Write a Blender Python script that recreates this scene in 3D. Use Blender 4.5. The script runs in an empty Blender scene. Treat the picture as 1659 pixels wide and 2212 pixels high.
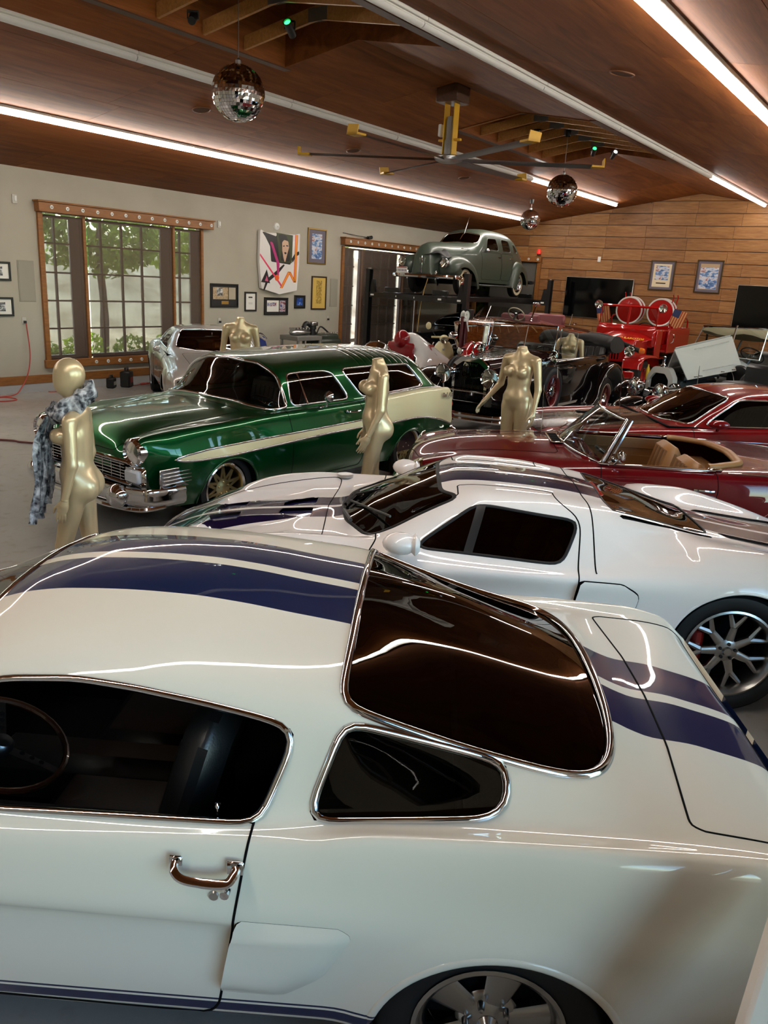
import bpy, math, random
import numpy as np
from mathutils import Vector, Matrix, Euler

random.seed(7)
rng = np.random.default_rng(7)
SC = bpy.context.scene
COL = SC.collection

# ------------------------------------------------------------------ camera
CAM_H = 2.3
CAM_R = np.array([[0.5839075, -0.80987969, 0.05609744],
                  [-0.20013712, -0.21057402, -0.95687184],
                  [0.78676373, 0.54749746, -0.28504274]])   # rows: right, down, forward
cam_d = bpy.data.cameras.new('camera')
cam_d.sensor_fit = 'VERTICAL'
cam_d.sensor_height = 36.0
cam_d.lens = 27.5926
cam_d.clip_start = 0.05
cam_d.clip_end = 200
cam_o = bpy.data.objects.new('camera', cam_d)
COL.objects.link(cam_o)
_m = Matrix.Identity(4)
for _i in range(3):
    _m[_i][0] = CAM_R[0][_i]
    _m[_i][1] = -CAM_R[1][_i]
    _m[_i][2] = -CAM_R[2][_i]
_m[2][3] = CAM_H
cam_o.matrix_world = _m
SC.camera = cam_o

# ------------------------------------------------------------------ world, sun, exposure
world = bpy.data.worlds.new('sky')
SC.world = world
world.use_nodes = True
_wn = world.node_tree
_wn.nodes.clear()
_sky = _wn.nodes.new('ShaderNodeTexSky')
_sky.sky_type = 'NISHITA'
_sky.sun_elevation = math.radians(52)
_sky.sun_rotation = math.radians(20)
_sky.sun_disc = False
_bg = _wn.nodes.new('ShaderNodeBackground')
_bg.inputs['Strength'].default_value = 2.6
_wo = _wn.nodes.new('ShaderNodeOutputWorld')
_wn.links.new(_sky.outputs[0], _bg.inputs[0])
_wn.links.new(_bg.outputs[0], _wo.inputs[0])
sun_d = bpy.data.lights.new('sun', 'SUN')
sun_d.energy = 9.0
sun_d.angle = math.radians(0.6)
sun_d.color = (1.0, 0.93, 0.82)
sun_o = bpy.data.objects.new('sun', sun_d)
sun_o.rotation_euler = Euler((math.radians(27), 0, math.radians(165)))
sun_o.location = (10, 20, 12)
COL.objects.link(sun_o)

SC.view_settings.view_transform = 'Standard'
SC.view_settings.look = 'None'
SC.view_settings.gamma = 1.0
SC.view_settings.use_curve_mapping = False
SC.view_settings.exposure = 0.1
STRIP_POWER = 46.0      # emission strength of the lit ceiling tubes

cy = SC.cycles
cy.use_denoising = True
cy.use_adaptive_sampling = True
cy.adaptive_threshold = 0.05
cy.max_bounces = 6
cy.diffuse_bounces = 3
cy.glossy_bounces = 4
cy.transmission_bounces = 4
cy.transparent_max_bounces = 16
cy.caustics_reflective = False
cy.caustics_refractive = False
cy.sample_clamp_indirect = 6.0
# ------------------------------------------------------------------ helpers: materials
def lin(r, g=None, b=None):
    if g is None:
        r, g, b = r
    out = []
    for c in (r, g, b):
        c /= 255.0
        out.append(c / 12.92 if c <= 0.04045 else ((c + 0.055) / 1.055) ** 2.4)
    return (out[0], out[1], out[2], 1.0)

_MATS = {}
def nmat(name):
    m = bpy.data.materials.new(name)
    m.use_nodes = True
    nt = m.node_tree
    bsdf = nt.nodes.get('Principled BSDF')
    return m, nt, bsdf

def mat(name, rgb=(200, 200, 200), rough=0.5, metal=0.0, coat=0.0, spec=0.5, emit=None, estr=0.0, sheen=0.0, bump=0.0, bscale=60.0):
    if name in _MATS:
        return _MATS[name]
    m, nt, b = nmat(name)
    b.inputs['Base Color'].default_value = lin(rgb)
    b.inputs['Roughness'].default_value = rough
    b.inputs['Metallic'].default_value = metal
    b.inputs['Specular IOR Level'].default_value = spec
    if coat:
        b.inputs['Coat Weight'].default_value = coat
        b.inputs['Coat Roughness'].default_value = 0.02
    if sheen:
        b.inputs['Sheen Weight'].default_value = sheen
    if emit:
        b.inputs['Emission Color'].default_value = lin(emit)
        b.inputs['Emission Strength'].default_value = estr
    if bump:
        tc = nt.nodes.new('ShaderNodeTexCoord')
        nz = nt.nodes.new('ShaderNodeTexNoise')
        nz.inputs['Scale'].default_value = bscale
        bp = nt.nodes.new('ShaderNodeBump')
        bp.inputs['Strength'].default_value = bump
        bp.inputs['Distance'].default_value = 0.004
        nt.links.new(tc.outputs['Object'], nz.inputs['Vector'])
        nt.links.new(nz.outputs['Fac'], bp.inputs['Height'])
        nt.links.new(bp.outputs['Normal'], b.inputs['Normal'])
    _MATS[name] = m
    return m

def glass(name, tint=(200, 210, 205), refl=1.0, ior=1.5):
    """thin pane: tinted see-through with a Fresnel mirror on top"""
    if name in _MATS:
        return _MATS[name]
    m, nt, b = nmat(name)
    nt.nodes.remove(b)
    out = nt.nodes['Material Output']
    tr = nt.nodes.new('ShaderNodeBsdfTransparent')
    tr.inputs[0].default_value = lin(tint)
    gl = nt.nodes.new('ShaderNodeBsdfGlossy')
    gl.inputs['Roughness'].default_value = 0.0
    gl.inputs['Color'].default_value = (refl, refl, refl, 1)
    fr = nt.nodes.new('ShaderNodeFresnel')
    fr.inputs[0].default_value = ior
    mx = nt.nodes.new('ShaderNodeMixShader')
    nt.links.new(fr.outputs[0], mx.inputs[0])
    nt.links.new(tr.outputs[0], mx.inputs[1])
    nt.links.new(gl.outputs[0], mx.inputs[2])
    nt.links.new(mx.outputs[0], out.inputs[0])
    _MATS[name] = m
    return m

class NT:
    """tiny node-graph helper on top of a principled material"""
    def __init__(s, name):
        s.m, s.nt, s.b = nmat(name)
        s.tc = s.nt.nodes.new('ShaderNodeTexCoord')
        s.o = s.tc.outputs['Object']
    def n(s, t, **kw):
        nd = s.nt.nodes.new(t)
        for k, v in kw.items():
            setattr(nd, k, v)
        return nd
    def l(s, a, b):
        s.nt.links.new(a, b)
    def mapping(s, vec, scale=(1, 1, 1), rot=(0, 0, 0), loc=(0, 0, 0)):
        nd = s.n('ShaderNodeMapping')
        nd.inputs['Scale'].default_value = scale
        nd.inputs['Rotation'].default_value = rot
        nd.inputs['Location'].default_value = loc
        s.l(vec, nd.inputs[0])
        return nd.outputs[0]
    def noise(s, vec, scale=5, detail=4, rough=0.5, dist=0.0):
        nd = s.n('ShaderNodeTexNoise')
        nd.inputs['Scale'].default_value = scale
        nd.inputs['Detail'].default_value = detail
        nd.inputs['Roughness'].default_value = rough
        nd.inputs['Distortion'].default_value = dist
        s.l(vec, nd.inputs['Vector'])
        return nd.outputs['Fac']
    def ramp(s, fac, stops):
        nd = s.n('ShaderNodeValToRGB')
        el = nd.color_ramp.elements
        while len(el) < len(stops):
            el.new(0.5)
        for e, (p, c) in zip(el, stops):
            e.position = p
            e.color = c if len(c) == 4 else lin(c)
        s.l(fac, nd.inputs[0])
        return nd.outputs[0]
    def math(s, op, a, b=None, c=None):
        nd = s.n('ShaderNodeMath', operation=op)
        for i, v in enumerate((a, b, c)):
            if v is None:
                continue
            if isinstance(v, (int, float)):
                nd.inputs[i].default_value = v
            else:
                s.l(v, nd.inputs[i])
        return nd.outputs[0]
    def mix(s, fac, a, b, mode='MIX'):
        nd = s.n('ShaderNodeMix', data_type='RGBA', blend_type=mode)
        for i, v in ((0, fac), (6, a), (7, b)):
            if isinstance(v, (int, float)):
                nd.inputs[i].default_value = v
            elif isinstance(v, tuple):
                nd.inputs[i].default_value = v if len(v) == 4 else lin(v)
            else:
                s.l(v, nd.inputs[i])
        return nd.outputs[2]
    def xyz(s, vec=None):
        nd = s.n('ShaderNodeSeparateXYZ')
        s.l(vec if vec is not None else s.o, nd.inputs[0])
        return nd.outputs
    def bump(s, h, strength=0.2, dist=0.01):
        nd = s.n('ShaderNodeBump')
        nd.inputs['Strength'].default_value = strength
        nd.inputs['Distance'].default_value = dist
        s.l(h, nd.inputs['Height'])
        s.l(nd.outputs[0], s.b.inputs['Normal'])
    def base(s, c):
        if isinstance(c, tuple):
            s.b.inputs['Base Color'].default_value = c if len(c) == 4 else lin(c)
        else:
            s.l(c, s.b.inputs['Base Color'])
    def set(s, rough=None, metal=None, coat=None, spec=None):
        if rough is not None: s.b.inputs['Roughness'].default_value = rough
        if metal is not None: s.b.inputs['Metallic'].default_value = metal
        if spec is not None: s.b.inputs['Specular IOR Level'].default_value = spec
        if coat is not None:
            s.b.inputs['Coat Weight'].default_value = coat
            s.b.inputs['Coat Roughness'].default_value = 0.02
            if spec is None: s.b.inputs['Specular IOR Level'].default_value = .06
    def rnd(s):
        nd = s.n('ShaderNodeObjectInfo')
        return nd.outputs['Random']

def paint(name, rgb, metal=0.0, rough=0.35, coat=1.0):
    return mat(name, rgb, rough=rough, metal=metal, coat=coat, spec=.06)

CHROME = mat('chrome', (222, 224, 228), rough=0.06, metal=1.0)
STEEL = mat('brushed_steel', (190, 190, 190), rough=0.28, metal=1.0)
BLACKRUB = mat('black_rubber', (16, 16, 17), rough=0.55, spec=0.3)
TIREM = mat('tire_rubber', (20, 20, 21), rough=0.6, spec=0.35)
DARK = mat('black_void', (7, 7, 8), rough=0.9, spec=0.1)
BLACKP = mat('black_plastic', (18, 18, 19), rough=0.4)
LEATHER = mat('black_leather', (22, 22, 23), rough=0.38, bump=0.15, bscale=180)
WHITEP = mat('white_plastic', (225, 225, 220), rough=0.4)
HLGLASS = glass('lamp_glass', (225, 228, 228))
CLEAR = glass('clear_glass', (205, 212, 208))
TINT = glass('tinted_glass', (120, 126, 122))
DARKTINT = glass('dark_tinted_glass', (70, 68, 64))
REFL = mat('lamp_reflector', (235, 235, 235), rough=0.12, metal=1.0)
AMBER = mat('amber_lens', (215, 105, 15), rough=0.15, coat=0.6)
REDLENS = mat('red_lens', (150, 10, 8), rough=0.12, coat=0.8)

# ------------------------------------------------------------------ helpers: objects and tags
def link(o, parent=None):
    COL.objects.link(o)
    if parent is not None:
        o.parent = parent
    return o

def tag(o, label=None, cat=None, group=None, kind=None):
    if label: o['label'] = label
    if cat: o['category'] = cat
    if group: o['group'] = group
    if kind: o['kind'] = kind
    return o

def empty(name, loc=(0, 0, 0), rz=0.0, label=None, cat=None, group=None):
    o = bpy.data.objects.new(name, None)
    o.empty_display_size = 0.2
    o.location = loc
    o.rotation_euler = (0, 0, rz)
    link(o)
    return tag(o, label, cat, group)

def mesh_obj(name, V, F, material, parent=None, smooth=40, normals=None, mats=None, mi=None):
    me = bpy.data.meshes.new(name)
    me.from_pydata([tuple(map(float, v)) for v in V], [], [tuple(int(i) for i in f) for f in F])
    if mats:
        for mm in mats:
            me.materials.append(mm)
        me.polygons.foreach_set('material_index', [int(i) for i in mi])
    else:
        me.materials.append(material)
    if smooth:
        me.polygons.foreach_set('use_smooth', [True] * len(me.polygons))
        if normals is not None:
            me.normals_split_custom_set_from_vertices([tuple(map(float, n)) for n in normals])
        elif smooth < 180:
            me.set_sharp_from_angle(angle=math.radians(smooth))
    me.update()
    o = bpy.data.objects.new(name, me)
    return link(o, parent)

def copy_tree(o, parent=None, loc=None, rz=None):
    c = o.copy()
    COL.objects.link(c)
    c.parent = parent
    if loc is not None: c.location = loc
    if rz is not None: c.rotation_euler = (0, 0, rz)
    for ch in list(o.children):
        copy_tree(ch, c)
    return c

def rot(ax, deg):
    return np.array(Matrix.Rotation(math.radians(deg), 3, ax))

class MB:
    """collects shapes, then links them as one mesh object"""
    def __init__(s):
        s.V = []; s.F = []; s.MI = []; s.mi = 0
        s.R = np.eye(3); s.t = np.zeros(3)
    def at(s, t=(0, 0, 0), R=None):
        s.t = np.array(t, float)
        s.R = np.eye(3) if R is None else np.array(R, float)
        return s
    def add(s, V, F):
        b = len(s.V)
        for v in V:
            s.V.append(s.R @ np.asarray(v, float) + s.t)
        for f in F:
            s.F.append(tuple(i + b for i in f)); s.MI.append(s.mi)
        return s
    def box(s, c, d, bev=0.0):
        """centre c, full size d; chamfered when bev > 0"""
        hx, hy, hz = d[0] / 2, d[1] / 2, d[2] / 2
        b = min(bev, hx * .95, hy * .95, hz * .95)
        cx, cy_, cz = c
        if b <= 0:
            V = [(cx + sx * hx, cy_ + sy * hy, cz + sz * hz) for sx in (-1, 1) for sy in (-1, 1) for sz in (-1, 1)]
            F = [(0, 1, 3, 2), (4, 6, 7, 5), (0, 4, 5, 1), (2, 3, 7, 6), (0, 2, 6, 4), (1, 5, 7, 3)]
            return s.add(V, F)
        V = []; idx = {}
        for sx in (-1, 1):
            for sy in (-1, 1):
                for sz in (-1, 1):
                    for a in range(3):
                        p = [sx * (hx - b), sy * (hy - b), sz * (hz - b)]
                        p[a] = (sx * hx, sy * hy, sz * hz)[a]
                        idx[(sx, sy, sz, a)] = len(V)
                        V.append((cx + p[0], cy_ + p[1], cz + p[2]))
        F = []
        for a in range(3):
            o1, o2 = [(1, 2), (2, 0), (0, 1)][a]
            for sg in (-1, 1):
                q = []
                for u, v in ((-1, -1), (1, -1), (1, 1), (-1, 1)):
                    k = [0, 0, 0]; k[a] = sg; k[o1] = u; k[o2] = v
                    q.append(idx[(k[0], k[1], k[2], a)])
                F.append(tuple(q if sg > 0 else q[::-1]))
        for a in range(3):          # edge chamfers along axis a
            o1, o2 = [(1, 2), (2, 0), (0, 1)][a]
            for u in (-1, 1):
                for v in (-1, 1):
                    def K(w, ax):
                        k = [0, 0, 0]; k[a] = w; k[o1] = u; k[o2] = v
                        return idx[(k[0], k[1], k[2], ax)]
                    q = (K(-1, o1), K(1, o1), K(1, o2), K(-1, o2))
                    F.append(q if u * v < 0 else q[::-1])
        for sx in (-1, 1):
            for sy in (-1, 1):
                for sz in (-1, 1):
                    q = tuple(idx[(sx, sy, sz, a)] for a in range(3))
                    F.append(q if sx * sy * sz > 0 else q[::-1])
        return s.add(V, F)
    def lathe(s, prof, n=24, axis='z', c=(0, 0, 0), closed=False, a0=0, a1=360, sx=1.0, sy=1.0):
        """prof: (r, h) points; revolve round the axis"""
        full = abs(a1 - a0) >= 359.9
        m = n if full else n + 1
        V = []
        for k in range(m):
            a = math.radians(a0 + (a1 - a0) * k / n)
            ca, sa = math.cos(a) * sx, math.sin(a) * sy
            for r, h in prof:
                if axis == 'z': p = (r * ca, r * sa, h)
                elif axis == 'x': p = (h, r * ca, r * sa)
                else: p = (r * sa, h, r * ca)
                V.append((p[0] + c[0], p[1] + c[1], p[2] + c[2]))
        L = len(prof); F = []
        for k in range(n):
            k2 = (k + 1) % m
            for j in range(L - 1 + (1 if closed else 0)):
                j2 = (j + 1) % L
                F.append((k * L + j, k2 * L + j, k2 * L + j2, k * L + j2))
        return s.add(V, F)
    def tube(s, path, r, n=8, closed=False, cap=True, flat=1.0):
        P = [np.asarray(p, float) for p in path]
        m = len(P)
        if m < 2: return s
        rr = r if hasattr(r, '__len__') else [r] * m
        T = []
        for i in range(m):
            if closed: d = P[(i + 1) % m] - P[i - 1]
            else: d = P[min(i + 1, m - 1)] - P[max(i - 1, 0)]
            T.append(d / (np.linalg.norm(d) + 1e-12))
        up = np.array([0, 0, 1.0]) if abs(T[0][2]) < 0.9 else np.array([1.0, 0, 0])
        u = np.cross(T[0], up); u /= np.linalg.norm(u)
        V = []; F = []
        for i in range(m):
            u = u - T[i] * (u @ T[i]); u /= np.linalg.norm(u) + 1e-12
            w = np.cross(T[i], u)
            for k in range(n):
                a = 2 * math.pi * k / n
                V.append(P[i] + (u * math.cos(a) + w * math.sin(a) * flat) * rr[i])
        for i in range(m if closed else m - 1):
            i2 = (i + 1) % m
            for k in range(n):
                k2 = (k + 1) % n
                F.append((i * n + k, i * n + k2, i2 * n + k2, i2 * n + k))
        if cap and not closed:
            F.append(tuple(range(n))[::-1]); F.append(tuple((m - 1) * n + k for k in range(n)))
        return s.add(V, F)
    def ell(s, c, r, nu=16, nv=10, z0=-90, z1=90):
        V = []; F = []
        for j in range(nv + 1):
            b = math.radians(z0 + (z1 - z0) * j / nv)
            for i in range(nu):
                a = 2 * math.pi * i / nu
                V.append((c[0] + r[0] * math.cos(a) * math.cos(b), c[1] + r[1] * math.sin(a) * math.cos(b), c[2] + r[2] * math.sin(b)))
        for j in range(nv):
            for i in range(nu):
                i2 = (i + 1) % nu
                F.append((j * nu + i, j * nu + i2, (j + 1) * nu + i2, (j + 1) * nu + i))
        return s.add(V, F)
    def prism(s, poly, h0, h1, axis='z'):
        """extrude a 2-D polygon between h0 and h1 along the axis (x: poly=(y,z), y: (x,z), z: (x,y))"""
        n = len(poly); V = []
        for h in (h0, h1):
            for a, b in poly:
                V.append({'x': (h, a, b), 'y': (a, h, b), 'z': (a, b, h)}[axis])
        F = [tuple(range(n))[::-1], tuple(range(n, 2 * n))]
        for i in range(n):
            j = (i + 1) % n
            F.append((i, j, n + j, n + i))
        return s.add(V, F)
    def quad(s, a, b, c, d):
        return s.add([a, b, c, d], [(0, 1, 2, 3)])
    def build(s, name, material, parent=None, smooth=40):
        if isinstance(material, (list, tuple)):
            return mesh_obj(name, s.V, s.F, None, parent, smooth, mats=list(material), mi=s.MI)
        return mesh_obj(name, s.V, s.F, material, parent, smooth)

def spline(pts, n=8, closed=False):
    """Catmull-Rom through points"""
    P = [np.asarray(p, float) for p in pts]; m = len(P); out = []
    rngi = range(m) if closed else range(m - 1)
    for i in rngi:
        p0 = P[i - 1] if (closed or i > 0) else 2 * P[0] - P[1]
        p1 = P[i]; p2 = P[(i + 1) % m]
        p3 = P[(i + 2) % m] if (closed or i + 2 < m) else 2 * P[-1] - P[-2]
        for k in range(n):
            t = k / n
            out.append(0.5 * ((2 * p1) + (p2 - p0) * t + (2 * p0 - 5 * p1 + 4 * p2 - p3) * t * t + (3 * p1 - p0 - 3 * p2 + p3) * t ** 3))
    if not closed: out.append(P[-1])
    return out

def rpoly(poly, r, n=6):
    """fillet the corners of a 2-D polygon; r one radius or one per corner"""
    P = [np.asarray(p, float) for p in poly]; m = len(P); out = []
    for i in range(m):
        ri = r[i] if hasattr(r, '__len__') else r
        a, b, c = P[i - 1], P[i], P[(i + 1) % m]
        u = a - b; v = c - b; lu, lv = np.linalg.norm(u), np.linalg.norm(v); u = u / lu; v = v / lv
        cs = np.clip(u @ v, -0.9999, 0.9999); ang = math.acos(cs)
        d = min(ri / math.tan(ang / 2), lu * .48, lv * .48)
        if ri <= 1e-6 or d < 1e-5:
            out.append(b); continue
        p0 = b + u * d; p1 = b + v * d
        for k in range(n + 1):
            t = k / n
            out.append((1 - t) ** 2 * p0 + 2 * t * (1 - t) * b + t * t * p1)
    return np.array(out)

# ------------------------------------------------------------------ helpers: lofted car shells
def pchip(xk, yk, x):
    xk = np.asarray(xk, float); yk = np.asarray(yk, float)
    o = np.argsort(xk); xk = xk[o]; yk = yk[o]
    h = np.diff(xk); dl = np.diff(yk) / h; n = len(xk); d = np.zeros(n)
    if n == 2: d[:] = dl[0]
    else:
        for i in range(1, n - 1):
            if dl[i - 1] * dl[i] > 0:
                w1 = 2 * h[i] + h[i - 1]; w2 = h[i] + 2 * h[i - 1]
                d[i] = (w1 + w2) / (w1 / dl[i - 1] + w2 / dl[i])
        d[0] = dl[0]; d[-1] = dl[-1]
    x = np.clip(x, xk[0], xk[-1]); i = np.clip(np.searchsorted(xk, x) - 1, 0, n - 2)
    t = (x - xk[i]) / h[i]
    return ((1 + 2 * t) * (1 - t) ** 2 * yk[i] + t * (1 - t) ** 2 * h[i] * d[i] + t * t * (3 - 2 * t) * yk[i + 1] + t * t * (t - 1) * h[i] * d[i + 1])

class Shell:
    """triangle/quad soup with carried vertex normals"""
    def __init__(s, V, N, F):
        s.V = np.asarray(V, float).reshape(-1, 3); s.N = np.asarray(N, float).reshape(-1, 3); s.F = list(F)
    def compact(s):
        used = sorted({i for f in s.F for i in f}); mp = {o: k for k, o in enumerate(used)}
        return Shell(s.V[used], s.N[used], [tuple(mp[i] for i in f) for f in s.F])
    def split(s, f):
        """cut along f = 0; returns (inside f<0, outside, polylines of the cut)"""
        val = np.asarray(f(s.V), float)
        val = np.where(np.abs(val) < 1e-6, 1e-6, val)
        neg = val < 0
        V = list(s.V); N = list(s.N); cache = {}; Fi = []; Fo = []; segs = []
        def cross(a, b):
            k = (a, b) if a < b else (b, a)
            if k not in cache:
                t = val[k[0]] / (val[k[0]] - val[k[1]])
                V.append(s.V[k[0]] * (1 - t) + s.V[k[1]] * t)
                nn = s.N[k[0]] * (1 - t) + s.N[k[1]] * t
                N.append(nn / (np.linalg.norm(nn) + 1e-12)); cache[k] = len(V) - 1
            return cache[k]
        for fc in s.F:
            g = [bool(neg[i]) for i in fc]
            if all(g): Fi.append(fc); continue
            if not any(g): Fo.append(fc); continue
            a = []; b = []; cr = []
            for i in range(len(fc)):
                p, q = fc[i], fc[(i + 1) % len(fc)]
                (a if g[i] else b).append(p)
                if g[i] != g[(i + 1) % len(fc)]:
                    c = cross(p, q); a.append(c); b.append(c); cr.append(c)
            if len(a) > 2: Fi.append(tuple(a))
            if len(b) > 2: Fo.append(tuple(b))
            if len(cr) == 2: segs.append(tuple(cr))
        V = np.array(V); N = np.array(N)
        adj = {}
        for a, b in segs:
            adj.setdefault(a, []).append(b); adj.setdefault(b, []).append(a)
        seen = set(); lines = []
        for st in sorted(adj, key=lambda k: len(adj[k])):
            if st in seen: continue
            ln = [st]; seen.add(st); cur = st
            while True:
                nx = [k for k in adj[cur] if k not in seen]
                if not nx: break
                cur = nx[0]; seen.add(cur); ln.append(cur)
            if len(ln) > 3:
                closed = ln[0] in adj[ln[-1]]
                lines.append((V[ln], N[ln], closed))
        return Shell(V, N, Fi).compact(), Shell(V, N, Fo).compact(), lines
    def off(s, d):
        dd = np.asarray(d)
        return Shell(s.V + s.N * (dd[:, None] if dd.ndim else dd), s.N, s.F)
    def flip(s):
        return Shell(s.V, -s.N, [f[::-1] for f in s.F])
    def build(s, name, material, parent=None):
        if not s.F: return None
        return mesh_obj(name, s.V, s.F, material, parent, smooth=180, normals=s.N)

def renorm(V, F):
    N = np.zeros_like(V)
    for f in F:
        p = V[list(f)]
        n = np.zeros(3)
        for i in range(1, len(f) - 1):
            n += np.cross(p[i] - p[0], p[i + 1] - p[0])
        for i in f: N[i] += n
    return N / (np.linalg.norm(N, axis=1)[:, None] + 1e-12)

def loft(lines, S, seg, crease=(), y_sym=True, warp=None):
    """lines: control lines top-centre to sill, each a list of (s, y, z[, x]); S stations front to rear."""
    K = len(lines); S = np.asarray(S, float); C = np.zeros((len(S), K, 3))
    for k, L in enumerate(lines):
        ks = [p[0] for p in L]
        C[:, k, 1] = pchip(ks, [p[1] for p in L], S)
        C[:, k, 2] = pchip(ks, [p[2] for p in L], S)
        C[:, k, 0] = pchip(ks, [(p[3] if len(p) > 3 else p[0]) for p in L], S)
    rows = []
    for i in range(len(S)):
        P = C[i]; out = []
        for k in range(K - 1):
            p1, p2 = P[k], P[k + 1]
            if k == 0: p0 = p2 * np.array([1, -1, 1]) if y_sym else 2 * p1 - p2
            elif k in crease: p0 = 2 * p1 - p2
            else: p0 = P[k - 1]
            if k + 1 in crease or k + 2 >= K: p3 = 2 * p2 - p1
            else: p3 = P[k + 2]
            l0 = max(np.linalg.norm(p1 - p0), 1e-5) ** .5; l1 = max(np.linalg.norm(p2 - p1), 1e-5) ** .5; l2 = max(np.linalg.norm(p3 - p2), 1e-5) ** .5
            m1 = (p2 - p1) + l1 * ((p1 - p0) / l0 - (p2 - p0) / (l0 + l1)) if l0 > 4e-3 else (p2 - p1)
            m2 = (p2 - p1) + l1 * ((p3 - p2) / l2 - (p3 - p1) / (l1 + l2)) if l2 > 4e-3 else (p2 - p1)
            n = seg[k]
            for j in range(n):
                t = j / n
                out.append((2 * t ** 3 - 3 * t * t + 1) * p1 + (t ** 3 - 2 * t * t + t) * m1 + (-2 * t ** 3 + 3 * t * t) * p2 + (t ** 3 - t * t) * m2)
        out.append(P[-1]); rows.append(out)
    G = np.array(rows)
    if warp is not None: G = warp(G)
    if y_sym:
        Rr = G[:, 1:][:, ::-1] * np.array([1, -1, 1]); G = np.concatenate([Rr, G], 1)
    n, m = G.shape[:2]
    du = np.gradient(G, axis=0); dv = np.gradient(G, axis=1)
    Nn = np.cross(dv, du); Nn /= np.linalg.norm(Nn, axis=2)[:, :, None] + 1e-12
    mid = G.mean(axis=(0, 1))
    if (Nn * (G - mid)).sum() < 0: Nn = -Nn
    F = [(i * m + j, i * m + j + 1, (i + 1) * m + j + 1, (i + 1) * m + j) for i in range(n - 1) for j in range(m - 1)]
    V = G.reshape(-1, 3); Nv = Nn.reshape(-1, 3)
    f0 = F[len(F) // 2]; fn = np.cross(V[f0[1]] - V[f0[0]], V[f0[2]] - V[f0[0]])
    if fn @ Nv[f0[0]] < 0: F = [f[::-1] for f in F]
    return Shell(V, Nv, F), G

def sdf(poly, u=0, v=2):
    """signed distance to a polygon in two coordinates"""
    Q = np.asarray(poly, float)
    def f(V):
        p = V[:, [u, v]]; d = np.full(len(p), 1e9); ins = np.zeros(len(p), bool)
        for i in range(len(Q)):
            a, b = Q[i - 1], Q[i]; e = b - a; w = p - a
            t = np.clip((w @ e) / (e @ e + 1e-12), 0, 1); dd = w - t[:, None] * e
            d = np.minimum(d, (dd * dd).sum(1))
            c = ((a[1] > p[:, 1]) != (b[1] > p[:, 1])) & (p[:, 0] < (b[0] - a[0]) * (p[:, 1] - a[1]) / (b[1] - a[1] + 1e-12) + a[0])
            ins ^= c
        return np.where(ins, -1, 1) * np.sqrt(d)
    return f

def only(f, test, far=0.5):
    def g(V):
        r = f(V); return np.where(test(V), r, np.maximum(np.abs(r), 0.02))
    return g
LEFT = lambda V: V[:, 1] > 0.02
RIGHT = lambda V: V[:, 1] < -0.02

def circ(cx, cz, r):
    return lambda V: np.hypot(V[:, 0] - cx, V[:, 2] - cz) - r

def resample(P, N, closed, step):
    if closed: P = np.vstack([P, P[:1]]); N = np.vstack([N, N[:1]])
    d = np.r_[0, np.cumsum(np.linalg.norm(np.diff(P, axis=0), axis=1))]
    m = max(int(d[-1] / step), 4); t = np.linspace(0, d[-1], m + 1)
    if closed: t = t[:-1]
    Pn = np.stack([np.interp(t, d, P[:, k]) for k in range(3)], 1); Nn = np.stack([np.interp(t, d, N[:, k]) for k in range(3)], 1)
    return Pn, Nn / (np.linalg.norm(Nn, axis=1)[:, None] + 1e-12)

def strip_trim(lines, w, h, mat_, name, parent, step=0.03, lift=0.0, minlen=0.1, prof=None, soft=2):
    """moulding along cut lines: half-round of half-width w and height h above the surface"""
    mb = MB(); pr = prof or [(-1, -.4), (-.85, .45), (-.35, .95), (.35, .95), (.85, .45), (1, -.4)]
    for P, N, cl in lines:
        L = np.linalg.norm(np.diff(P, axis=0), axis=1).sum()
        if L < minlen: continue
        Q, M_ = resample(P, N, cl, step)
        if len(Q) > 4:      # light smoothing
            for _ in range(soft):
                if cl: Q = (np.roll(Q, 1, 0) + 2 * Q + np.roll(Q, -1, 0)) / 4
                else: Q[1:-1] = (Q[:-2] + 2 * Q[1:-1] + Q[2:]) / 4
        m = len(Q); V = []; F = []; n = len(pr)
        for i in range(m):
            t = Q[(i + 1) % m] - Q[i - 1] if cl else Q[min(i + 1, m - 1)] - Q[max(i - 1, 0)]
            t = t / (np.linalg.norm(t) + 1e-12); nn = M_[i] - t * (M_[i] @ t); nn /= np.linalg.norm(nn) + 1e-12
            sd = np.cross(t, nn)
            for a, b in pr: V.append(Q[i] + sd * a * w + nn * (b * h + lift))
        for i in range(m if cl else m - 1):
            i2 = (i + 1) % m
            for k in range(n - 1): F.append((i * n + k, i * n + k + 1, i2 * n + k + 1, i2 * n + k))
        mb.add(V, F)
    if not mb.F: return None
    return mb.build(name, mat_, parent, smooth=60)

def trims(lines, w, h, mat_, name, parent, **k):
    for L in lines: strip_trim([L], w, h, mat_, name, parent, **k)

def seam(lines, name, parent, w=0.0035, mat_=None):
    return strip_trim(lines, w, 0.0035, mat_ or DARK, name, parent, step=0.012, soft=0, prof=[(-1, -.5), (-.7, .5), (.7, .5), (1, -.5)])

def cap(G, i, name, mat_, parent, x_push=0.0):
    """closes a shell end: joins left and right halves of station i"""
    row = G[i]; m = len(row); h = m // 2; V = []; F = []; nx = 9
    for k in range(h + 1):
        a, b = row[h - k], row[h + k]
        for j in range(nx):
            t = j / (nx - 1); p = a * (1 - t) + b * t; p = p.copy(); p[0] += x_push * (1 - (2 * t - 1) ** 2); V.append(p)
    for k in range(h):
        for j in range(nx - 1): F.append((k * nx + j, k * nx + j + 1, (k + 1) * nx + j + 1, (k + 1) * nx + j))
    return mesh_obj(name, V, F, mat_, parent, smooth=60)

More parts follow.
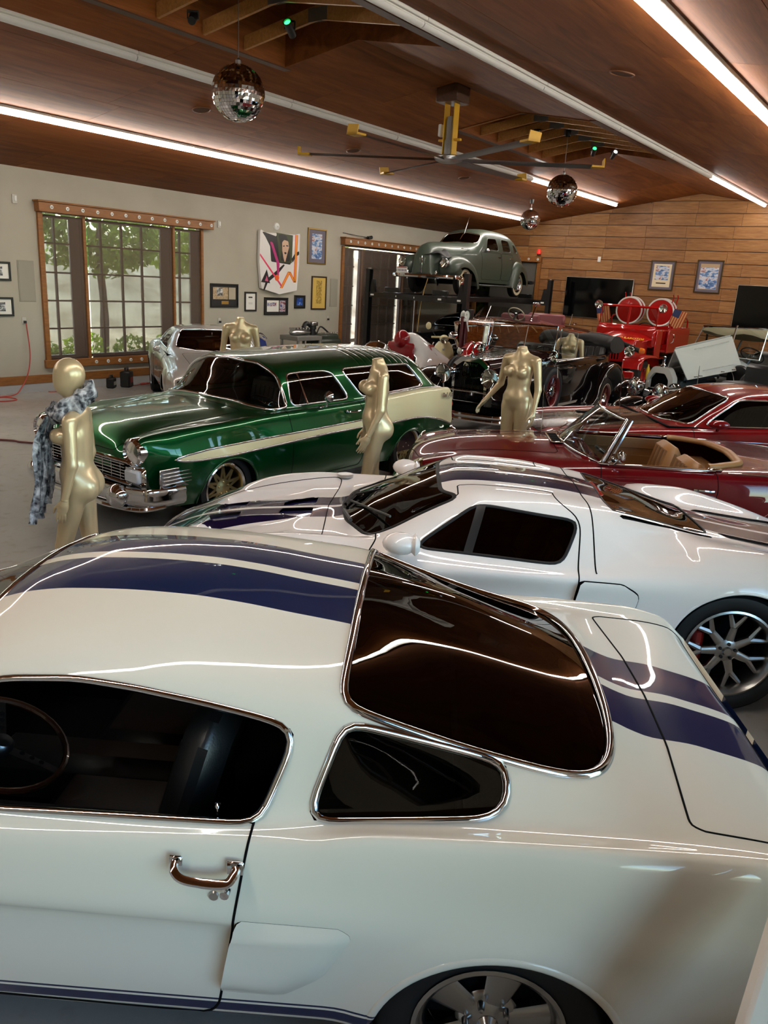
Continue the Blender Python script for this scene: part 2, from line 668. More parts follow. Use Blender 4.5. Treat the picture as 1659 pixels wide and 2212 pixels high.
# ------------------------------------------------------------------ helpers: wheels
def tire_prof(R, r, w):
    h = w / 2; sw = R - r
    return [(r - .01, -h * .75), (r + sw * .1, -h * .9), (r + sw * .45, -h * 1.04), (R - sw * .2, -h * .98), (R - .012, -h * .82), (R, -h * .55),
            (R, h * .55), (R - .012, h * .82), (R - sw * .2, h * .98), (r + sw * .45, h * 1.04), (r + sw * .1, h * .9), (r - .01, h * .75)]

def wheel(parent, pos, R, r, w, style, side, rim_mat, tire_mat=None, whitewall=None, steer=0.0):
    """axle along y; side=+1 outer face towards +y"""
    t = MB(); t.lathe(tire_prof(R, r, w), n=48, axis='y')
    for k in (-.35, 0, .35):                        # tread grooves as fine ribs
        t.lathe([(R + .001, k * w - .012), (R + .004, k * w - .008), (R + .004, k * w + .008), (R + .001, k * w + .012)], n=48, axis='y')
    o = t.build('tire', tire_mat or TIREM, parent, smooth=50)
    o.location = pos; o.rotation_euler = (0, 0, steer + (0 if side > 0 else math.pi))
    if whitewall:
        wmb = MB(); a, b = whitewall
        h = w / 2
        wmb.lathe([(r + (R - r) * a, h * 1.02), (r + (R - r) * (a + b) / 2, h * 1.065), (r + (R - r) * b, h * 1.03)], n=48, axis='y')
        wmb.build('whitewall', mat('whitewall_rubber', (205, 195, 165), .5), o)
    h = w / 2
    rim = MB()
    rim.lathe([(r + .008, h * .80), (r + .010, h * .95), (r - .002, h * .98), (r - .016, h * .86), (r - .028, h * .55), (r - .03, -h * .7)], n=48, axis='y')
    style(rim, r, h)
    rim.build('rim', rim_mat, o, smooth=45)
    bk = MB(); bk.lathe([(0.0, -h * .3), (r - .03, -h * .3)], n=32, axis='y'); bk.build('brake_backing', DARK, o)
    return o

def spoke(rim, a, r0, r1, w0, w1, y0, y1, th=0.02, bev=0.3):
    """tapered bar from radius r0 to r1 at angle a in the wheel plane (x,z), face at y"""
    ca, sa = math.cos(a), math.sin(a); V = []
    for r_, w_, y_ in ((r0, w0, y0), (r1, w1, y1)):
        for d, yy in ((-w_, -th), (-w_, -th * bev), (-w_ * .6, 0), (w_ * .6, 0), (w_, -th * bev), (w_, -th)):
            V.append((ca * r_ - sa * d, y_ + yy, sa * r_ + ca * d))
    F = [(i, i + 1, 7 + i, 6 + i) for i in range(5)] + [(5, 0, 6, 11), (0, 1, 2, 3, 4, 5), (11, 10, 9, 8, 7, 6)]
    rim.add(V, F)

def lug(rim, r, n, y, rad=.011, a0=0.0, hgt=.02):
    for k in range(n):
        a = a0 + 2 * math.pi * k / n
        rim.lathe([(rad, 0), (rad, hgt), (rad * .7, hgt * 1.3), (0, hgt * 1.4)], n=8, axis='y', c=(r * math.cos(a), y, r * math.sin(a)))
# ------------------------------------------------------------------ the room
WY, YR, XW, XB = 13.27, -0.80, 22.61, -4.2
HW, RY, RZ = 3.73, 6.232, 4.878
SLP = (RZ - HW) / (WY - RY)
def roof(y): return RZ - SLP * abs(y - RY)

# --- materials
def m_floor():
    g = NT('floor_epoxy')
    n1 = g.noise(g.o, 0.6, 5, .55); n2 = g.noise(g.o, 9, 3, .5)
    c = g.ramp(n1, [(.3, (150, 147, 142)), (.62, (168, 165, 160))])
    st = g.ramp(n2, [(.55, (255, 255, 255)), (.78, (214, 205, 192))])
    g.base(g.mix(.55, c, st, 'MULTIPLY'))
    r = g.ramp(g.noise(g.o, 2.2, 4), [(.3, (52, 52, 52, 255)), (.7, (90, 90, 90, 255))])
    rr = g.math('MULTIPLY', g.noise(g.o, 2.2, 4), .26)
    g.l(g.math('ADD', rr, .06), g.b.inputs['Roughness'])
    g.set(spec=.5)
    return g.m
def m_wall():
    g = NT('greige_plaster')
    n = g.noise(g.o, 1.2, 3)
    g.base(g.ramp(n, [(.3, (168, 161, 146)), (.7, (176, 169, 154))])); g.set(rough=.75, spec=.25)
    g.bump(g.noise(g.o, 120, 3), .12, .002)
    return g.m
def m_ply(name, a, b, c_, rough=.34):
    g = NT(name)
    rn = g.rnd()
    off = g.n('ShaderNodeCombineXYZ'); g.l(g.math('MULTIPLY', rn, 37.0), off.inputs[0]); g.l(g.math('MULTIPLY', rn, 11.0), off.inputs[2])
    v = g.n('ShaderNodeVectorMath', operation='ADD'); g.l(g.o, v.inputs[0]); g.l(off.outputs[0], v.inputs[1])
    vec = g.mapping(v.outputs[0], (.35, 2.6, 2.6))
    grain = g.noise(vec, 2.2, 6, .6, .8)
    fine = g.noise(g.mapping(v.outputs[0], (1.5, 40, 40)), 3, 3, .6)
    col = g.ramp(grain, [(.28, a), (.5, b), (.72, c_)])
    col = g.mix(.35, col, g.ramp(fine, [(.3, (150, 150, 150)), (.7, (255, 255, 255))]), 'MULTIPLY')
    tone = g.ramp(rn, [(0, (205, 200, 196)), (1, (255, 255, 255))])
    g.base(g.mix(.8, col, tone, 'MULTIPLY')); g.set(rough=rough, spec=.18)
    return g.m
def m_plank():
    g = NT('oak_plank')
    rn = g.rnd()
    off = g.n('ShaderNodeCombineXYZ'); g.l(g.math('MULTIPLY', rn, 53.0), off.inputs[1]); g.l(g.math('MULTIPLY', rn, 19.0), off.inputs[2])
    v = g.n('ShaderNodeVectorMath', operation='ADD'); g.l(g.o, v.inputs[0]); g.l(off.outputs[0], v.inputs[1])
    gr = g.noise(g.mapping(v.outputs[0], (1, .8, 9)), 3, 6, .6, .6)
    col = g.ramp(gr, [(.25, (126, 88, 52)), (.5, (150, 108, 66)), (.75, (170, 127, 82))])
    vo = g.n('ShaderNodeTexVoronoi'); vo.inputs['Scale'].default_value = 2.3
    g.l(g.mapping(v.outputs[0], (1, 1, 1.3)), vo.inputs['Vector'])
    kn = g.ramp(vo.outputs['Distance'], [(.02, (70, 42, 20)), (.055, (255, 255, 255))])
    col = g.mix(.75, col, kn, 'MULTIPLY')
    tone = g.ramp(rn, [(0, (206, 190, 178)), (.3, (238, 228, 216)), (1, (255, 250, 242))])
    g.base(g.mix(.9, col, tone, 'MULTIPLY')); g.set(rough=.5, spec=.35)
    return g.m
def m_trimwood(name='fir_trim', a=(122, 78, 38), b=(150, 98, 50)):
    g = NT(name)
    n = g.noise(g.mapping(g.o, (1.2, 8, 8)), 4, 5, .6, .5)
    g.base(g.ramp(n, [(.3, a), (.7, b)])); g.set(rough=.42, spec=.4)
    return g.m
FLOORM, WALLM, PLANKM, TRIMM = m_floor(), m_wall(), m_plank(), m_trimwood()
PLYM = m_ply('stained_plywood', (118, 66, 28), (146, 84, 38), (168, 102, 50), .62)
RAFM = m_trimwood('rafter_lumber', (158, 108, 56), (190, 136, 78))
CONC = mat('painted_concrete', (168, 167, 166), .5, bump=.1, bscale=40)
DARKWOOD = m_trimwood('dark_trim', (66, 40, 24), (84, 52, 30))
GALV = mat('galvanised_plate', (140, 140, 138), .45, metal=.9)

def structure(o): return tag(o, kind='structure')

fl = MB(); fl.box(((XB + XW) / 2, (YR + WY) / 2, -.1), (XW - XB + .6, WY - YR + .6, .2))
structure(fl.build('floor', FLOORM))

# --- left wall (pictures and two big windows), built of panels round the openings
W1 = (8.12, 11.83, .53, 3.06); W2 = (16.48, 20.1, .05, 3.03)
wl = MB()
def wall_y(mb, y0, y1, x0, x1, z0, z1, holes):
    xs = sorted({x0, x1} | {h[0] for h in holes} | {h[1] for h in holes}); zs = sorted({z0, z1} | {h[2] for h in holes} | {h[3] for h in holes})
    for a, b in zip(xs, xs[1:]):
        for c, d in zip(zs, zs[1:]):
            if any(h[0] <= (a + b) / 2 <= h[1] and h[2] <= (c + d) / 2 <= h[3] for h in holes): continue
            mb.box(((a + b) / 2, (y0 + y1) / 2, (c + d) / 2), (b - a, y1 - y0, d - c))
wall_y(wl, WY, WY + .2, XB, XW + .2, 0, HW + .12, [W1, W2])
structure(wl.build('wall_left', WALLM, smooth=0))
cb = MB(); cb.box(((XB + 16.4) / 2, WY - .012, .072), (16.4 - XB, .024, .144)); structure(cb.build('trim_1', CONC, smooth=0))
for k, (a, b) in enumerate(((XB, 2.3), (2.3, 6.2), (6.2, 9.4), (9.4, 12.2), (12.2, 16.4))):
    bb = MB(); bb.box(((a + b) / 2, WY - .017, .217), (b - a - .004, .034, .146), .003)
    o = bb.build('baseboard_left', TRIMM); structure(o)

# --- right wall behind the camera: windows that give the cool daylight seen in the car flanks
RWIN = [(-3.4, -1.4, .7, 3.0), (-.6, 1.4, .7, 3.0), (2.2, 4.2, .7, 3.0), (5.4, 7.4, .7, 3.0), (9.0, 11.0, .7, 3.0), (14.0, 16.0, .7, 3.0)]
wr = MB(); wall_y(wr, YR - .2, YR, XB, XW + .2, 0, HW + .12, RWIN)
structure(wr.build('wall_right', WALLM, smooth=0))
# --- gable walls
def gable(name, x0, x1, m):
    g = MB(); g.prism([(YR - .1, 0), (WY + .1, 0), (WY + .1, HW + .1), (RY, RZ + .14), (YR - .1, HW + .1)], x0, x1, 'x')
    return structure(g.build(name, m, smooth=0))
BACKM = mat('plank_backing', (40, 24, 12), .9)
wall_far = gable('wall_far', XW, XW + .2, BACKM)
# holes in gables are not needed: the far corner window is a shallow frame before the planks
wall_back = gable('wall_back', XB - .2, XB, WALLM)

def clip_poly(P, a, b, c):      # keep a*y + b*z <= c
    out = []
    for i in range(len(P)):
        p, q = P[i - 1], P[i]; fp = a * p[0] + b * p[1] - c; fq = a * q[0] + b * q[1] - c
        if fp <= 0 and fq <= 0: out.append(q)
        elif fp <= 0 < fq or fq <= 0 < fp:
            t = fp / (fp - fq); x = (p[0] + (q[0] - p[0]) * t, p[1] + (q[1] - p[1]) * t); out.append(x)
            if fq <= 0: out.append(q)
    return out
zrow = 4.387 - 15 * .3085
ri = 0
while zrow < RZ:
    z0, z1 = zrow + .008, zrow + .3085 - .008
    if z1 > .05:
        y = YR + random.uniform(-1.0, -.1)
        while y < WY:
            L = random.choice((1.08, 1.12, 1.2, 1.16))
            a, b = max(y + .003, YR), min(y + L - .003, WY)
            if b - a > .06:
                P = [(a, max(z0, 0.0)), (b, max(z0, 0.0)), (b, z1), (a, z1)]
                P = clip_poly(P, SLP, 1, RZ + SLP * RY - .004); P = clip_poly(P, -SLP, 1, RZ - SLP * RY - .004)
                if len(P) >= 3:
                    pm = MB(); pm.prism([(p[0], p[1]) for p in P], XW - .018 - random.uniform(0, .004), XW + .002, 'x')
                    pm.build('plank', PLANKM, wall_far, smooth=0)
            y += L
    zrow += .3085; ri += 1

# --- ceiling of plywood sheets on scissor trusses, with two open wells under the ridge
WELL = [(4.05, 7.90), (12.03, 15.85)]; WY0, WY1 = 5.05, 7.35
ceil_bk = MB()
for sgn, ya, yb in ((1, RY, WY + .2), (-1, RY, YR - .2)):
    for xa, xb, hole in ((XB - .2, WELL[0][0], 0), (WELL[0][0], WELL[0][1], 1), (WELL[0][1], WELL[1][0], 0), (WELL[1][0], WELL[1][1], 1), (WELL[1][1], XW + .2, 0)):
        y1 = ya if not hole else (WY1 if sgn > 0 else WY0)
        ceil_bk.add([(xa, y1, roof(y1) + .03), (xb, y1, roof(y1) + .03), (xb, yb, roof(yb) + .03), (xa, yb, roof(yb) + .03),
                     (xa, y1, roof(y1) + .06), (xb, y1, roof(y1) + .06), (xb, yb, roof(yb) + .06), (xa, yb, roof(yb) + .06)],
                    [(0, 1, 2, 3), (7, 6, 5, 4), (0, 4, 5, 1), (2, 6, 7, 3), (1, 5, 6, 2), (0, 3, 7, 4)])
ceiling = structure(ceil_bk.build('ceiling', DARK, smooth=0))
tp = MB()
for xa, xb in WELL:           # attic above the wells, closed and unlit
    tp.box(((xa + xb) / 2, RY, 5.85), (xb - xa + .3, 2.7, .06))
    for y in (WY0 - .12, WY1 + .12): tp.box(((xa + xb) / 2, y, 5.35), (xb - xa + .3, .04, 1.1))
    for x in (xa - .12, xb + .12): tp.box((x, RY, 5.4), (.04, 2.6, 1.0))
ro = tp.build('attic_lining', PLYM, ceiling, smooth=0)
def sheet(x0, x1, y0, y1):
    g = .0025; x0 += g; x1 -= g; ya, yb = y0 + g, y1 - g
    mb = MB(); V = []
    for dz in (0, .014):
        for x, y in ((x0, ya), (x1, ya), (x1, yb), (x0, yb)): V.append((x, y, roof(y) + dz))
    mb.add(V, [(0, 3, 2, 1), (4, 5, 6, 7), (0, 1, 5, 4), (1, 2, 6, 5), (2, 3, 7, 6), (3, 0, 4, 7)])
    mb.build('plywood_sheet', PLYM, ceiling, smooth=0)
rows_l = [7.35, 8.55, 9.75, 10.95, 12.15, WY]; rows_r = [5.05, 3.85, 2.65, 1.45, .25, YR]
for r0, r1 in list(zip(rows_l, rows_l[1:])) + list(zip(rows_r[1:], rows_r)):
    x = XB - random.uniform(0, 2.3)
    while x < XW:
        a, b = max(x, XB), min(x + 2.44, XW)
        if b - a > .05: sheet(a, b, r0, r1)
        x += 2.44
for xa, xb in ((XB, WELL[0][0]), (WELL[0][1], WELL[1][0]), (WELL[1][1], XW)):
    n = max(1, round((xb - xa) / 2.3))
    for k in range(n):
        a, b = xa + (xb - xa) * k / n, xa + (xb - xa) * (k + 1) / n
        sheet(a, b, RY, WY1); sheet(a, b, WY0, RY)
for xa, xb in WELL:
    for x in (xa, xb):            # gable-shaped plywood fascias at the well ends
        mb = MB(); t = .012
        for s0, s1 in ((WY0, RY), (RY, WY1)):
            V = []
            for dx in (-t, t):
                for y, dz in ((s0, -.012), (s1, -.012), (s1, .33), (s0, .33)): V.append((x + dx, y, roof(y) + dz))
            mb.add(V, [(0, 1, 2, 3), (7, 6, 5, 4), (0, 4, 5, 1), (1, 5, 6, 2), (2, 6, 7, 3), (3, 7, 4, 0)])
        mb.build('well_fascia', PLYM, ceiling, smooth=0)
    for y in (WY0, WY1):
        mb = MB(); mb.box(((xa + xb) / 2, y, roof(y) + .16), (xb - xa, .022, .34)); mb.build('well_side_board', PLYM, ceiling, smooth=0)
        mb = MB(); mb.box(((xa + xb) / 2, y + (.05 if y > RY else -.05), roof(y) - .012), (xb - xa + .2, .11, .02)); mb.build('well_trim', DARKWOOD, ceiling, smooth=0)
    x = xa + (.095 if xa > 10 else .06) + .02
    while x < xb - .2:
        mb = MB(); V = []
        for dx in (-.019, .019):
            for y, dz in ((WY0 + .02, .0), (RY, .0), (WY1 - .02, .0), (WY1 - .02, .14), (RY, .14), (WY0 + .02, .14)): V.append((x + dx, y, roof(y) + .012 + dz))
        mb.add(V, [(0, 1, 4, 5), (1, 2, 3, 4), (6, 11, 10, 7), (7, 10, 9, 8), (0, 6, 7, 1), (1, 7, 8, 2), (3, 9, 10, 4), (4, 10, 11, 5), (0, 5, 11, 6), (2, 8, 9, 3)])
        rf = mb.build('rafter', RAFM, ceiling, smooth=0)
        gp = MB()
        for dx in (-.0205, .0205): gp.box((x + dx, RY, RZ + .06), (.002, .26, .13))
        gp.build('gusset_plate', GALV, rf, smooth=0)
        x += .615

# --- ceiling tube rows
LENSON = mat('lit_tube_lens', (255, 250, 240), .4, emit=(255, 248, 238), estr=STRIP_POWER)
LENSOFF = mat('unlit_tube_lens', (222, 220, 216), .3)
FIXM = mat('white_fixture_enamel', (226, 223, 216), .35)
def tube_row(y, cuts, lit, label_on, label_off, group):
    side = 1 if y > RY else -1
    ang = math.atan(SLP) * (-side)
    for k, (a, b) in enumerate(zip(cuts, cuts[1:])):
        od = ('first', 'second', 'third', 'fourth', 'fifth', 'sixth', 'seventh', 'eighth', 'ninth', 'tenth')[len(lit) - 1 - k]
        o = empty('ceiling_light', ((a + b) / 2, y, roof(y)), 0, (label_on if lit[k] else label_off) + ', ' + od + ' from the plank wall', 'ceiling light', group + (' lit' if lit[k] else ' unlit'))
        o.rotation_euler = (ang, 0, 0)
        L = b - a - .006
        mb = MB(); mb.box((0, 0, -.018), (L, .15, .034), .006); mb.box((0, 0, -.04), (L, .075, .02), .004); mb.build('housing', FIXM, o)
        mb = MB(); mb.lathe([(.043, -L / 2 + .004), (.043, L / 2 - .004)], n=10, axis='x', c=(0, 0, -.052), a0=180, a1=360, sx=1.0)
        pr = [(.043 * math.cos(math.radians(t)), -.052 + .043 * math.sin(math.radians(t))) for t in range(180, 361, 20)]
        mb.F = []; mb.V = []; mb.MI = []
        mb.prism(pr, -L / 2 + .004, L / 2 - .004, 'x'); mb.build('diffuser', LENSON if lit[k] else LENSOFF, o, smooth=50)
def cuts(a, b, n): return [a + (b - a) * i / n for i in range(n + 1)]
tube_row(10.66, cuts(-3.2, 21.77, 10), [1] * 10, 'lit tube fixture in the row nearest the greige wall', '', 'tube row along the greige wall')
tube_row(8.16, cuts(-3.9, 21.64, 10), [0] * 8 + [1] * 2, 'lit tube fixture in the row left of the fan', 'unlit tube fixture in the row left of the fan', 'tube row left of the fan')
tube_row(4.60, cuts(-3.6, 22.3, 10), [0] * 8 + [1] * 2, 'lit tube fixture in the row right of the fan', 'unlit tube fixture in the row right of the fan', 'tube row right of the fan')
tube_row(2.15, cuts(-3.7, 22.0, 10), [1] * 10, 'lit tube fixture in the rightmost ceiling row', '', 'tube row at the upper right')

# --- window 1 in the left wall
BRONZE = mat('bronze_window_frame', (62, 50, 44), .45)
ROSM = mat('white_rosette', (226, 226, 222), .35)
ROSC = mat('rosette_screw', (90, 88, 84), .4, metal=.8)
PANEM = glass('window_pane', (222, 230, 226))
def m_shade():
    m, nt, b = nmat('solar_screen_fabric')
    b.inputs['Base Color'].default_value = lin(112, 95, 84); b.inputs['Roughness'].default_value = .9
    tr = nt.nodes.new('ShaderNodeBsdfTransparent'); tr.inputs[0].default_value = (1, .97, .93, 1)
    mx = nt.nodes.new('ShaderNodeMixShader'); mx.inputs[0].default_value = .45
    nt.links.new(tr.outputs[0], mx.inputs[1]); nt.links.new(b.outputs[0], mx.inputs[2]); nt.links.new(mx.outputs[0], nt.nodes['Material Output'].inputs[0])
    return m
SHADEM = m_shade()
def rosette(parent, x, y, z, axis):
    r = MB()
    pr = [(.034, 0), (.034, .008), (.028, .014), (.014, .014), (.012, .01), (0, .01)]
    r.lathe([(a, -b) for a, b in pr], n=14, axis='y', c=(0, 0, 0))
    R_ = np.eye(3) if axis == 'y' else rot('Z', -90)
    r2 = MB().at((x, y, z), R_); r2.add(r.V, r.F)
    o = r2.build('rosette', ROSM, parent)
    s = MB().at((x, y, z), R_); s.lathe([(.011, -.0135), (.004, -.018), (0, -.018)], n=8, axis='y'); s.build('screw', ROSC, o)
    return o
def window(name, label_kind, x0, x1, z0, z1, units, ros_top, apron, hx0, hx1):
    w = structure(empty(name, ((x0 + x1) / 2, WY, z0)))
    ox = (x0 + x1) / 2; B = lambda *a: MB().at((-ox, -WY, -z0))
    mb = B(); mb.box((x0 + .045, WY - .02, (z0 + z1) / 2), (.09, .06, z1 - z0), .004); mb.build('casing', TRIMM, w)
    mb = B(); mb.box((x1 - .03, WY - .02, (z0 + z1) / 2), (.06, .06, z1 - z0), .004); mb.build('casing', TRIMM, w)
    mb = B(); mb.box(((hx0 + hx1) / 2, WY - .075, 3.145), (hx1 - hx0, .15, .16), .006); h = mb.build('header_box', TRIMM, w)
    mb = B(); mb.box(((hx0 + hx1) / 2, WY - .085, 3.235), (hx1 - hx0 + .05, .19, .028), .006); mb.build('cornice', TRIMM, w)
    for x in ros_top: rosette(h, x - ox, -.152, 3.148 - z0, 'y')
    if apron:
        mb = B(); mb.box(((x0 + x1) / 2, WY - .03, .475), (x1 - x0 + .05, .075, .145), .006); ap = mb.build('apron', TRIMM, w)
        for x in apron: rosette(ap, x - ox, -.069, .475 - z0, 'y')
    for (a, b, cols, rows) in units:
        # frame of the unit, bars and panes
        mb = B(); t = .05
        zt, zb = z1 - .03, z0 + .04
        for xx in (a + t / 2, b - t / 2): mb.box((xx, WY + .06, (zt + zb) / 2), (t, .07, zt - zb))
        for zz in (zb + t / 2, zt - t / 2): mb.box(((a + b) / 2, WY + .06, zz), (b - a - 2 * t, .07, t))
        fr = mb.build('sash', BRONZE, w, smooth=0)
        for i in range(1, len(cols) - 1):
            mb = B(); mb.box((cols[i], WY + .06, (zt + zb) / 2), (.03, .05, zt - zb - .1)); mb.build('glazing_bar', BRONZE, fr, smooth=0)
        for i in range(1, len(rows) - 1):
            mb = B(); mb.box(((cols[0] + cols[-1]) / 2, WY + .06, rows[i]), (cols[-1] - cols[0], .044, .03)); mb.build('glazing_bar', BRONZE, fr, smooth=0)
        for i in range(len(cols) - 1):
            for j in range(len(rows) - 1):
                mb = B(); mb.box(((cols[i] + cols[i + 1]) / 2, WY + .06, (rows[j] + rows[j + 1]) / 2), (cols[i + 1] - cols[i], .006, rows[j + 1] - rows[j]))
                mb.build('pane', PANEM, fr, smooth=0)
    return w, B
rows6 = [.56, 1.093, 1.582, 2.067, 2.563, 3.03]
w1, B1 = window('window_1', '', *W1, [(8.2, 9.0, [8.25, 8.465, 8.75], rows6), (9.03, 11.05, [9.06, 9.41, 9.87, 10.33, 10.77], rows6), (11.08, 11.80, [11.1, 11.27, 11.54], rows6)],
                [8.325 + .3025 * i for i in range(13)], [8.33] + [9.12 + .26 * i for i in range(10)], 8.09, 12.03)
for a, b in ((9.0, 9.055), (11.04, 11.09)):
    mb = B1(); mb.box(((a + b) / 2, WY + .02, (W1[2] + W1[3]) / 2), (b - a, .10, W1[3] - W1[2])); mb.build('mullion', TRIMM, w1)
for a, b in ((8.76, 9.0), (10.78, 11.04), (11.55, 11.78)):         # solid door stiles beside the glazing
    mb = B1(); mb.box(((a + b) / 2, WY + .06, (W1[2] + W1[3]) / 2), (b - a, .055, W1[3] - W1[2] - .08)); mb.build('stile', BRONZE, w1, smooth=0)
for a, b, d in ((8.215, 8.995, .0), (9.10, 11.03, .02), (11.105, 11.79, .01)):
    mb = B1(); mb.box(((a + b) / 2, WY - .005 + d * .3, (W1[2] + W1[3]) / 2 + .035), (b - a, .003, W1[3] - W1[2] - .02)); sh = mb.build('solar_screen', SHADEM, w1, smooth=0)
    mb = B1(); mb.box(((a + b) / 2, WY - .005 + d * .3, W1[2] + .035), (b - a, .018, .035), .004); mb.build('hem_bar', BRONZE, sh)
# --- window 2 behind the lift
rows7 = [.1, .58, 1.07, 1.56, 2.05, 2.54, 2.99]
w2, B2 = window('window_2', '', *W2, [(16.6, 17.36, [16.64, 16.87, 17.1], rows7), (17.44, 19.3, [17.5, 17.9, 18.3, 18.7, 19.1], rows7), (19.38, 20.02, [19.42, 19.7, 19.98], rows7)],
                [16.66 + .3025 * i for i in range(12)], [], 16.44, 20.2)
mb = B2(); mb.box((17.4, WY + .02, 1.52), (.07, .1, 2.9)); mb.build('mullion', TRIMM, w2)
mb = B2(); mb.box((19.34, WY + .02, 1.52), (.07, .1, 2.9)); mb.build('mullion', TRIMM, w2)
for a, b in ((16.56, 17.398), (17.402, 19.338), (19.342, 20.06)):
    mb = B2(); mb.box(((a + b) / 2, WY - .045, 1.58), (b - a, .003, 3.04)); mb.build('solar_screen', SHADEM, w2, smooth=0)
# --- corner window on the plank wall
w3 = structure(empty('window_3', (XW - .02, 11.6, .1)))
B3 = lambda: MB().at((-XW + .02, -11.6, -.1))
mb = B3(); mb.box((XW - .08, 11.65, 3.09), (.12, 2.25, .15), .006); h3 = mb.build('header_box', TRIMM, w3)
for i in range(7): rosette(h3, -.123, 10.62 + .3 * i - 11.6, 3.09 - .1, 'x')
for y in (10.6, 12.7):
    mb = B3(); mb.box((XW - .055, y, 1.56), (.07, .12, 2.92), .004); mb.build('casing', TRIMM, w3)
mb = B3(); mb.box((XW - .022, 11.65, 1.56), (.006, 1.98, 2.9)); mb.build('pane', glass('far_pane', (190, 200, 170)), w3, smooth=0)
mb = B3(); mb.box((XW - .03, 11.45, 1.75), (.004, 1.5, 2.55)); mb.build('solar_screen', mat('dense_screen', (96, 92, 86), .9), w3, smooth=0)
g = NT('garden_seen_through_pane')
g.base(g.ramp(g.noise(g.o, 6, 5, .7), [(.35, (40, 62, 14)), (.6, (150, 190, 60))])); g.set(rough=.8)
mb = B3(); mb.box((XW - .0195, 11.65, 1.56), (.002, 1.98, 2.9)); mb.build('frosted_backing', g.m, w3, smooth=0)
# --- windows of the right wall
for k, (a, b, c, d) in enumerate(RWIN):
    w = structure(empty('window_%d' % (k + 4), ((a + b) / 2, YR - .1, c)))
    mb = MB().at((-(a + b) / 2, -YR + .1, -c))
    for xx in (a + .03, b - .03, (a + b) / 2): mb.box((xx, YR - .1, (c + d) / 2), (.06, .08, d - c))
    for zz in (c + .03, d - .03, (c + d) / 2): mb.box(((a + b) / 2, YR - .1, zz), (b - a, .079, .05))
    fr = mb.build('window_frame', BRONZE, w, smooth=0)
    mb = MB().at((-(a + b) / 2, -YR + .1, -c)); mb.box(((a + b) / 2, YR - .1, (c + d) / 2), (b - a, .004, d - c)); mb.build('pane', PANEM, w, smooth=0)

# --- outside: terrace, bank, trees and shrubs seen through the screens
def m_earth():
    g = NT('dry_earth'); n = g.noise(g.o, .9, 6, .65)
    g.base(g.ramp(n, [(.35, (150, 132, 104)), (.6, (196, 178, 148))])); g.set(rough=.95, spec=.1); return g.m
EARTH = m_earth()
gr = MB(); gr.box((10, WY + 15.2, -.25), (70, 30, .3)); structure(gr.build('ground_terrace', EARTH, smooth=0))
gr = MB(); gr.box((10, YR - 12.2, -.25), (70, 24, .3)); structure(gr.build('ground_drive', EARTH, smooth=0))
V = []; F = []
for i in range(41):
    for j in range(13):
        x = -12 + i * 1.2; y = WY + 5.5 + j * .9; z = -.1 + 3.4 * (1 / (1 + math.exp(-(j - 4.5) * .8))) + .18 * math.sin(i * 1.7 + j) + .12 * math.sin(i * .6 - j * 1.3)
        V.append((x, y, z))
for i in range(40):
    for j in range(12): F.append((i * 13 + j, (i + 1) * 13 + j, (i + 1) * 13 + j + 1, i * 13 + j + 1))
structure(mesh_obj('ground_bank', V, F, EARTH, smooth=180))
def m_leaf(name, a, b):
    g = NT(name); n = g.noise(g.o, 3, 4)
    g.base(g.ramp(n, [(.3, a), (.7, b)])); g.set(rough=.6, spec=.3)
    tl = g.n('ShaderNodeBsdfTranslucent'); tl.inputs[0].default_value = lin(b); mx = g.n('ShaderNodeMixShader'); mx.inputs[0].default_value = .55; g.l(g.b.outputs[0], mx.inputs[1]); g.l(tl.outputs[0], mx.inputs[2]); g.l(mx.outputs[0], g.nt.nodes['Material Output'].inputs[0])
    return g.m
LEAFS = [m_leaf('leaf_green', (92, 118, 34), (150, 170, 62)), m_leaf('leaf_olive', (74, 98, 40), (122, 142, 64))]
def foliage(mb, c, r, n, s):
    for _ in range(n):
        d = rng.normal(size=3); d /= np.linalg.norm(d); p = np.array(c) + d * np.array(r) * rng.uniform(.55, 1.0) ** .5
        u = rng.normal(size=3); u /= np.linalg.norm(u); v = np.cross(u, rng.normal(size=3)); v /= np.linalg.norm(v)
        a = s * rng.uniform(.6, 1.3)
        mb.add([p - u * a, p + v * a * .45, p + u * a, p - v * a * .45], [(0, 1, 2, 3)])
BARK = mat('bark', (70, 54, 40), .9)
TREES = [((8.3, WY + 3.2, 0), 3.0, (1.3, 1.0, 1.2), 'leafy tree outside the left end of the big window'), ((11.9, WY + 3.6, 0), 3.2, (1.4, 1.1, 1.3), 'leafy tree outside the middle of the big window'),
         ((16.0, WY + 4.6, 0), 3.2, (1.6, 1.1, 1.2), 'leafy tree outside the right end of the big window'), ((20.2, WY + 4.2, 0), 3.0, (1.6, 1.1, 1.4), 'leafy tree outside the window behind the car lift')]
for k, (p, h, r, lab) in enumerate(TREES):
    t = empty('tree', p, 0, lab, 'tree', 'trees outside the windows')
    mb = MB(); mb.tube(spline([(0, 0, 0), (.08, .05, h * .4), (-.05, 0, h * .8), (.1, .1, h + .4)], 4), [.11] * 4 + [.09] * 4 + [.05] * 5, 7); mb.build('trunk', BARK, t)
    mb = MB(); foliage(mb, (0, 0, h), r, 1500, .11); foliage(mb, (-.8, .3, h - .5), (.9, .7, .6), 500, .11); foliage(mb, (.9, .2, h - .4), (.9, .7, .6), 500, .11); mb.build('foliage', LEAFS[k % 2], t, smooth=0)['kind'] = 'stuff'
SHR = [((8.75, WY + 1.0, 0), .42, 'low green shrub under the left pane group of the big window'), ((9.7, WY + 1.1, 0), .5, 'low green shrub beneath the middle panes of the big window'), ((10.75, WY + 1.0, 0), .46, 'low green shrub at the right of the middle panes'), ((11.9, WY + 1.1, 0), .5, 'low green shrub outside behind the silver car')]
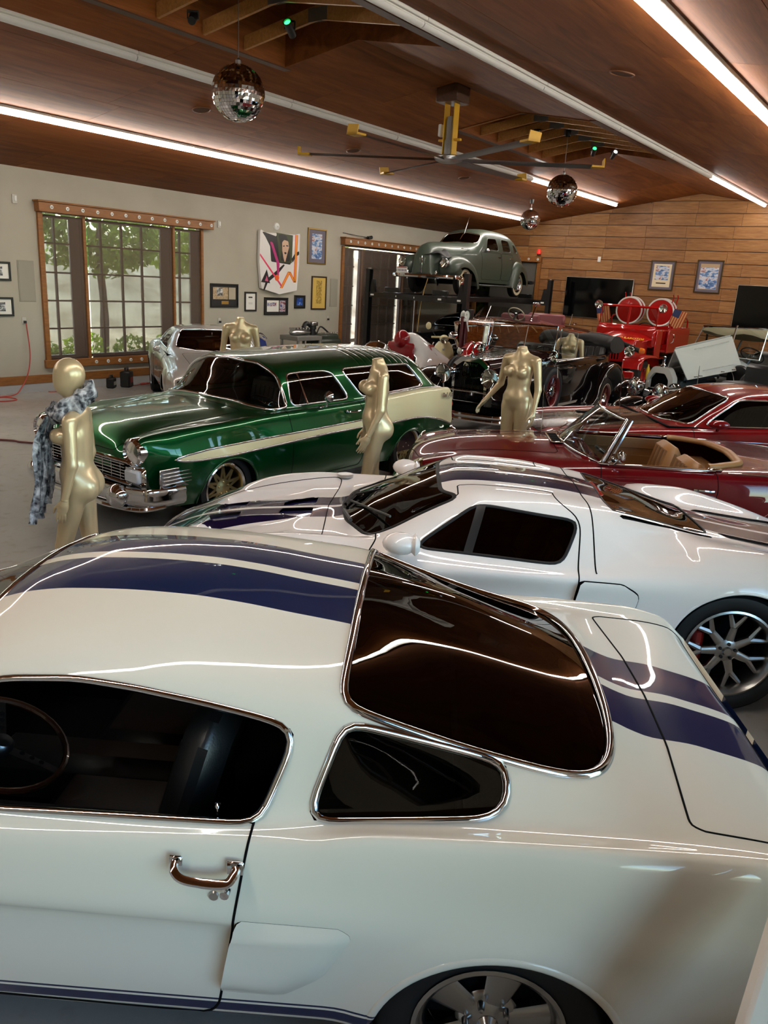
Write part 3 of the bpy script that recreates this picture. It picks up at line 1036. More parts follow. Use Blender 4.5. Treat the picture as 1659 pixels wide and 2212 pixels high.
for k, (p, s, lab) in enumerate(SHR):
    t = empty('shrub', p, 0, lab, 'shrub', 'shrubs outside the big window')
    mb = MB(); mb.tube([(0, 0, 0), (.02, 0, s)], .025, 6); mb.build('stem', BARK, t)
    mb = MB(); foliage(mb, (0, 0, s * 1.1), (s * 1.0, s * .7, s * .75), 420, .06); mb.build('foliage', LEAFS[(k + 1) % 2], t, smooth=0)['kind'] = 'stuff'
# ------------------------------------------------------------------ shared car pieces
def seat(parent, x, y, z, m, w=.5, h=.62, d=.5, tilt=12, ribs=6, head=0.0, name='seat'):
    s = empty_part(name, parent)
    mb = MB()
    mb.at((x, y, z)); mb.box((0, 0, .09), (d, w, .17), .05)
    c = mb.build('seat', m, parent)
    mb = MB(); mb.at((x - d * .5, y, z + .12), rot('Y', -tilt)); mb.box((0, 0, h / 2), (.14, w, h), .055)
    for k in range(ribs):
        yy = -w * .32 + w * .64 * k / max(1, ribs - 1); mb.box((.066, yy, h * .5), (.022, w * .085, h * .62), .01)
    if head: mb.box((-.01, 0, h + head / 2), (.10, w * .5, head), .04)
    mb.build('backrest', m, c)
    return c
def empty_part(name, parent): return None

def steering(parent, x, y, z, R=.19, tilt=62, m=None, rimr=.012, hub=None, spokes=3, holes=False):
    mb = MB(); mb.at((x, y, z), rot('Y', -tilt + 90))
    ring = [(R * math.cos(a), R * math.sin(a), 0) for a in np.linspace(0, 2 * math.pi, 33)[:-1]]
    mb2 = MB(); mb2.at((x, y, z), rot('Y', tilt - 90 + 0)); mb2.tube(ring, rimr, 8, closed=True)
    o = mb2.build('steering_wheel', m or BLACKP, parent)
    sp = MB(); sp.at((x, y, z), rot('Y', tilt - 90))
    for k in range(spokes):
        a = math.pi / 2 + 2 * math.pi * k / spokes + math.pi / 2
        ca, sa = math.cos(a), math.sin(a)
        w = .018
        V = [(ca * .03 - sa * w, sa * .03 + ca * w, -.012), (ca * .03 + sa * w, sa * .03 - ca * w, -.012), (ca * R * .97 + sa * w * .7, sa * R * .97 - ca * w * .7, 0), (ca * R * .97 - sa * w * .7, sa * R * .97 + ca * w * .7, 0)]
        sp.add(V + [(p[0], p[1], p[2] - .004) for p in V], [(0, 1, 2, 3), (7, 6, 5, 4), (0, 4, 5, 1), (1, 5, 6, 2), (2, 6, 7, 3), (3, 7, 4, 0)])
        if holes:
            for t in (.35, .52, .68):
                sp.mi = 1; sp.lathe([(0, .0015), (.009, .0015)], n=10, axis='z', c=(ca * R * t, sa * R * t, -.004 * (1 - t))); sp.mi = 0
    sp.lathe([(0, .015), (.03, .012), (.04, 0), (.04, -.03)], n=16, axis='z')
    sp.build('steering_spokes', [hub or CHROME, DARK], o)
    sh = MB(); d = rot('Y', tilt - 90) @ np.array([0, 0, -1.0]); sh.tube([np.array((x, y, z)) + d * .03, np.array((x, y, z)) + d * .4], .025, 8); sh.build('steering_column', BLACKP, o)
    return o

def tub(parent, x0, x1, hw, z0, zt, m=None):
    """dark cabin floor, bulkheads and side cards under the glass"""
    mb = MB(); mb.box(((x0 + x1) / 2, 0, z0), (abs(x1 - x0), hw * 2, .03))
    mb.box((x0, 0, (z0 + zt) / 2), (.03, hw * 2, zt - z0)); mb.box((x1, 0, (z0 + zt) / 2), (.03, hw * 2, zt - z0))
    for s in (-1, 1): mb.box(((x0 + x1) / 2, s * hw, (z0 + zt) / 2), (abs(x1 - x0), .03, zt - z0))
    return mb.build('cabin_floor', m or DARK, parent, smooth=0)

def arch_warp(arches, bulge=.02, wid=.055):
    """swells the flank round each wheel opening"""
    def w(G):
        for cx, cz, r in arches:
            d = np.hypot(G[..., 0] - cx, G[..., 2] - cz); k = np.exp(-((np.maximum(d - r, 0)) / wid) ** 2) * bulge
            side = np.clip((np.abs(G[..., 1]) - .55) / .15, 0, 1); G[..., 1] += k * side * np.sign(G[..., 1] + 1e-9) * (G[..., 2] < cz + r + .12)
        return G
    return w

def carve(shell, arches):
    """open the wheel wells; returns shell and lip lines"""
    lips = []
    for cx, cz, r in arches:
        f = lambda V, cx=cx, cz=cz, r=r: np.where(np.abs(V[:, 1]) > .45, np.hypot(V[:, 0] - cx, V[:, 2] - cz) - r, .3)
        ins, shell, ln = shell.split(f); lips += ln
    return shell, lips

def wells(parent, arches, hw, name='wheel_well', depth=.32):
    for cx, cz, r in arches:
        for s in (-1, 1):
            mb = MB(); a = np.linspace(-20, 200, 17)
            pr = [(cx + (r + .004) * math.cos(math.radians(t)), cz + (r + .004) * math.sin(math.radians(t))) for t in a]
            V = []; F = []
            for (x, z) in pr: V += [(x, s * (hw - .015), z), (x, s * (hw - depth), z)]
            for i in range(len(pr) - 1): F.append((2 * i, 2 * i + 1, 2 * i + 3, 2 * i + 2))
            V2 = [(x, s * (hw - depth), z) for x, z in pr]
            mb.add(V, F); mb.add(V2, [tuple(range(len(V2)))]); mb.build(name, DARK, parent, smooth=0)

# ------------------------------------------------------------------ white fastback with blue stripes
def m_gt350(name, z_lines=True):
    g = NT(name)
    x, y, z = g.xyz()
    ay = g.math('ABSOLUTE', y)
    a = g.math('GREATER_THAN', ay, .030); b = g.math('LESS_THAN', ay, .272)
    st = g.math('MULTIPLY', a, b)
    st = g.math('MULTIPLY', st, g.math('GREATER_THAN', z, .62))
    zz = g.math('ADD', z, g.math('MULTIPLY', x, .021))
    side = g.math('GREATER_THAN', ay, .7)
    def band(lo, hi): return g.math('MULTIPLY', g.math('GREATER_THAN', zz, lo), g.math('LESS_THAN', zz, hi))
    rk = g.math('MAXIMUM', g.math('MAXIMUM', band(.3655, .372), band(.3305, .3585)), band(.3175, .3235))
    st = g.math('MAXIMUM', st, g.math('MULTIPLY', rk, side))
    g.base(g.mix(st, (216, 209, 194), (14, 28, 62)))
    g.set(rough=.3, coat=1.0)
    return g.m

def build_gt350():
    car = empty('fastback_car', (1.552, 2.254, 0), 2.137, 'white fastback car with twin blue stripes filling the foreground', 'car')
    PM = m_gt350('white_paint_blue_stripes')
    L0 = [(2.28, 0, .70, 2.30), (2.2, 0, .80), (2.0, 0, .865), (1.5, 0, .925), (1.0, 0, .965), (.86, 0, .972), (.70, 0, 1.05), (.45, 0, 1.175), (.30, 0, 1.24), (.224, 0, 1.275), (.121, 0, 1.307), (-.004, 0, 1.326), (-.25, 0, 1.337), (-.376, 0, 1.335), (-.54, 0, 1.322), (-.703, 0, 1.30), (-.912, 0, 1.272),
          (-1.2, 0, 1.195), (-1.5, 0, 1.093), (-1.74, 0, .999), (-1.81, 0, .969), (-1.87, 0, .951), (-1.99, 0, .939), (-2.085, 0, .918), (-2.18, 0, .894), (-2.24, 0, .872), (-2.31, 0, .80, -2.31)]
    L1 = [(p[0], .27, p[2] - (.016 if -1.0 < p[0] < .5 else .006), p[3] if len(p) > 3 else p[0]) for p in L0]
    L2 = [(2.28, .50, .68, 2.28), (2.2, .52, .785), (2.0, .55, .85), (1.5, .60, .905), (1.0, .62, .945), (.80, .64, .95), (.62, .655, 1.0), (.40, .645, 1.095), (.22, .635, 1.165), (.03, .625, 1.21), (-.167, .622, 1.223), (-.34, .622, 1.222), (-.525, .622, 1.213), (-.74, .626, 1.198), (-.90, .630, 1.178),
          (-1.063, .625, 1.128), (-1.247, .618, 1.074), (-1.444, .612, 1.026), (-1.56, .615, 1.0), (-1.70, .63, .965), (-1.87, .66, .936), (-2.05, .68, .922), (-2.2, .68, .895), (-2.31, .665, .81, -2.31)]
    L3 = [(2.28, .60, .665, 2.27), (2.2, .64, .77), (2.0, .69, .825), (1.5, .74, .865), (1.0, .76, .885), (.80, .77, .89), (.4, .785, .886), (0, .795, .884), (-.4, .79, .897), (-.68, .782, .91), (-.85, .772, .918), (-1.1, .765, .928), (-1.35, .76, .937), (-1.7, .755, .938), (-2.05, .755, .928), (-2.2, .75, .903), (-2.31, .735, .815, -2.31)]
    L4 = [(2.28, .70, .63, 2.25), (2.2, .76, .74), (2.0, .80, .785), (1.5, .83, .825), (1.0, .838, .838), (0, .838, .848), (-.4, .838, .862), (-.71, .838, .88), (-.85, .84, .896), (-.92, .842, .914), (-1.03, .843, .932), (-1.3, .845, .943), (-1.57, .845, .947), (-2.0, .838, .940), (-2.2, .825, .905), (-2.31, .80, .82, -2.31)]
    L5 = [(2.28, .72, .58, 2.24), (2.0, .83, .70), (1.5, .855, .73), (1.0, .864, .73), (0, .868, .735), (-.6, .868, .745), (-1.0, .868, .755), (-1.5, .87, .76), (-2.0, .862, .76), (-2.31, .82, .70, -2.30)]
    L6 = [(2.28, .72, .52, 2.24), (2.0, .835, .655), (1.5, .862, .668), (1.0, .872, .664), (0, .875, .66), (-.62, .875, .662), (-1.0, .876, .665), (-1.5, .875, .66), (-2.0, .865, .66), (-2.31, .82, .62, -2.30)]
    L7 = [(2.28, .72, .47, 2.24), (2.0, .82, .60), (1.5, .842, .61), (1.0, .848, .615), (0, .850, .612), (-.60, .850, .612), (-.85, .868, .612), (-1.2, .874, .60), (-2.0, .86, .59), (-2.31, .81, .56, -2.30)]
    L8 = [(2.28, .71, .40, 2.23), (2.0, .825, .45), (1.0, .85, .43), (0, .857, .41), (-.6, .859, .42), (-1.0, .86, .43), (-1.5, .862, .45), (-2.0, .85, .47), (-2.31, .80, .47, -2.30)]
    L9 = [(2.28, .70, .36, 2.23), (2.0, .82, .33), (0, .855, .318), (-.6, .857, .332), (-1.03, .857, .345), (-1.7, .855, .37), (-2.0, .83, .40), (-2.31, .78, .42, -2.30)]
    LA = [(2.28, .66, .33, 2.22), (2.0, .76, .30), (0, .79, .286), (-1.0, .79, .31), (-2.0, .76, .36), (-2.31, .70, .39, -2.29)]
    arches = [(-1.385, .272, .362), (1.372, .285, .355)]
    S = np.concatenate([np.linspace(2.28, 2.1, 8)[:-1], np.linspace(2.1, -2.1, 150)[:-1], np.linspace(-2.1, -2.31, 12)])
    sh, G = loft([L0, L1, L2, L3, L4, L5, L6, L7, L8, L9, LA], S, [6, 8, 10, 5, 5, 4, 4, 7, 5, 3], crease=(9,), warp=arch_warp(arches, .018, .06))
    cap(G, 0, 'nose_panel', PM, car); cap(G, -1, 'tail_panel', PM, car)
    sh, lips = carve(sh, arches)
    wells(car, arches, .86)
    # rear glass
    ed = [tuple(p[:2]) for p in spline([(-1.50, .61, 0), (-1.59, .592, 0), (-1.66, .53, 0), (-1.705, .41, 0), (-1.73, .22, 0), (-1.738, 0, 0)], 6)]
    rg = rpoly([(-.905, -.628), (-.905, .628)] + ed + [(a, -b) for a, b in ed[-2::-1]], [.02, .02] + [0] * (2 * len(ed) - 1), 5)
    bg_, sh, ln = sh.split(only(sdf(rg, 0, 1), lambda V: (V[:, 2] > .93) & (V[:, 0] < -.6)))
    bg_.off(-.008).build('rear_window', DARKTINT, car)
    strip_trim(ln, .014, .012, CHROME, 'rear_window_trim', car)
    # windscreen
    wsp = rpoly([(.23, .555), (.23, -.555), (.80, -.655), (.86, 0), (.80, .655)], [.06, .06, .1, .5, .1], 6)
    ws, sh, ln = sh.split(only(sdf(wsp, 0, 1), lambda V: (V[:, 2] > .90) & (V[:, 0] > .1)))
    ws.off(-.006).build('windshield', CLEAR, car); strip_trim(ln, .012, .009, CHROME, 'windshield_trim', car)
    # door windows and quarter windows, both sides
    for sd, T in ((1, LEFT), (-1, RIGHT)):
        dwp = rpoly([(.60, .93), (.42, 1.035), (.26, 1.125), (.03, 1.192), (-.167, 1.206), (-.34, 1.196), (-.525, 1.174), (-.68, 1.152), (-.795, 1.128), (-.775, 1.06), (-.715, .905), (-.5, .899), (.0, .886), (.55, .892)], [.03, .2, .2, .2, .3, .3, .3, .2, .055, .1, .01, .2, .3, .03], 5)
        dw, sh, ln = sh.split(only(sdf(dwp), T))
        strip_trim(ln, .011, .010, CHROME, 'window_trim', car)
        qp = rpoly([(-.917, 1.150), (-1.372, 1.038), (-1.368, .962), (-1.31, .945), (-.86, .917), (-.843, .93)], [.018, .02, .02, .02, .012, .012], 5)
        qw, sh, ln = sh.split(only(sdf(qp), lambda V, T=T: T(V) & (np.abs(V[:, 1]) < .80)))
        qw.off(-.006).build('quarter_window', TINT if sd > 0 else DARKTINT, car)
        strip_trim(ln, .011, .012, CHROME, 'quarter_window_trim', car)
        # door outline
        dp = rpoly([(.85, .99), (-.705, .93), (-.668, .66), (-.622, .33), (.80, .315)], [.02, .01, .3, .06, .05], 5)
        dr, sh, ln = sh.split(only(sdf(dp), lambda V, T=T: T(V) & (np.abs(V[:, 1]) > .60) & (V[:, 2] < 1.0)))
        dob = dr.build('door', PM, car); seam(ln, 'door_gap', car, .0042)
        if sd > 0:
            dr_l = dob
        h = MB(); s = sd        # pull handle: two bases and a curved grip
        path = spline([(-.515, s * .868, .835), (-.520, s * .893, .828), (-.545, s * .906, .814), (-.60, s * .908, .808), (-.655, s * .906, .810), (-.672, s * .893, .822), (-.675, s * .868, .828)], 5)
        h.tube(path, [.011] * 5 + [.012] * 10 + [.013] * 15 + [.015], 8, flat=.75); h.lathe([(0, .03), (.012, .028), (.013, 0)], n=10, axis='y', c=(-.652, s * .874 if s > 0 else s * .904, .768))
        h.box((-.517, s * .868, .835), (.035, .008, .03), .003); h.box((-.672, s * .868, .828), (.045, .008, .04), .003)
        h.build('door_handle', CHROME, dob)
        lk = MB(); lk.lathe([(0, .006), (.012, .006), (.014, .0)], n=14, axis='y', c=(-.617, s * .869 + (0 if s > 0 else -.004), .738)); lk.build('door_lock', STEEL, dob)
        # side scoop
        sp = rpoly([(-.675, .668), (-.955, .672), (-.985, .645), (-.905, .49), (-.80, .415), (-.632, .412)], [.004, .03, .03, .05, .05, .004], 5)
        sc, sh, ln = sh.split(only(sdf(sp), lambda V, T=T: T(V) & (np.abs(V[:, 1]) > .7)))
        f = sdf(sp); d = -f(sc.V)
        xe = np.interp(sc.V[:, 2], [.412, .668], [-.632, -.675])            # front edge stays open
        t1 = np.clip(-(sc.V[:, 0] - xe) / .05, 0, 1); dd = np.where(t1 < 1, np.maximum(d, (1 - t1) * .03), d)
        k = np.clip(d / .045, 0, 1); k = k * k * (3 - 2 * k)
        fr = np.clip(1 - (xe - sc.V[:, 0]) / .30, 0, 1)
        top = np.clip(np.minimum((np.interp(sc.V[:, 0], [-.985, -.675], [.66, .668]) - sc.V[:, 2]) / .04, (sc.V[:, 2] - .412) / .05), 0, 1)
        kk = np.where(xe - sc.V[:, 0] < .06, np.clip(top, 0, 1), k)
        sc2 = sc.off(.001 + .036 * kk * (.35 + .65 * fr)); sc2.N = renorm(sc2.V, sc2.F)
        if (sc2.N * sc.N).sum() < 0: sc2.N = -sc2.N
        sc2.build('side_scoop', PM, car)
        sc.off(-.012).build('scoop_recess', DARK, car)
    # deck lid
    tp = rpoly([(-1.912, .30), (-1.918, 0), (-1.912, -.30), (-1.865, -.70), (-2.27, -.725), (-2.27, .725), (-1.865, .70)], [.3, 0, .3, .04, .02, .02, .04], 5)
    tk, sh, ln = sh.split(only(sdf(tp, 0, 1), lambda V: (V[:, 2] > .80) & (V[:, 0] < -1.7)))
    tk.build('trunk_lid', PM, car); seam(ln, 'trunk_gap', car, .004)
    hp = rpoly([(.93, .62), (.95, -.62), (2.16, -.56), (2.16, .56)], .04, 5)
    hd, sh, ln = sh.split(only(sdf(hp, 0, 1), lambda V: (V[:, 2] > .70) & (V[:, 0] > .9)))
    hd.build('hood', PM, car); seam(ln, 'hood_gap', car)
    sh.build('body', PM, car)
    cab = Shell(sh.V, sh.N, [f for f in sh.F if -1.75 < sh.V[f[0]][0] < .95 and sh.V[f[0]][2] > .5])
    cab.compact().off(-.03).build('headliner', LEATHER, car)
    trims(lips, .012, .004, PM, 'arch_lip', car)
    # cabin
    tub(car, .95, -1.8, .74, .30, .86)
    d = MB(); d.box((.62, 0, .84), (.30, 1.42, .20), .06); d.box((.52, .38, .90), (.12, .42, .1), .03); d.build('dashboard', BLACKP, car)
    seat(car, -.12, .36, .36, LEATHER, w=.52, h=.60, tilt=16); seat(car, -.12, -.36, .36, LEATHER, w=.52, h=.60, tilt=16)
    mb = MB(); mb.box((-1.05, 0, .62), (.60, 1.1, .08), .03); mb.box((-1.5, 0, .80), (.5, 1.2, .05), .02); mb.build('rear_deck', LEATHER, car)
    mb = MB(); mb.box((.0, 0, .44), (.9, .2, .22), .05); mb.build('console', BLACKP, car)
    steering(car, .205, .38, .80, R=.205, tilt=64, m=mat('walnut_rim', (52, 26, 14), .25, coat=.6), rimr=.011, hub=mat('satin_spoke', (120, 122, 126), .3, metal=1), holes=True)
    lkb = MB(); lkb.lathe([(.0035, 0), (.0035, .02), (.009, .024), (.009, .032), (0, .035)], n=10, axis='z', c=(-.60, .765, .905)); lkb.build('lock_button', CHROME, car)
    # lamps, bumper, tail
    for s in (-1, 1):
        for k in range(3):
            mb = MB(); mb.box((-2.315, s * (.48 + k * .075), .70), (.03, .05, .17), .012); mb.build('tail_lamp', REDLENS, car)
        mb = MB(); mb.lathe([(.0, .03), (.075, .02), (.09, 0), (.10, -.05)], n=20, axis='x', c=(2.245, s * .60, .60)); mb.build('headlamp', REFL, car)
    mb = MB(); mb.tube(spline([(-2.15, .86, .50), (-2.30, .84, .50), (-2.39, .60, .50), (-2.41, 0, .50), (-2.39, -.60, .50), (-2.30, -.84, .50), (-2.15, -.86, .50)], 5), .045, 8, flat=1.0); mb.build('rear_bumper', CHROME, car)
    mb = MB(); mb.tube(spline([(2.15, .84, .47), (2.30, .78, .47), (2.37, .4, .47), (2.38, 0, .47), (2.37, -.4, .47), (2.30, -.78, .47), (2.15, -.84, .47)], 5), .04, 8); mb.build('front_bumper', CHROME, car)
    mb = MB(); mb.box((2.275, 0, .58), (.03, .86, .17), .01); mb.build('grille', BLACKP, car)
    mb = MB(); mb.lathe([(0, .02), (.04, .018), (.045, 0)], n=20, axis='x', c=(-2.325, 0, .70)); mb.build('fuel_cap', CHROME, car)
    def st(rim, r, h):        # five broad spokes with slots between
        y = h * .55
        rim.lathe([(0, y + .012), (.035, y + .010), (.05, y), (.078, y - .006), (.09, y - .02)], n=30, axis='y')
        for k in range(5):
            a = math.pi / 2 + .25 + 2 * math.pi * k / 5
            spoke(rim, a, .06, r - .022, .033, .058, y + .002, y - .004, .03, .35)
        lug(rim, .062, 5, y - .012, .010, math.pi / 2 + .25 + math.pi / 5, .028)
        rim.lathe([(.0, y + .03), (.018, y + .028), (.03, y + .012)], n=16, axis='y')
    def dk(rim, r, h): pass
    WM = mat('grey_mag_wheel', (168, 168, 168), .22, metal=1)
    for x in (-1.37, 1.37):
        for s in (-1, 1): wheel(car, (x, s * .745, .325), .325, .205, .19, st, s, WM)
    return car
build_gt350()
# ------------------------------------------------------------------ low white mid-engined coupe with dark blue stripes
def m_twostripe(name, base, stripe, a0, a1, zmin, coatv=1.0):
    g = NT(name); x, y, z = g.xyz(); ay = g.math('ABSOLUTE', y)
    st = g.math('MULTIPLY', g.math('GREATER_THAN', ay, a0), g.math('LESS_THAN', ay, a1)); st = g.math('MULTIPLY', st, g.math('GREATER_THAN', z, zmin))
    g.base(g.mix(st, base, stripe)); g.set(rough=.3, coat=coatv); return g.m

def build_gt():
    car = empty('mid_engine_coupe', (4.526, 2.329, 0), 2.153, 'low white mid-engined supercar with dark blue twin stripes behind the striped fastback', 'car')
    PM = m_twostripe('white_paint_navy_stripes', (233, 226, 221), (22, 15, 46), .022, .235, .5)
    L0 = [(2.32, 0, .40, 2.36), (2.25, 0, .52), (2.05, 0, .635), (1.845, 0, .709), (1.69, 0, .742), (1.52, 0, .767), (1.39, 0, .78), (1.128, 0, .805), (1.0, 0, .815), (.964, 0, .822), (.75, 0, .925), (.50, 0, 1.032), (.306, 0, 1.097), (.216, 0, 1.118), (.069, 0, 1.126), (-.012, 0, 1.125), (-.269, 0, 1.113), (-.417, 0, 1.101), (-.633, 0, 1.07), (-.70, 0, 1.056), (-1.0, 0, .985), (-1.345, 0, .898), (-1.572, 0, .861), (-1.881, 0, .819), (-2.15, 0, .79), (-2.32, 0, .74, -2.32)]
    L1 = [(p[0], .26, p[2] - (.012 if -1.0 < p[0] < .9 else .004), p[3] if len(p) > 3 else p[0]) for p in L0]
    L2 = [(2.32, .48, .385, 2.32), (2.25, .50, .50), (2.0, .52, .615), (1.7, .53, .722), (1.2, .56, .79), (.95, .59, .81), (.80, .62, .825), (.62, .64, .885), (.45, .635, .965), (.25, .615, 1.05), (.1, .605, 1.088), (-.2, .60, 1.082), (-.5, .59, 1.05), (-.715, .545, 1.03), (-1.0, .46, .968), (-1.36, .385, .882), (-1.6, .42, .855), (-1.9, .45, .812), (-2.15, .45, .775), (-2.32, .45, .72, -2.32)]
    L3 = [(2.32, .66, .36, 2.24), (2.25, .68, .44), (2.1, .71, .55), (1.81, .74, .70), (1.57, .76, .795), (1.377, .77, .832), (1.137, .78, .852), (.743, .80, .85), (.5, .815, .835), (.18, .83, .812), (-.13, .84, .792), (-.35, .85, .785), (-.52, .845, .80), (-.75, .82, .842), (-1.03, .80, .885), (-1.25, .80, .917), (-1.473, .80, .911), (-1.82, .79, .838), (-2.15, .76, .72), (-2.32, .73, .63, -2.30)]
    L4 = [(2.32, .74, .32, 2.15), (2.0, .86, .52), (1.7, .91, .62), (1.4, .935, .68), (1.0, .935, .72), (.5, .93, .743), (0, .925, .748), (-.46, .925, .745), (-1.0, .952, .775), (-1.36, .965, .80), (-1.8, .94, .73), (-2.32, .82, .54, -2.28)]
    L5 = [(2.32, .75, .26, 2.13), (2.0, .88, .40), (1.4, .945, .5), (1.0, .915, .56), (.5, .885, .60), (0, .88, .62), (-.46, .90, .62), (-1.0, .962, .62), (-1.36, .975, .62), (-1.8, .955, .58), (-2.32, .83, .46, -2.28)]
    L6 = [(2.32, .75, .20, 2.12), (2.0, .88, .26), (1.0, .925, .27), (0, .93, .27), (-1.0, .955, .27), (-1.8, .94, .33), (-2.32, .82, .38, -2.28)]
    L7 = [(2.32, .68, .15, 2.1), (2.0, .80, .15), (0, .86, .14), (-1.0, .88, .15), (-2.32, .74, .30, -2.26)]
    arches = [(-1.368, .362, .398), (1.355, .335, .372)]
    aw = arch_warp(arches, .012, .07)
    def dent(G):
        G = aw(G)
        for (pc, sz, dep) in (((1.52, .36), (.32, .16), .09),):
            u = np.clip(1 - np.abs(G[..., 0] - pc[0]) / sz[0], 0, 1); v = np.clip(1 - np.abs(np.abs(G[..., 1]) - pc[1]) / sz[1], 0, 1)
            ramp = np.clip((G[..., 0] - (pc[0] - sz[0])) / (2 * sz[0]), 0, 1)
            G[..., 2] -= dep * ramp * np.clip(v * 4, 0, 1) * np.clip(u * 5, 0, 1) * (G[..., 2] > .55)
        # wedge-shaped upper intake behind the door
        z0 = np.interp(G[..., 0], [-1.1, -.62], [.90, .985]); top = np.interp(G[..., 0], [-1.1, -.62], [.945, .99])
        bot = np.interp(G[..., 0], [-1.1, -.85, -.62], [.865, .845, .96]); dpt = np.interp(G[..., 0], [-1.12, -1.10, -.62], [0, .055, 0])
        ins = np.clip(np.minimum(top - G[..., 2], G[..., 2] - bot) / .015, 0, 1)
        G[..., 1] -= dpt * ins * (np.abs(G[..., 1]) > .5)
        return G
    S = np.concatenate([np.linspace(2.32, 2.1, 12)[:-1], np.linspace(2.1, -2.1, 170)[:-1], np.linspace(-2.1, -2.32, 10)])
    sh, G = loft([L0, L1, L2, L3, L4, L5, L6, L7], S, [8, 10, 14, 8, 7, 8, 4], warp=dent)
    cap(G, 0, 'nose_panel', PM, car); cap(G, -1, 'tail_panel', PM, car)
    sh, lips = carve(sh, arches); wells(car, arches, .95)
    trims(lips, .008, .002, PM, 'arch_lip', car)
    eg = rpoly([(-.70, .50), (-.70, -.50), (-1.36, -.315), (-1.36, .315)], [.02, .02, .03, .03], 5)
    e, sh, ln = sh.split(only(sdf(eg, 0, 1), lambda V: V[:, 2] > .82)); e.off(-.004).build('engine_window', DARKTINT, car); strip_trim(ln, .008, .004, BLACKRUB, 'engine_window_seal', car)
    for s in (-1, 1):
        st = rpoly([(-.73, s * .525), (-1.37, s * .345), (-1.37, s * .385), (-.75, s * .56)], .012, 4)
        a, sh, ln = sh.split(only(sdf(st, 0, 1), lambda V: V[:, 2] > .82)); a.off(-.012).build('engine_bay_vent', DARK, car)
        gp = rpoly([(-1.43, s * .245), (-2.05, s * .245), (-2.05, s * .40), (-1.50, s * .33)], .012, 4)
        a, sh, ln = sh.split(only(sdf(gp, 0, 1), lambda V: V[:, 2] > .70)); a.off(-.012).build('deck_grille', BLACKP, car)
    wp = rpoly([(.325, .40), (.335, 0), (.325, -.40), (.20, -.56), (.74, -.66), (.90, -.36), (.952, 0), (.90, .36), (.74, .66), (.20, .56)], [.2, .1, .2, .05, .08, .3, .3, .3, .08, .05], 5)
    w, sh, ln = sh.split(only(sdf(wp, 0, 1), lambda V: (V[:, 2] > .80) & (V[:, 0] > .05))); w.off(-.004).build('windshield', TINT, car); strip_trim(ln, .014, .003, BLACKRUB, 'windshield_seal', car)
    for sd, T in ((1, LEFT), (-1, RIGHT)):
        sp = rpoly([(.47, .838), (.135, 1.062), (.05, 1.066), (-.48, 1.012), (-.375, .80), (-.2, .805), (.18, .825)], [.01, .03, .1, .03, .07, .2, .2], 5)
        w, sh, ln = sh.split(only(sdf(sp), T)); w.off(-.004).build('side_window', DARKTINT, car); dv, _, _ = w.split(lambda V: np.abs(V[:, 0] - np.interp(V[:, 2], [.8, 1.07], [.17, .09])) - .026); dv.off(.003).build('window_divider', BLACKP, car); strip_trim(ln, .010, .004, BLACKRUB, 'side_window_seal', car)
        dp = rpoly([(.62, .95), (.22, 1.12), (-.30, 1.13), (-.49, 1.02), (-.46, .75), (-.44, .32), (.72, .32), (.74, .80)], [.05, .1, .15, .1, .2, .05, .1, .1], 5)
        d, sh, ln = sh.split(only(sdf(dp), lambda V, T=T: T(V) & (np.abs(V[:, 1]) > .33) & ((np.abs(V[:, 1]) > .52) | (V[:, 0] < .22))))
        dob = d.build('door', PM, car); seam(ln, 'door_gap', car, .005)
        mb = MB(); mb.box((-.35, sd * .921, .724), (.13, .006, .022), .003); mb.build('door_handle', PM, dob)
        cp = rpoly([(-.462, .742), (-.70, .742), (-.80, .69), (-.775, .55), (-.70, .42), (-.44, .40)], [.01, .05, .05, .08, .08, .01], 5)
        sc, sh, ln = sh.split(only(sdf(cp), lambda V, T=T: T(V) & (np.abs(V[:, 1]) > .80)))
        dd = np.clip(-(sc.V[:, 0] + .45) / .3, 0, 1); o2 = sc.off(.012 + .022 * (1 - dd)); o2.build('intake_scoop', PM, car); seam(ln, 'scoop_gap', car, .006)
        sc.off(-.004).build('intake_recess', DARK, car)
        mb = MB(); mb.at((.55, sd * .93, .875)); mb.ell((0, 0, .02), (.10, .085, .062), 18, 10); mb.box((-.085, 0, .02), (.05, .15, .1), .03); mb.tube([(.0, -sd * .02, -.02), (.02, -sd * .12, -.05)], .025, 8); mb.build('side_mirror', PM, car)
        mb = MB(); mb.lathe([(.0, .0), (.04, .002), (.06, .0), (.06, -.02)], n=20, axis='z', c=(1.0, sd * .72, .862)) if sd < 0 else None
        if sd < 0: mb.build('fuel_cap', STEEL, car)
        hp = rpoly([(2.14, sd * .56), (2.02, sd * .80), (1.72, sd * .80), (1.78, sd * .62)], .03, 5)
        h, sh, ln = sh.split(only(sdf(hp, 0, 1), lambda V: V[:, 2] > .42)); h.off(-.004).build('headlamp_lens', TINT, car); seam(ln, 'headlamp_gap', car, .004)
        h.off(-.03).build('headlamp_bowl', REFL, car)
    NV = mat('navy_vent', (14, 12, 60), .3, coat=.8)
    for s in (-1, 1):
        for poly, nm in (([(1.37, .13), (1.29, .20), (1.14, .25), (1.14, .03), (1.36, .03)], 'hood_vent'), ([(1.85, .06), (1.62, .06), (1.62, .20), (1.80, .20)], 'hood_vent')):
            a, sh, ln = sh.split(only(sdf(rpoly([(x, s * y) for x, y in poly], .012, 3), 0, 1), lambda V: (V[:, 2] > .55) & (V[:, 0] > 1))); a.off(-.02).build(nm, NV, car); seam(ln, 'vent_edge', car, .004, PM)
    # rear clamshell seam across the roof
    gpx = rpoly([(-.56, .9), (-.56, -.9), (-2.6, -.9), (-2.6, .9)], .01, 2)
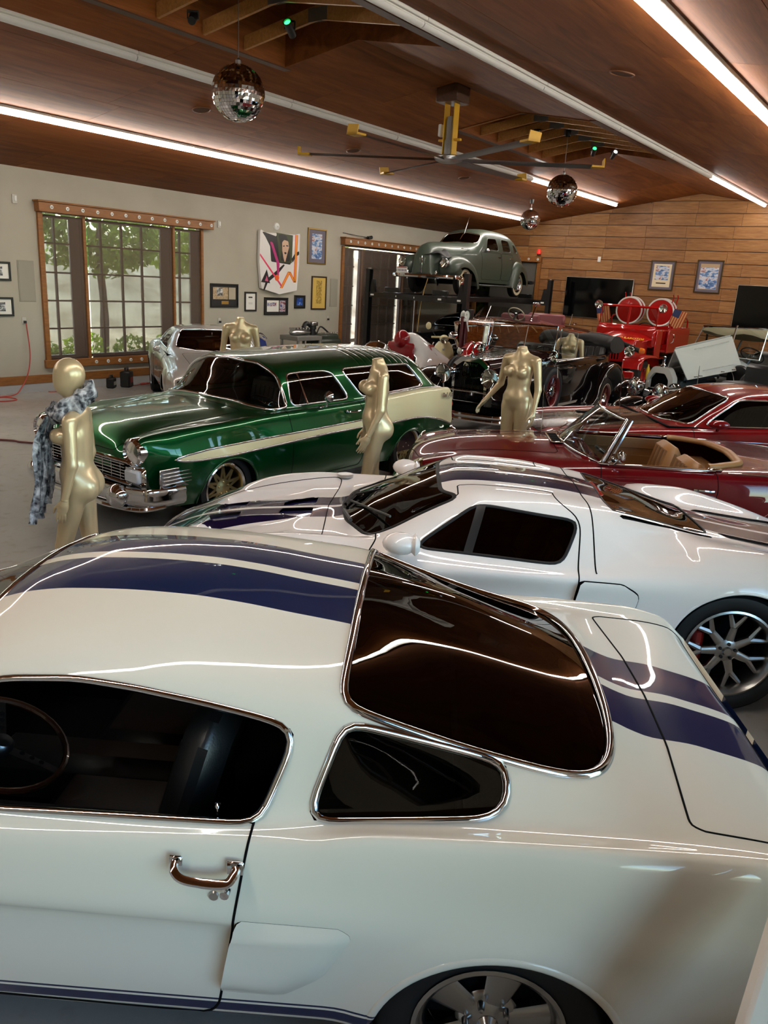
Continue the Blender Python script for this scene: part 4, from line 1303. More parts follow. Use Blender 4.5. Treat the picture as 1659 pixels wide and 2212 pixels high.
    a, sh, ln = sh.split(only(sdf(gpx, 0, 1), lambda V: V[:, 2] > .75)); a.build('engine_cover', PM, car); seam([(P[P[:, 0] > -.58], N[P[:, 0] > -.58], False) for P, N, c in ln], 'engine_cover_gap', car, .005)
    hp = rpoly([(1.02, .70), (1.05, 0), (1.02, -.70), (2.1, -.52), (2.16, 0), (2.1, .52)], .05, 5)
    a, sh, ln = sh.split(only(sdf(hp, 0, 1), lambda V: (V[:, 2] > .5) & (V[:, 0] > .9))); a.build('front_hood', PM, car); seam(ln, 'hood_gap', car, .004)
    sh.build('body', PM, car)
    cab = Shell(sh.V, sh.N, [f for f in sh.F if -.7 < sh.V[f[0]][0] < 1.0 and sh.V[f[0]][2] > .7]); cab.compact().off(-.03).build('headliner', LEATHER, car)
    tub(car, .95, -.75, .80, .22, .78)
    mb = MB(); mb.box((-1.05, 0, .60), (.75, .9, .3), .05); mb.build('engine', BLACKP, car)
    mb = MB(); mb.box((.72, 0, .70), (.35, 1.4, .16), .05); mb.build('dashboard', BLACKP, car)
    seat(car, -.10, .40, .22, LEATHER, w=.5, h=.52, tilt=18, head=.1); seat(car, -.10, -.40, .22, LEATHER, w=.5, h=.52, tilt=18, head=.1)
    steering(car, .36, .40, .74, R=.175, tilt=60)
    for yy in (.40, -.28):         # wipers
        mb = MB(); mb.tube([(.93, yy * .2 + .1, .845), (.86, yy + .12, .885)], .012, 6); mb.tube([(.90, yy * .2 - .05, .868), (.62 if yy > 0 else .7, yy + .22, .955 if yy > 0 else .94)], .008, 6); mb.build('wiper', BLACKP, car)
    mb = MB(); mb.at((-.70, 0, 1.048), rot('Y', 14)); mb.box((0, 0, 0), (.05, .34, .012), .004); mb.build('brake_lamp', REDLENS, car)
    for s in (-1, 1):
        mb = MB(); mb.lathe([(0, .02), (.09, .015), (.105, 0)], n=22, axis='x', c=(-2.33, s * .58, .55)); mb.build('tail_lamp', REDLENS, car)
    def st(rim, r, h):
        y = h * .62
        rim.lathe([(0, y + .010), (.055, y + .008), (.068, y), (.07, y - .03)], n=28, axis='y')
        rim.lathe([(.0, y + .026), (.022, y + .024), (.028, y + .010)], n=18, axis='y')
        for k in range(7):
            a = math.pi / 2 + .15 + 2 * math.pi * k / 7
            spoke(rim, a, .055, r * .56, .026, .020, y + .004, y + .006, .03)
            for q in (-1, 1):
                b = a + q * .17; p0 = np.array([r * .53 * math.cos(a), r * .53 * math.sin(a)]); p1 = np.array([(r - .018) * math.cos(b + q * .05), (r - .018) * math.sin(b + q * .05)])
                dv = p1 - p0; an = math.atan2(dv[1], dv[0]); n = np.linalg.norm(dv); c, s_ = math.cos(an), math.sin(an); V = []
                for t, w_ in ((0, .016), (1, .010)):
                    for d_, yy in ((-w_, -.028), (-w_, -.006), (0, .002), (w_, -.006), (w_, -.028)):
                        pp = p0 + dv * t; V.append((pp[0] - s_ * d_, y + yy, pp[1] + c * d_))
                rim.add(V, [(i, i + 1, 6 + i, 5 + i) for i in range(4)] + [(4, 0, 5, 9)])
        rim.mi = 1; lug(rim, .045, 5, y + .002, .010, .4, .016); rim.mi = 0
    WM = [mat('satin_alloy', (176, 174, 170), .3, metal=1), BLACKP]
    for s in (-1, 1):
        o = wheel(car, (-1.355, s * .80, .367), .367, .255, .29, st, s, WM)
        for side in (1,):
            mb = MB(); mb.at((.155, .02, -.0)); mb.box((0, 0, 0), (.075, .08, .22), .025); mb.build('brake_caliper', mat('red_caliper', (150, 14, 16), .35, coat=.5), o)
        wheel(car, (1.355, s * .82, .335), .335, .235, .24, st, s, WM)
    return car
build_gt()
# ------------------------------------------------------------------ green and cream two-door wagon
def build_nomad():
    car = empty('station_wagon', (6.449, 6.092, 0), 3.117, 'metallic green and cream classic wagon with chrome trim and gold mesh wheels', 'car')
    g = NT('candy_green_paint'); g.base((6, 74, 34)); g.set(rough=.28, metal=.72, coat=1.0); PM = g.m
    CREAM = paint('cream_paint', (226, 212, 168), rough=.3)
    zr = lambda x: 0
    L0 = [(2.33, 0, .60, 2.36), (2.30, 0, .72, 2.33), (2.24, 0, .83, 2.27), (2.13, 0, .925), (1.962, 0, .972), (1.70, 0, .998), (1.30, 0, 1.018), (1.09, 0, 1.025), (1.0, 0, 1.04), (.90, 0, 1.16), (.78, 0, 1.32), (.68, 0, 1.41), (.55, 0, 1.452), (.3, 0, 1.482), (-.1, 0, 1.498), (-.8, 0, 1.505), (-1.4, 0, 1.49), (-1.75, 0, 1.455), (-1.92, 0, 1.405), (-2.0, 0, 1.33), (-2.15, 0, 1.15), (-2.27, 0, 1.0), (-2.36, 0, .80), (-2.40, 0, .60, -2.40)]
    L1 = [(p[0], .34, p[2] - (.022 if -1.9 < p[0] < .8 else .012), (p[3] - .01 if len(p) > 3 else p[0] - (.035 if .6 < p[0] < 1.05 else 0))) for p in L0]
    L2 = [(2.33, .50, .585, 2.33), (2.30, .52, .70, 2.30), (2.24, .53, .80, 2.24), (2.13, .53, .865), (1.962, .55, .90), (1.70, .57, .925), (1.30, .60, .96), (1.0, .64, .99), (.90, .68, 1.02, .85), (.78, .67, 1.13, .72), (.68, .655, 1.25, .63), (.55, .64, 1.325, .55), (.3, .635, 1.345), (-.1, .635, 1.352), (-.8, .635, 1.355), (-1.4, .63, 1.345), (-1.75, .60, 1.33), (-1.92, .60, 1.29), (-2.0, .62, 1.22), (-2.15, .66, 1.08), (-2.27, .70, .98), (-2.36, .70, .80), (-2.40, .70, .60, -2.40)]
    L3 = [(2.33, .60, .60, 2.34), (2.30, .60, .78, 2.33), (2.24, .60, .87, 2.27), (2.13, .61, .905), (1.962, .64, .92), (1.70, .68, .935), (1.30, .74, .955), (1.0, .79, .972), (.72, .81, .985), (.55, .808, .988), (0, .808, .985), (-.5, .806, .99), (-1.0, .80, 1.0), (-1.5, .79, 1.022), (-1.75, .785, 1.03), (-2.0, .785, 1.02), (-2.15, .785, 1.01), (-2.27, .79, 1.0), (-2.36, .80, .93), (-2.42, .80, .60, -2.40)]
    L4 = [(2.33, .78, .60, 2.33), (2.30, .78, .84, 2.36), (2.24, .785, .895, 2.30), (2.13, .80, .915), (1.962, .82, .93), (1.70, .84, .94), (1.30, .85, .95), (1.0, .856, .96), (0, .862, .965), (-1.0, .862, .985), (-1.75, .855, 1.012), (-2.15, .845, 1.005), (-2.27, .845, 1.0, -2.30), (-2.36, .84, .92, -2.40), (-2.42, .83, .60, -2.44)]
    L5 = [(2.33, .82, .58, 2.31), (2.24, .85, .72, 2.24), (2.0, .90, .76), (1.5, .915, .78), (0, .925, .79), (-1.0, .925, .80), (-1.75, .91, .80), (-2.27, .875, .80, -2.30), (-2.42, .86, .60, -2.43)]
    L6 = [(2.33, .80, .50, 2.28), (2.24, .84, .58, 2.2), (2.0, .91, .66), (1.5, .93, .66), (0, .935, .67), (-1.0, .935, .66), (-1.75, .92, .62), (-2.27, .87, .60, -2.28), (-2.42, .85, .52, -2.42)]
    L7 = [(2.33, .78, .44, 2.24), (2.0, .89, .42), (1.5, .91, .42), (0, .915, .42), (-1.0, .92, .42), (-1.75, .91, .45), (-2.42, .84, .46, -2.41)]
    L8 = [(2.33, .72, .40, 2.2), (2.0, .83, .26), (0, .86, .235), (-1.0, .86, .235), (-1.75, .84, .30), (-2.42, .78, .42, -2.4)]
    arches = [(1.455, .285, .352), (-1.40, .215, .358)]
    aw = arch_warp(arches, .014, .06)
    def warp(G):
        G = aw(G)
        for k in range(9):
            x0 = -.72 - .125 * k; dx = np.exp(-((G[..., 0] - x0) / .010) ** 2); G[..., 2] -= .006 * dx * (G[..., 2] > 1.30)
        return G
    S = np.concatenate([np.linspace(2.33, 2.1, 16)[:-1], np.linspace(2.1, 1.1, 30)[:-1], np.linspace(1.1, .5, 30)[:-1], np.linspace(.5, -.65, 36)[:-1], np.linspace(-.65, -1.85, 96)[:-1], np.linspace(-1.85, -2.42, 30)])
    sh, G = loft([L0, L1, L2, L3, L4, L5, L6, L7, L8], S, [6, 7, 12, 5, 6, 4, 6, 4], crease=(3,), warp=warp)
    cap(G, 0, 'nose_panel', PM, car); cap(G, -1, 'tail_panel', CREAM, car)
    sh, lips = carve(sh, arches); wells(car, arches, .92); trims(lips, .010, .006, PM, 'arch_lip', car)
    wp = rpoly([(1.02, 1.035), (1.02, -1.035), (-1.02, -1.035), (-1.02, 1.035)], .0)
    # panoramic windscreen: front view outline
    f = sdf(rpoly([(.80, 1.0), (.80, 1.03), (.655, 1.31), (.40, 1.405), (0, 1.428), (-.40, 1.405), (-.655, 1.31), (-.80, 1.03), (-.80, 1.0), (-.4, 1.048), (0, 1.062), (.4, 1.048)], [.02, .05, .08, .3, .3, .3, .08, .05, .02, .2, .2, .2], 5), 1, 2)
    w, sh, ln = sh.split(only(f, lambda V: (V[:, 0] > .60) & (V[:, 2] > .985))); w.off(-.004).build('windshield', CLEAR, car); strip_trim(ln, .017, .014, CHROME, 'windshield_trim', car)
    # rear glass
    f = sdf(rpoly([(.52, 1.05), (.50, 1.36), (-.50, 1.36), (-.52, 1.05)], .06, 5), 1, 2)
    w, sh, ln = sh.split(only(f, lambda V: V[:, 0] < -1.90)); w.off(-.004).build('rear_window', TINT, car); strip_trim(ln, .014, .01, CHROME, 'rear_window_trim', car)
    for sd, T in ((1, LEFT), (-1, RIGHT)):
        dp = rpoly([(.535, 1.015), (.50, 1.315), (.28, 1.325), (-.10, 1.32), (-.20, 1.29), (-.385, 1.015)], [.02, .02, .1, .05, .08, .03], 5)
        w, sh, ln = sh.split(only(sdf(dp), T)); strip_trim(ln, .012, .008, CHROME, 'door_window_trim', car)
        w.off(-.005).build('door_window', CLEAR, car)
        rp = rpoly([(-.345, 1.325), (-1.0, 1.33), (-1.66, 1.315), (-1.865, 1.055), (-1.2, 1.03), (-.60, 1.015)], [.03, .2, .03, .03, .3, .09], 5)
        w, sh, ln = sh.split(only(sdf(rp), T)); strip_trim(ln, .013, .009, CHROME, 'side_window_trim', car); w.off(-.005).build('rear_side_window', TINT, car)
        mb = MB(); mb.tube([(.33, sd * .655, 1.315), (.30, sd * .80, 1.01)], .011, 6); mb.build('vent_window_post', CHROME, car)
        # cream flash and cream quarter
        cp = [(2.10, .703), (1.98, .727), (1.70, .752), (1.10, .766), (.17, .778), (-.45, .789), (-.72, .792), (-.63, .90), (-.585, .999), (-1.0, 1.006), (-1.74, 1.03), (-2.5, 1.02), (-2.5, .50), (-2.36, .545), (-2.086, .625), (-1.75, .69), (-1.5, .708), (-1.2, .706), (-.90, .695), (-.46, .712), (.17, .706), (1.10, .673), (1.44, .664), (1.80, .664), (1.99, .678)]
        c, sh, ln = sh.split(only(sdf(cp), lambda V, T=T: T(V) & (np.abs(V[:, 1]) > .775)))
        c.off(.002).build('cream_panel', CREAM, car); strip_trim(ln, .011, .009, CHROME, 'side_moulding', car)
        dpp = rpoly([(.66, 1.0), (-.46, 1.01), (-.52, .85), (-.56, .60), (-.50, .27), (.62, .27)], [.01, .02, .1, .2, .05, .05], 4)
        d, sh, ln = sh.split(only(sdf(dpp), lambda V, T=T: T(V) & (np.abs(V[:, 1]) > .80) & (V[:, 2] < 1.0))); dob = d.build('door', PM, car); seam(ln, 'door_gap', car, .004)
        h = MB(); h.tube(spline([(-.22, sd * .905, .905), (-.25, sd * .935, .90), (-.33, sd * .94, .898), (-.41, sd * .925, .90)], 4), .014, 8, flat=.7); h.lathe([(0, .015), (.018, .012), (.02, 0)], n=12, axis='y', c=(-.21, sd * .905, .905)); h.build('door_handle', CHROME, dob)
        m_ = MB(); m_.tube(spline([(.15, sd * .865, .985), (.16, sd * .93, 1.01), (.16, sd * .96, 1.07)], 4), .012, 8); m_.box((.15, sd * .87, .982), (.12, .05, .014), .006); m_.lathe([(0, .05), (.03, .04), (.055, .01), (.06, -.01), (0, -.012)], n=18, axis='x', c=(.165, sd * .965, 1.10)); m_.build('side_mirror', CHROME, dob)
        # lamps
        hl = MB(); hl.lathe([(.13, -.07), (.125, 0), (.105, .018), (.095, .0)], n=26, axis='x', c=(2.365, sd * .70, .77)); o = hl.build('headlamp_bezel', CHROME, car)
        hl = MB(); hl.lathe([(0, .02), (.05, .014), (.095, -.004)], n=24, axis='x', c=(2.368, sd * .70, .77)); hl.build('headlamp_lens', HLGLASS, o)
        hl = MB(); hl.lathe([(0, -.05), (.05, -.035), (.096, -.005)], n=24, axis='x', c=(2.368, sd * .70, .77)); hl.build('headlamp_reflector', REFL, o)
        pk = MB(); pk.box((2.365, sd * .70, .565), (.05, .20, .12), .02); pk.build('parking_lamp', mat('parking_lens', (205, 208, 212), .2, coat=.5), car)
        pk = MB(); pk.box((2.33, sd * .70, .565), (.06, .27, .19), .03); pk.build('parking_lamp_bezel', CHROME, car)
        for k in range(4):
            fb = MB(); fb.box((2.06, sd * .905, .50 + .032 * k), (.30, .02, .010), .003); fb.build('fender_louvre', CHROME, car)
        fb = MB(); fb.box((2.06, sd * .893, .545), (.36, .02, .18), .006); fb.build('fender_plate', CHROME, car)
        tl = MB(); tl.lathe([(0, .03), (.03, .02), (.04, 0), (.045, -.04)], n=14, axis='x', c=(-2.42, sd * .80, .78)); tl.build('tail_lamp', REDLENS, car)
    hp = rpoly([(1.04, .60), (1.06, 0), (1.04, -.60), (2.2, -.50), (2.36, -.3), (2.36, .3), (2.2, .50)], .03, 4)
    h, sh, ln = sh.split(only(sdf(hp, 0, 1), lambda V: (V[:, 2] > .72) & (V[:, 0] > .98))); h.build('hood', PM, car); seam(ln, 'hood_gap', car)
    sh.build('body', PM, car)
    cab = Shell(sh.V, sh.N, [f for f in sh.F if -2.1 < sh.V[f[0]][0] < 1.0 and sh.V[f[0]][2] > .6]); cab.compact().off(-.03).build('headliner', mat('dark_green_trim', (20, 34, 28), .6), car)
    tub(car, 1.0, -2.2, .82, .30, .95, mat('maroon_carpet', (44, 20, 16), .8))
    mb = MB(); mb.box((.78, 0, .93), (.30, 1.5, .16), .05); mb.build('dashboard', mat('dash_green', (14, 44, 30), .3, coat=.5), car)
    SM = mat('dark_green_leather', (24, 32, 30), .4, bump=.1, bscale=150)
    for y in (.40, -.40): seat(car, .0, y, .42, SM, w=.58, h=.58, tilt=14, head=.10)
    mb = MB(); mb.box((-1.0, 0, .58), (.5, 1.3, .16), .05); mb.at((-1.25, 0, .66), rot('Y', -14)); mb.box((0, 0, .26), (.14, 1.3, .52), .05); mb.build('rear_bench', SM, car)
    steering(car, .46, .40, .98, R=.19, tilt=60, m=BLACKP)
    mb = MB(); mb.at((.62, 0, 1.33)); mb.box((0, 0, 0), (.03, .24, .075), .015); mb.tube([(0, 0, .03), (.06, 0, .09)], .008, 6); mb.build('rear_view_mirror', CHROME, car)
    # grille of fine bars, bumper with bullets
    gb = MB(); gb.box((2.345, 0, .67), (.05, 1.30, .035), .015); gb.build('grille_bar', CHROME, car)
    gb = MB(); gb.box((2.33, 0, .575), (.02, 1.16, .17)); gb.build('grille_backing', DARK, car)
    for k in range(6):
        gb = MB(); gb.box((2.355, 0, .51 + .027 * k), (.012, 1.14, .007)); gb.build('grille_slat', CHROME, car)
    for k in range(9):
        gb = MB(); gb.box((2.357, -.52 + .13 * k, .577), (.012, .007, .165)); gb.build('grille_slat', CHROME, car)
    gb = MB(); gb.box((2.35, 0, .485), (.05, 1.32, .03), .012); gb.build('grille_bar', CHROME, car)
    em = MB(); em.at((2.375, 0, .72)); em.box((0, .035, .0), (.02, .08, .02), .006); em.box((0, -.035, .0), (.02, .08, .02), .006); em.build('hood_emblem', CHROME, car)
    bp = MB(); path = spline([(2.02, .95, .40), (2.20, .93, .40), (2.36, .86, .40), (2.44, .66, .40), (2.47, .3, .40), (2.475, 0, .40), (2.47, -.3, .40), (2.44, -.66, .40), (2.36, -.86, .40), (2.20, -.93, .40), (2.02, -.95, .40)], 6)
    V = []; F = []; pr = [(-.02, .085), (.012, .08), (.03, .05), (.022, .018), (.03, -.015), (.022, -.055), (-.015, -.085)]
    for i, p in enumerate(path):
        t = path[min(i + 1, len(path) - 1)] - path[max(i - 1, 0)]; t = t / np.linalg.norm(t); n = np.array([-t[1], t[0], 0]) * -1
        if n[0] < 0 and abs(p[1]) < .8: n = -n
        if abs(p[1]) >= .8 and n[1] * p[1] < 0: n = -n
        for a, b in pr: V.append(p + n * a + np.array([0, 0, b]))
    m_ = len(pr)
    for i in range(len(path) - 1):
        for k in range(m_ - 1): F.append((i * m_ + k, i * m_ + k + 1, (i + 1) * m_ + k + 1, (i + 1) * m_ + k))
    bp.add(V, F); bo = bp.build('front_bumper', CHROME, car, smooth=50)
    for s in (-1, 1):
        b = MB(); b.at((2.47, s * .62, .40)); b.ell((0, 0, 0), (.09, .11, .105), 20, 12); b.build('bumper_guard', CHROME, bo)
    lp = MB(); lp.tube(spline([(2.2, .90, .315), (2.38, .82, .30), (2.46, .5, .295), (2.48, 0, .295), (2.46, -.5, .295), (2.38, -.82, .30), (2.2, -.90, .315)], 5), .035, 8, flat=.7); lp.build('gravel_shield', CHROME, car)
    bp = MB(); bp.tube(spline([(-2.2, .93, .44), (-2.42, .90, .44), (-2.52, .6, .44), (-2.54, 0, .44), (-2.52, -.6, .44), (-2.42, -.90, .44), (-2.2, -.93, .44)], 5), .06, 8); bp.build('rear_bumper', CHROME, car)
    def st(rim, r, h):
        y = h * .5
        rim.lathe([(0, y + .012), (.03, y + .012), (.05, y + .004), (.085, y), (.09, y - .03)], n=28, axis='y')
        n = 10
        for k in range(n):
            for q in (-1, 1):
                a0 = 2 * math.pi * k / n; a1 = a0 + q * 2 * math.pi / n * .5
                p0 = np.array([.078 * math.cos(a0), .078 * math.sin(a0)]); p1 = np.array([(r - .026) * math.cos(a1), (r - .026) * math.sin(a1)])
                dv = p1 - p0; an = math.atan2(dv[1], dv[0]); c, s_ = math.cos(an), math.sin(an); V = []
                for t, w_ in ((0, .012), (1, .014)):
                    for d_, yy in ((-w_, -.03), (-w_, -.004), (w_, -.004), (w_, -.03)):
                        pp = p0 + dv * t; V.append((pp[0] - s_ * d_, y + yy + .004, pp[1] + c * d_))
                rim.add(V, [(i, i + 1, 5 + i, 4 + i) for i in range(3)])
        rim.mi = 1
        rim.lathe([(r + .009, h * .80), (r + .012, h * .96), (r - .004, h * 1.0), (r - .020, h * .84)], n=48, axis='y'); rim.mi = 0
        lug(rim, .058, 5, y, .009, .3, .012)
    WM = [mat('gold_alloy', (196, 176, 128), .3, metal=1), CHROME]
    for x, yy in ((1.46, .755), (-1.46, .765)):
        for s in (-1, 1): wheel(car, (x, s * yy, .33), .33, .235, .23, st, s, WM)
    # script on the rear quarter
    txt = bpy.data.curves.new('script', 'FONT'); txt.body = 'Bel Air'; txt.size = .078; txt.shear = .35; txt.extrude = .003; txt.offset = .002
    to = bpy.data.objects.new('script', txt); dg = bpy.context.evaluated_depsgraph_get(); COL.objects.link(to); dg.update()
    me = bpy.data.meshes.new_from_object(to.evaluated_get(bpy.context.evaluated_depsgraph_get())); bpy.data.objects.remove(to)
    me.materials.clear(); me.materials.append(CHROME)
    so = bpy.data.objects.new('script_badge', me); link(so, car); so.location = (-2.10, .893, .90); so.rotation_euler = (math.radians(90), 0, math.radians(180 + 6)); so.rotation_euler = (math.radians(88), 0, math.radians(180 - 7))
    return car
build_nomad()
# ------------------------------------------------------------------ red roadster with tan interior
def build_roadster():
    car = empty('roadster', (7.272, 2.31, 0), 2.128, 'dark red open roadster with tan seats and chrome windshield frame', 'car')
    PM = paint('dark_red_paint', (92, 8, 14), rough=.3)
    TAN = mat('tan_leather', (150, 104, 58), .45, bump=.12, bscale=120); TAN2 = mat('tan_leather_dark', (118, 80, 42), .5)
    L0 = [(2.08, 0, .62, 2.10), (2.05, 0, .72), (1.998, 0, .775), (1.86, 0, .84), (1.57, 0, .903), (1.19, 0, .935), (.75, 0, .944), (.6, 0, .945), (.4, 0, .94), (-.8, 0, .92), (-1.0, 0, .915), (-1.3, 0, .905), (-1.8, 0, .87), (-2.1, 0, .80), (-2.2, 0, .68)]
    L1 = [(2.08, .38, .60, 2.08), (2.05, .39, .69), (1.998, .40, .735), (1.86, .41, .795), (1.57, .44, .862), (1.19, .46, .895), (.75, .50, .905), (.4, .52, .905), (-1.0, .50, .905), (-1.8, .5, .86), (-2.1, .5, .79), (-2.2, .5, .67)]
    L2 = [(2.08, .62, .60, 2.04), (2.05, .64, .70, 2.0), (1.95, .66, .775, 1.93), (1.80, .68, .812), (1.64, .69, .835), (1.15, .70, .868), (.74, .72, .882), (.3, .735, .892), (-.55, .735, .893), (-1.0, .73, .90), (-1.8, .70, .86), (-2.1, .66, .79), (-2.2, .64, .67)]
    L3 = [(2.08, .72, .56, 1.98), (2.0, .77, .68, 1.92), (1.8, .80, .74), (1.5, .82, .79), (.7, .828, .83), (0, .83, .852), (-.6, .832, .852), (-1.2, .835, .852), (-1.8, .81, .815), (-2.2, .74, .66)]
    L4 = [(2.08, .74, .50, 1.96), (1.9, .82, .62), (1.5, .865, .68), (.5, .872, .70), (-.6, .875, .70), (-1.3, .872, .70), (-1.9, .84, .68), (-2.2, .76, .58)]
    L5 = [(2.08, .74, .42, 1.95), (1.9, .82, .45), (1.5, .86, .45), (-1.3, .865, .45), (-1.9, .83, .48), (-2.2, .75, .48)]
    L6 = [(2.08, .68, .34, 1.94), (1.5, .80, .26), (-1.3, .80, .26), (-2.2, .70, .40)]
    arches = [(1.2, .30, .345), (-1.2, .30, .345)]
    S = np.concatenate([np.linspace(2.08, 1.8, 12)[:-1], np.linspace(1.8, -2.2, 120)])
    sh, G = loft([L0, L1, L2, L3, L4, L5, L6], S, [7, 8, 6, 6, 6, 3], warp=arch_warp(arches, .02, .06))
    cap(G, 0, 'nose_panel', PM, car); cap(G, -1, 'tail_panel', PM, car)
    sh, lips = carve(sh, arches); wells(car, arches, .86); trims(lips, .01, .005, PM, 'arch_lip', car)
    cp = rpoly([(.50, .70), (.56, .3), (.575, 0), (.56, -.3), (.50, -.70), (-.50, -.705), (-.62, -.68), (-.88, -.50), (-.93, 0), (-.88, .50), (-.62, .68), (-.50, .705)], [.05, .2, .2, .2, .05, .05, .05, .15, .3, .15, .05, .05], 4)
    hole, sh, ln = sh.split(only(sdf(cp, 0, 1), lambda V: V[:, 2] > .78))
    rear = [(P[P[:, 0] < -.55], N[P[:, 0] < -.55], False) for P, N, c in ln]
    for P, N, c in ln:
        Q, _ = resample(P, N, c, .04)
        Q = Q[Q[:, 0] < -.52]; a = np.argsort(np.arctan2(Q[:, 1], -(Q[:, 0] + .3)))
        mb = MB(); mb.tube([q + np.array([.02, -.03 * np.sign(q[1]) * (abs(q[1]) > .3), .012]) for q in Q[a]], .045, 8, flat=.6); mb.build('cockpit_roll', TAN, car, smooth=80)
    hp = rpoly([(.72, .50), (.74, 0), (.72, -.50), (1.95, -.40), (2.03, 0), (1.95, .40)], .04, 4)
    h, sh, l2 = sh.split(only(sdf(hp, 0, 1), lambda V: (V[:, 2] > .7) & (V[:, 0] > .65))); h.build('hood', PM, car); seam(l2, 'hood_gap', car)
    for sd, T in ((1, LEFT), (-1, RIGHT)):
        dp = rpoly([(.40, .95), (-.55, .95), (-.57, .75), (-.50, .36), (.42, .36)], [.02, .02, .1, .05, .05], 4)
        d, sh, l2 = sh.split(only(sdf(dp), lambda V, T=T: T(V) & (np.abs(V[:, 1]) > .70))); dob = d.build('door', PM, car); seam(l2, 'door_gap', car, .004)
        mb = MB(); mb.tube([(-.36, sd * .892, .752), (-.40, sd * .90, .752), (-.50, sd * .90, .748), (-.53, sd * .885, .747)], .012, 8); mb.build('door_handle', CHROME, dob)
        mb = MB(); mb.box((-.06, sd * .775, .902), (.98, .035, .016), .006); mb.build('door_sill_trim', CHROME, dob)
        mb = MB(); mb.tube([(.30, sd * .80, .90), (.27, sd * .83, .95)], .010, 6); mb.at((.26, sd * .85, .99)); mb.box((0, 0, 0), (.05, .12, .085), .02); mb.build('side_mirror', CHROME, dob)
        mb = MB(); mb.box((-.06, sd * .70, .70), (.96, .02, .36), .008)
        for z in (.62, .70, .78): mb.box((-.06, sd * .687, z), (.90, .012, .006))
        mb.build('door_card', TAN2, car)
        mb = MB(); mb.box((-.56, sd * .74, .905), (.12, .05, .022), .008); mb.build('top_latch', CHROME, car)
        mb = MB(); mb.box((-1.15, sd * .79, .893), (1.0, .014, .01), .003); mb.build('beltline_trim', CHROME, car)
        hl = MB(); hl.lathe([(0, .02), (.06, .012), (.095, -.02), (.105, -.05)], n=22, axis='x', c=(1.965, sd * .66, .68), sx=.8, sy=1.3); hl.build('headlamp', CHROME, car)
        tl = MB(); tl.box((-2.20, sd * .58, .60), (.03, .24, .1), .02); tl.build('tail_lamp', REDLENS, car)
    sh.build('body', PM, car)
    tub(car, .6, -.95, .69, .22, .70, TAN2)
    mb = MB(); mb.box((-.80, 0, .60), (.30, 1.30, .3), .06); mb.build('parcel_shelf', TAN2, car)
    mb = MB(); mb.box((.46, 0, .86), (.22, 1.36, .12), .05); o = mb.build('dashboard', PM, car)
    for y in (.35, -.35):
        s = seat(car, -.12, y, .30, TAN, w=.52, h=.50, tilt=14, ribs=0)
        for k in (-1, 0, 1):
            mb = MB(); mb.at((-.37, y, .42), rot('Y', -14)); mb.box((.062, k * .11, .27), (.03, .08, .36), .015); mb.build('seat_pleat', TAN2, s)
    steering(car, .20, .35, .85, R=.20, tilt=58, m=BLACKP)
    # windscreen with chrome frame
    n = 21; B = []; Tt = []
    for i in range(n):
        t = -1 + 2 * i / (n - 1); c = math.cos(t * math.pi / 2)
        B.append(np.array((.40 + .25 * (1 - t * t), .745 * t, .895 + .05 * (1 - t * t)))); Tt.append(np.array((.185 + .10 * (1 - t * t), .58 * t, 1.246 + .015 * (1 - t * t))))
    V = []; F = []; k = 7
    for i in range(n):
        for j in range(k + 1): V.append(B[i] * (1 - j / k) + Tt[i] * (j / k) + np.array((.02 * math.sin(math.pi * j / k), 0, 0)))
    for i in range(n - 1):
        for j in range(k): F.append((i * (k + 1) + j, (i + 1) * (k + 1) + j, (i + 1) * (k + 1) + j + 1, i * (k + 1) + j + 1))
    mesh_obj('windshield', V, F, CLEAR, car, smooth=180)
    mb = MB(); loop = B + Tt[::-1]; loop = [np.array(p) for p in rpoly3(loop)]; mb.tube(loop, .019, 8, closed=True); mb.build('windshield_frame', CHROME, car, smooth=60)
    for s in (-1, 1):
        mb = MB(); mb.tube([(.36, s * .765, .89), (.16, s * .60, 1.25)], [.03, .022], 8, flat=.6); mb.build('windshield_post', CHROME, car)
        mb = MB(); mb.tube([(.62, s * .18 - .1, .962), (.57, s * .38 - .06, .985)], .008, 6); mb.tube([(.60, s * .2 - .16, .98), (.52, s * .40, 1.03)], .006, 5); mb.build('wiper', CHROME, car)
    mb = MB(); mb.box((.25, 0, 1.20), (.02, .16, .05), .012); mb.build('rear_view_mirror', BLACKP, car)
    mb = MB(); mb.box((.70, 0, .952), (.11, .44, .012), .004); o = mb.build('cowl_vent', CHROME, car)
    for i in range(4):
        mb = MB(); mb.box((.70, -.15 + .1 * i, .957), (.08, .085, .008)); mb.build('vent_slot', DARK, o)
    mb = MB(); mb.tube([(.78, -.30, .93), (.80, -.32, 1.40)], [.004, .002], 6); mb.build('aerial', CHROME, car)
    mb = MB(); mb.box((2.06, 0, .56), (.04, .80, .2), .02); g_ = mb.build('grille', DARK, car)
    mb = MB(); mb.box((2.085, 0, .56), (.02, .82, .05), .01); mb.lathe([(.075, .0), (.09, .012), (.105, 0)], n=24, axis='x', c=(2.09, 0, .56)); mb.build('grille_star_bar', CHROME, g_)
    mb = MB(); mb.tube(spline([(1.75, .86, .47), (1.98, .82, .47), (2.10, .6, .46), (2.16, 0, .46), (2.10, -.6, .46), (1.98, -.82, .47), (1.75, -.86, .47)], 5), .045, 8); mb.build('front_bumper', CHROME, car)
    mb = MB(); mb.tube(spline([(-1.9, .87, .47), (-2.18, .82, .47), (-2.26, .5, .47), (-2.28, 0, .47), (-2.26, -.5, .47), (-2.18, -.82, .47), (-1.9, -.87, .47)], 5), .045, 8); mb.build('rear_bumper', CHROME, car)
    def st(rim, r, h): rim.lathe([(0, h * .75), (.08, h * .72), (.12, h * .6), (.14, h * .45), (r - .02, h * .5)], n=28, axis='y')
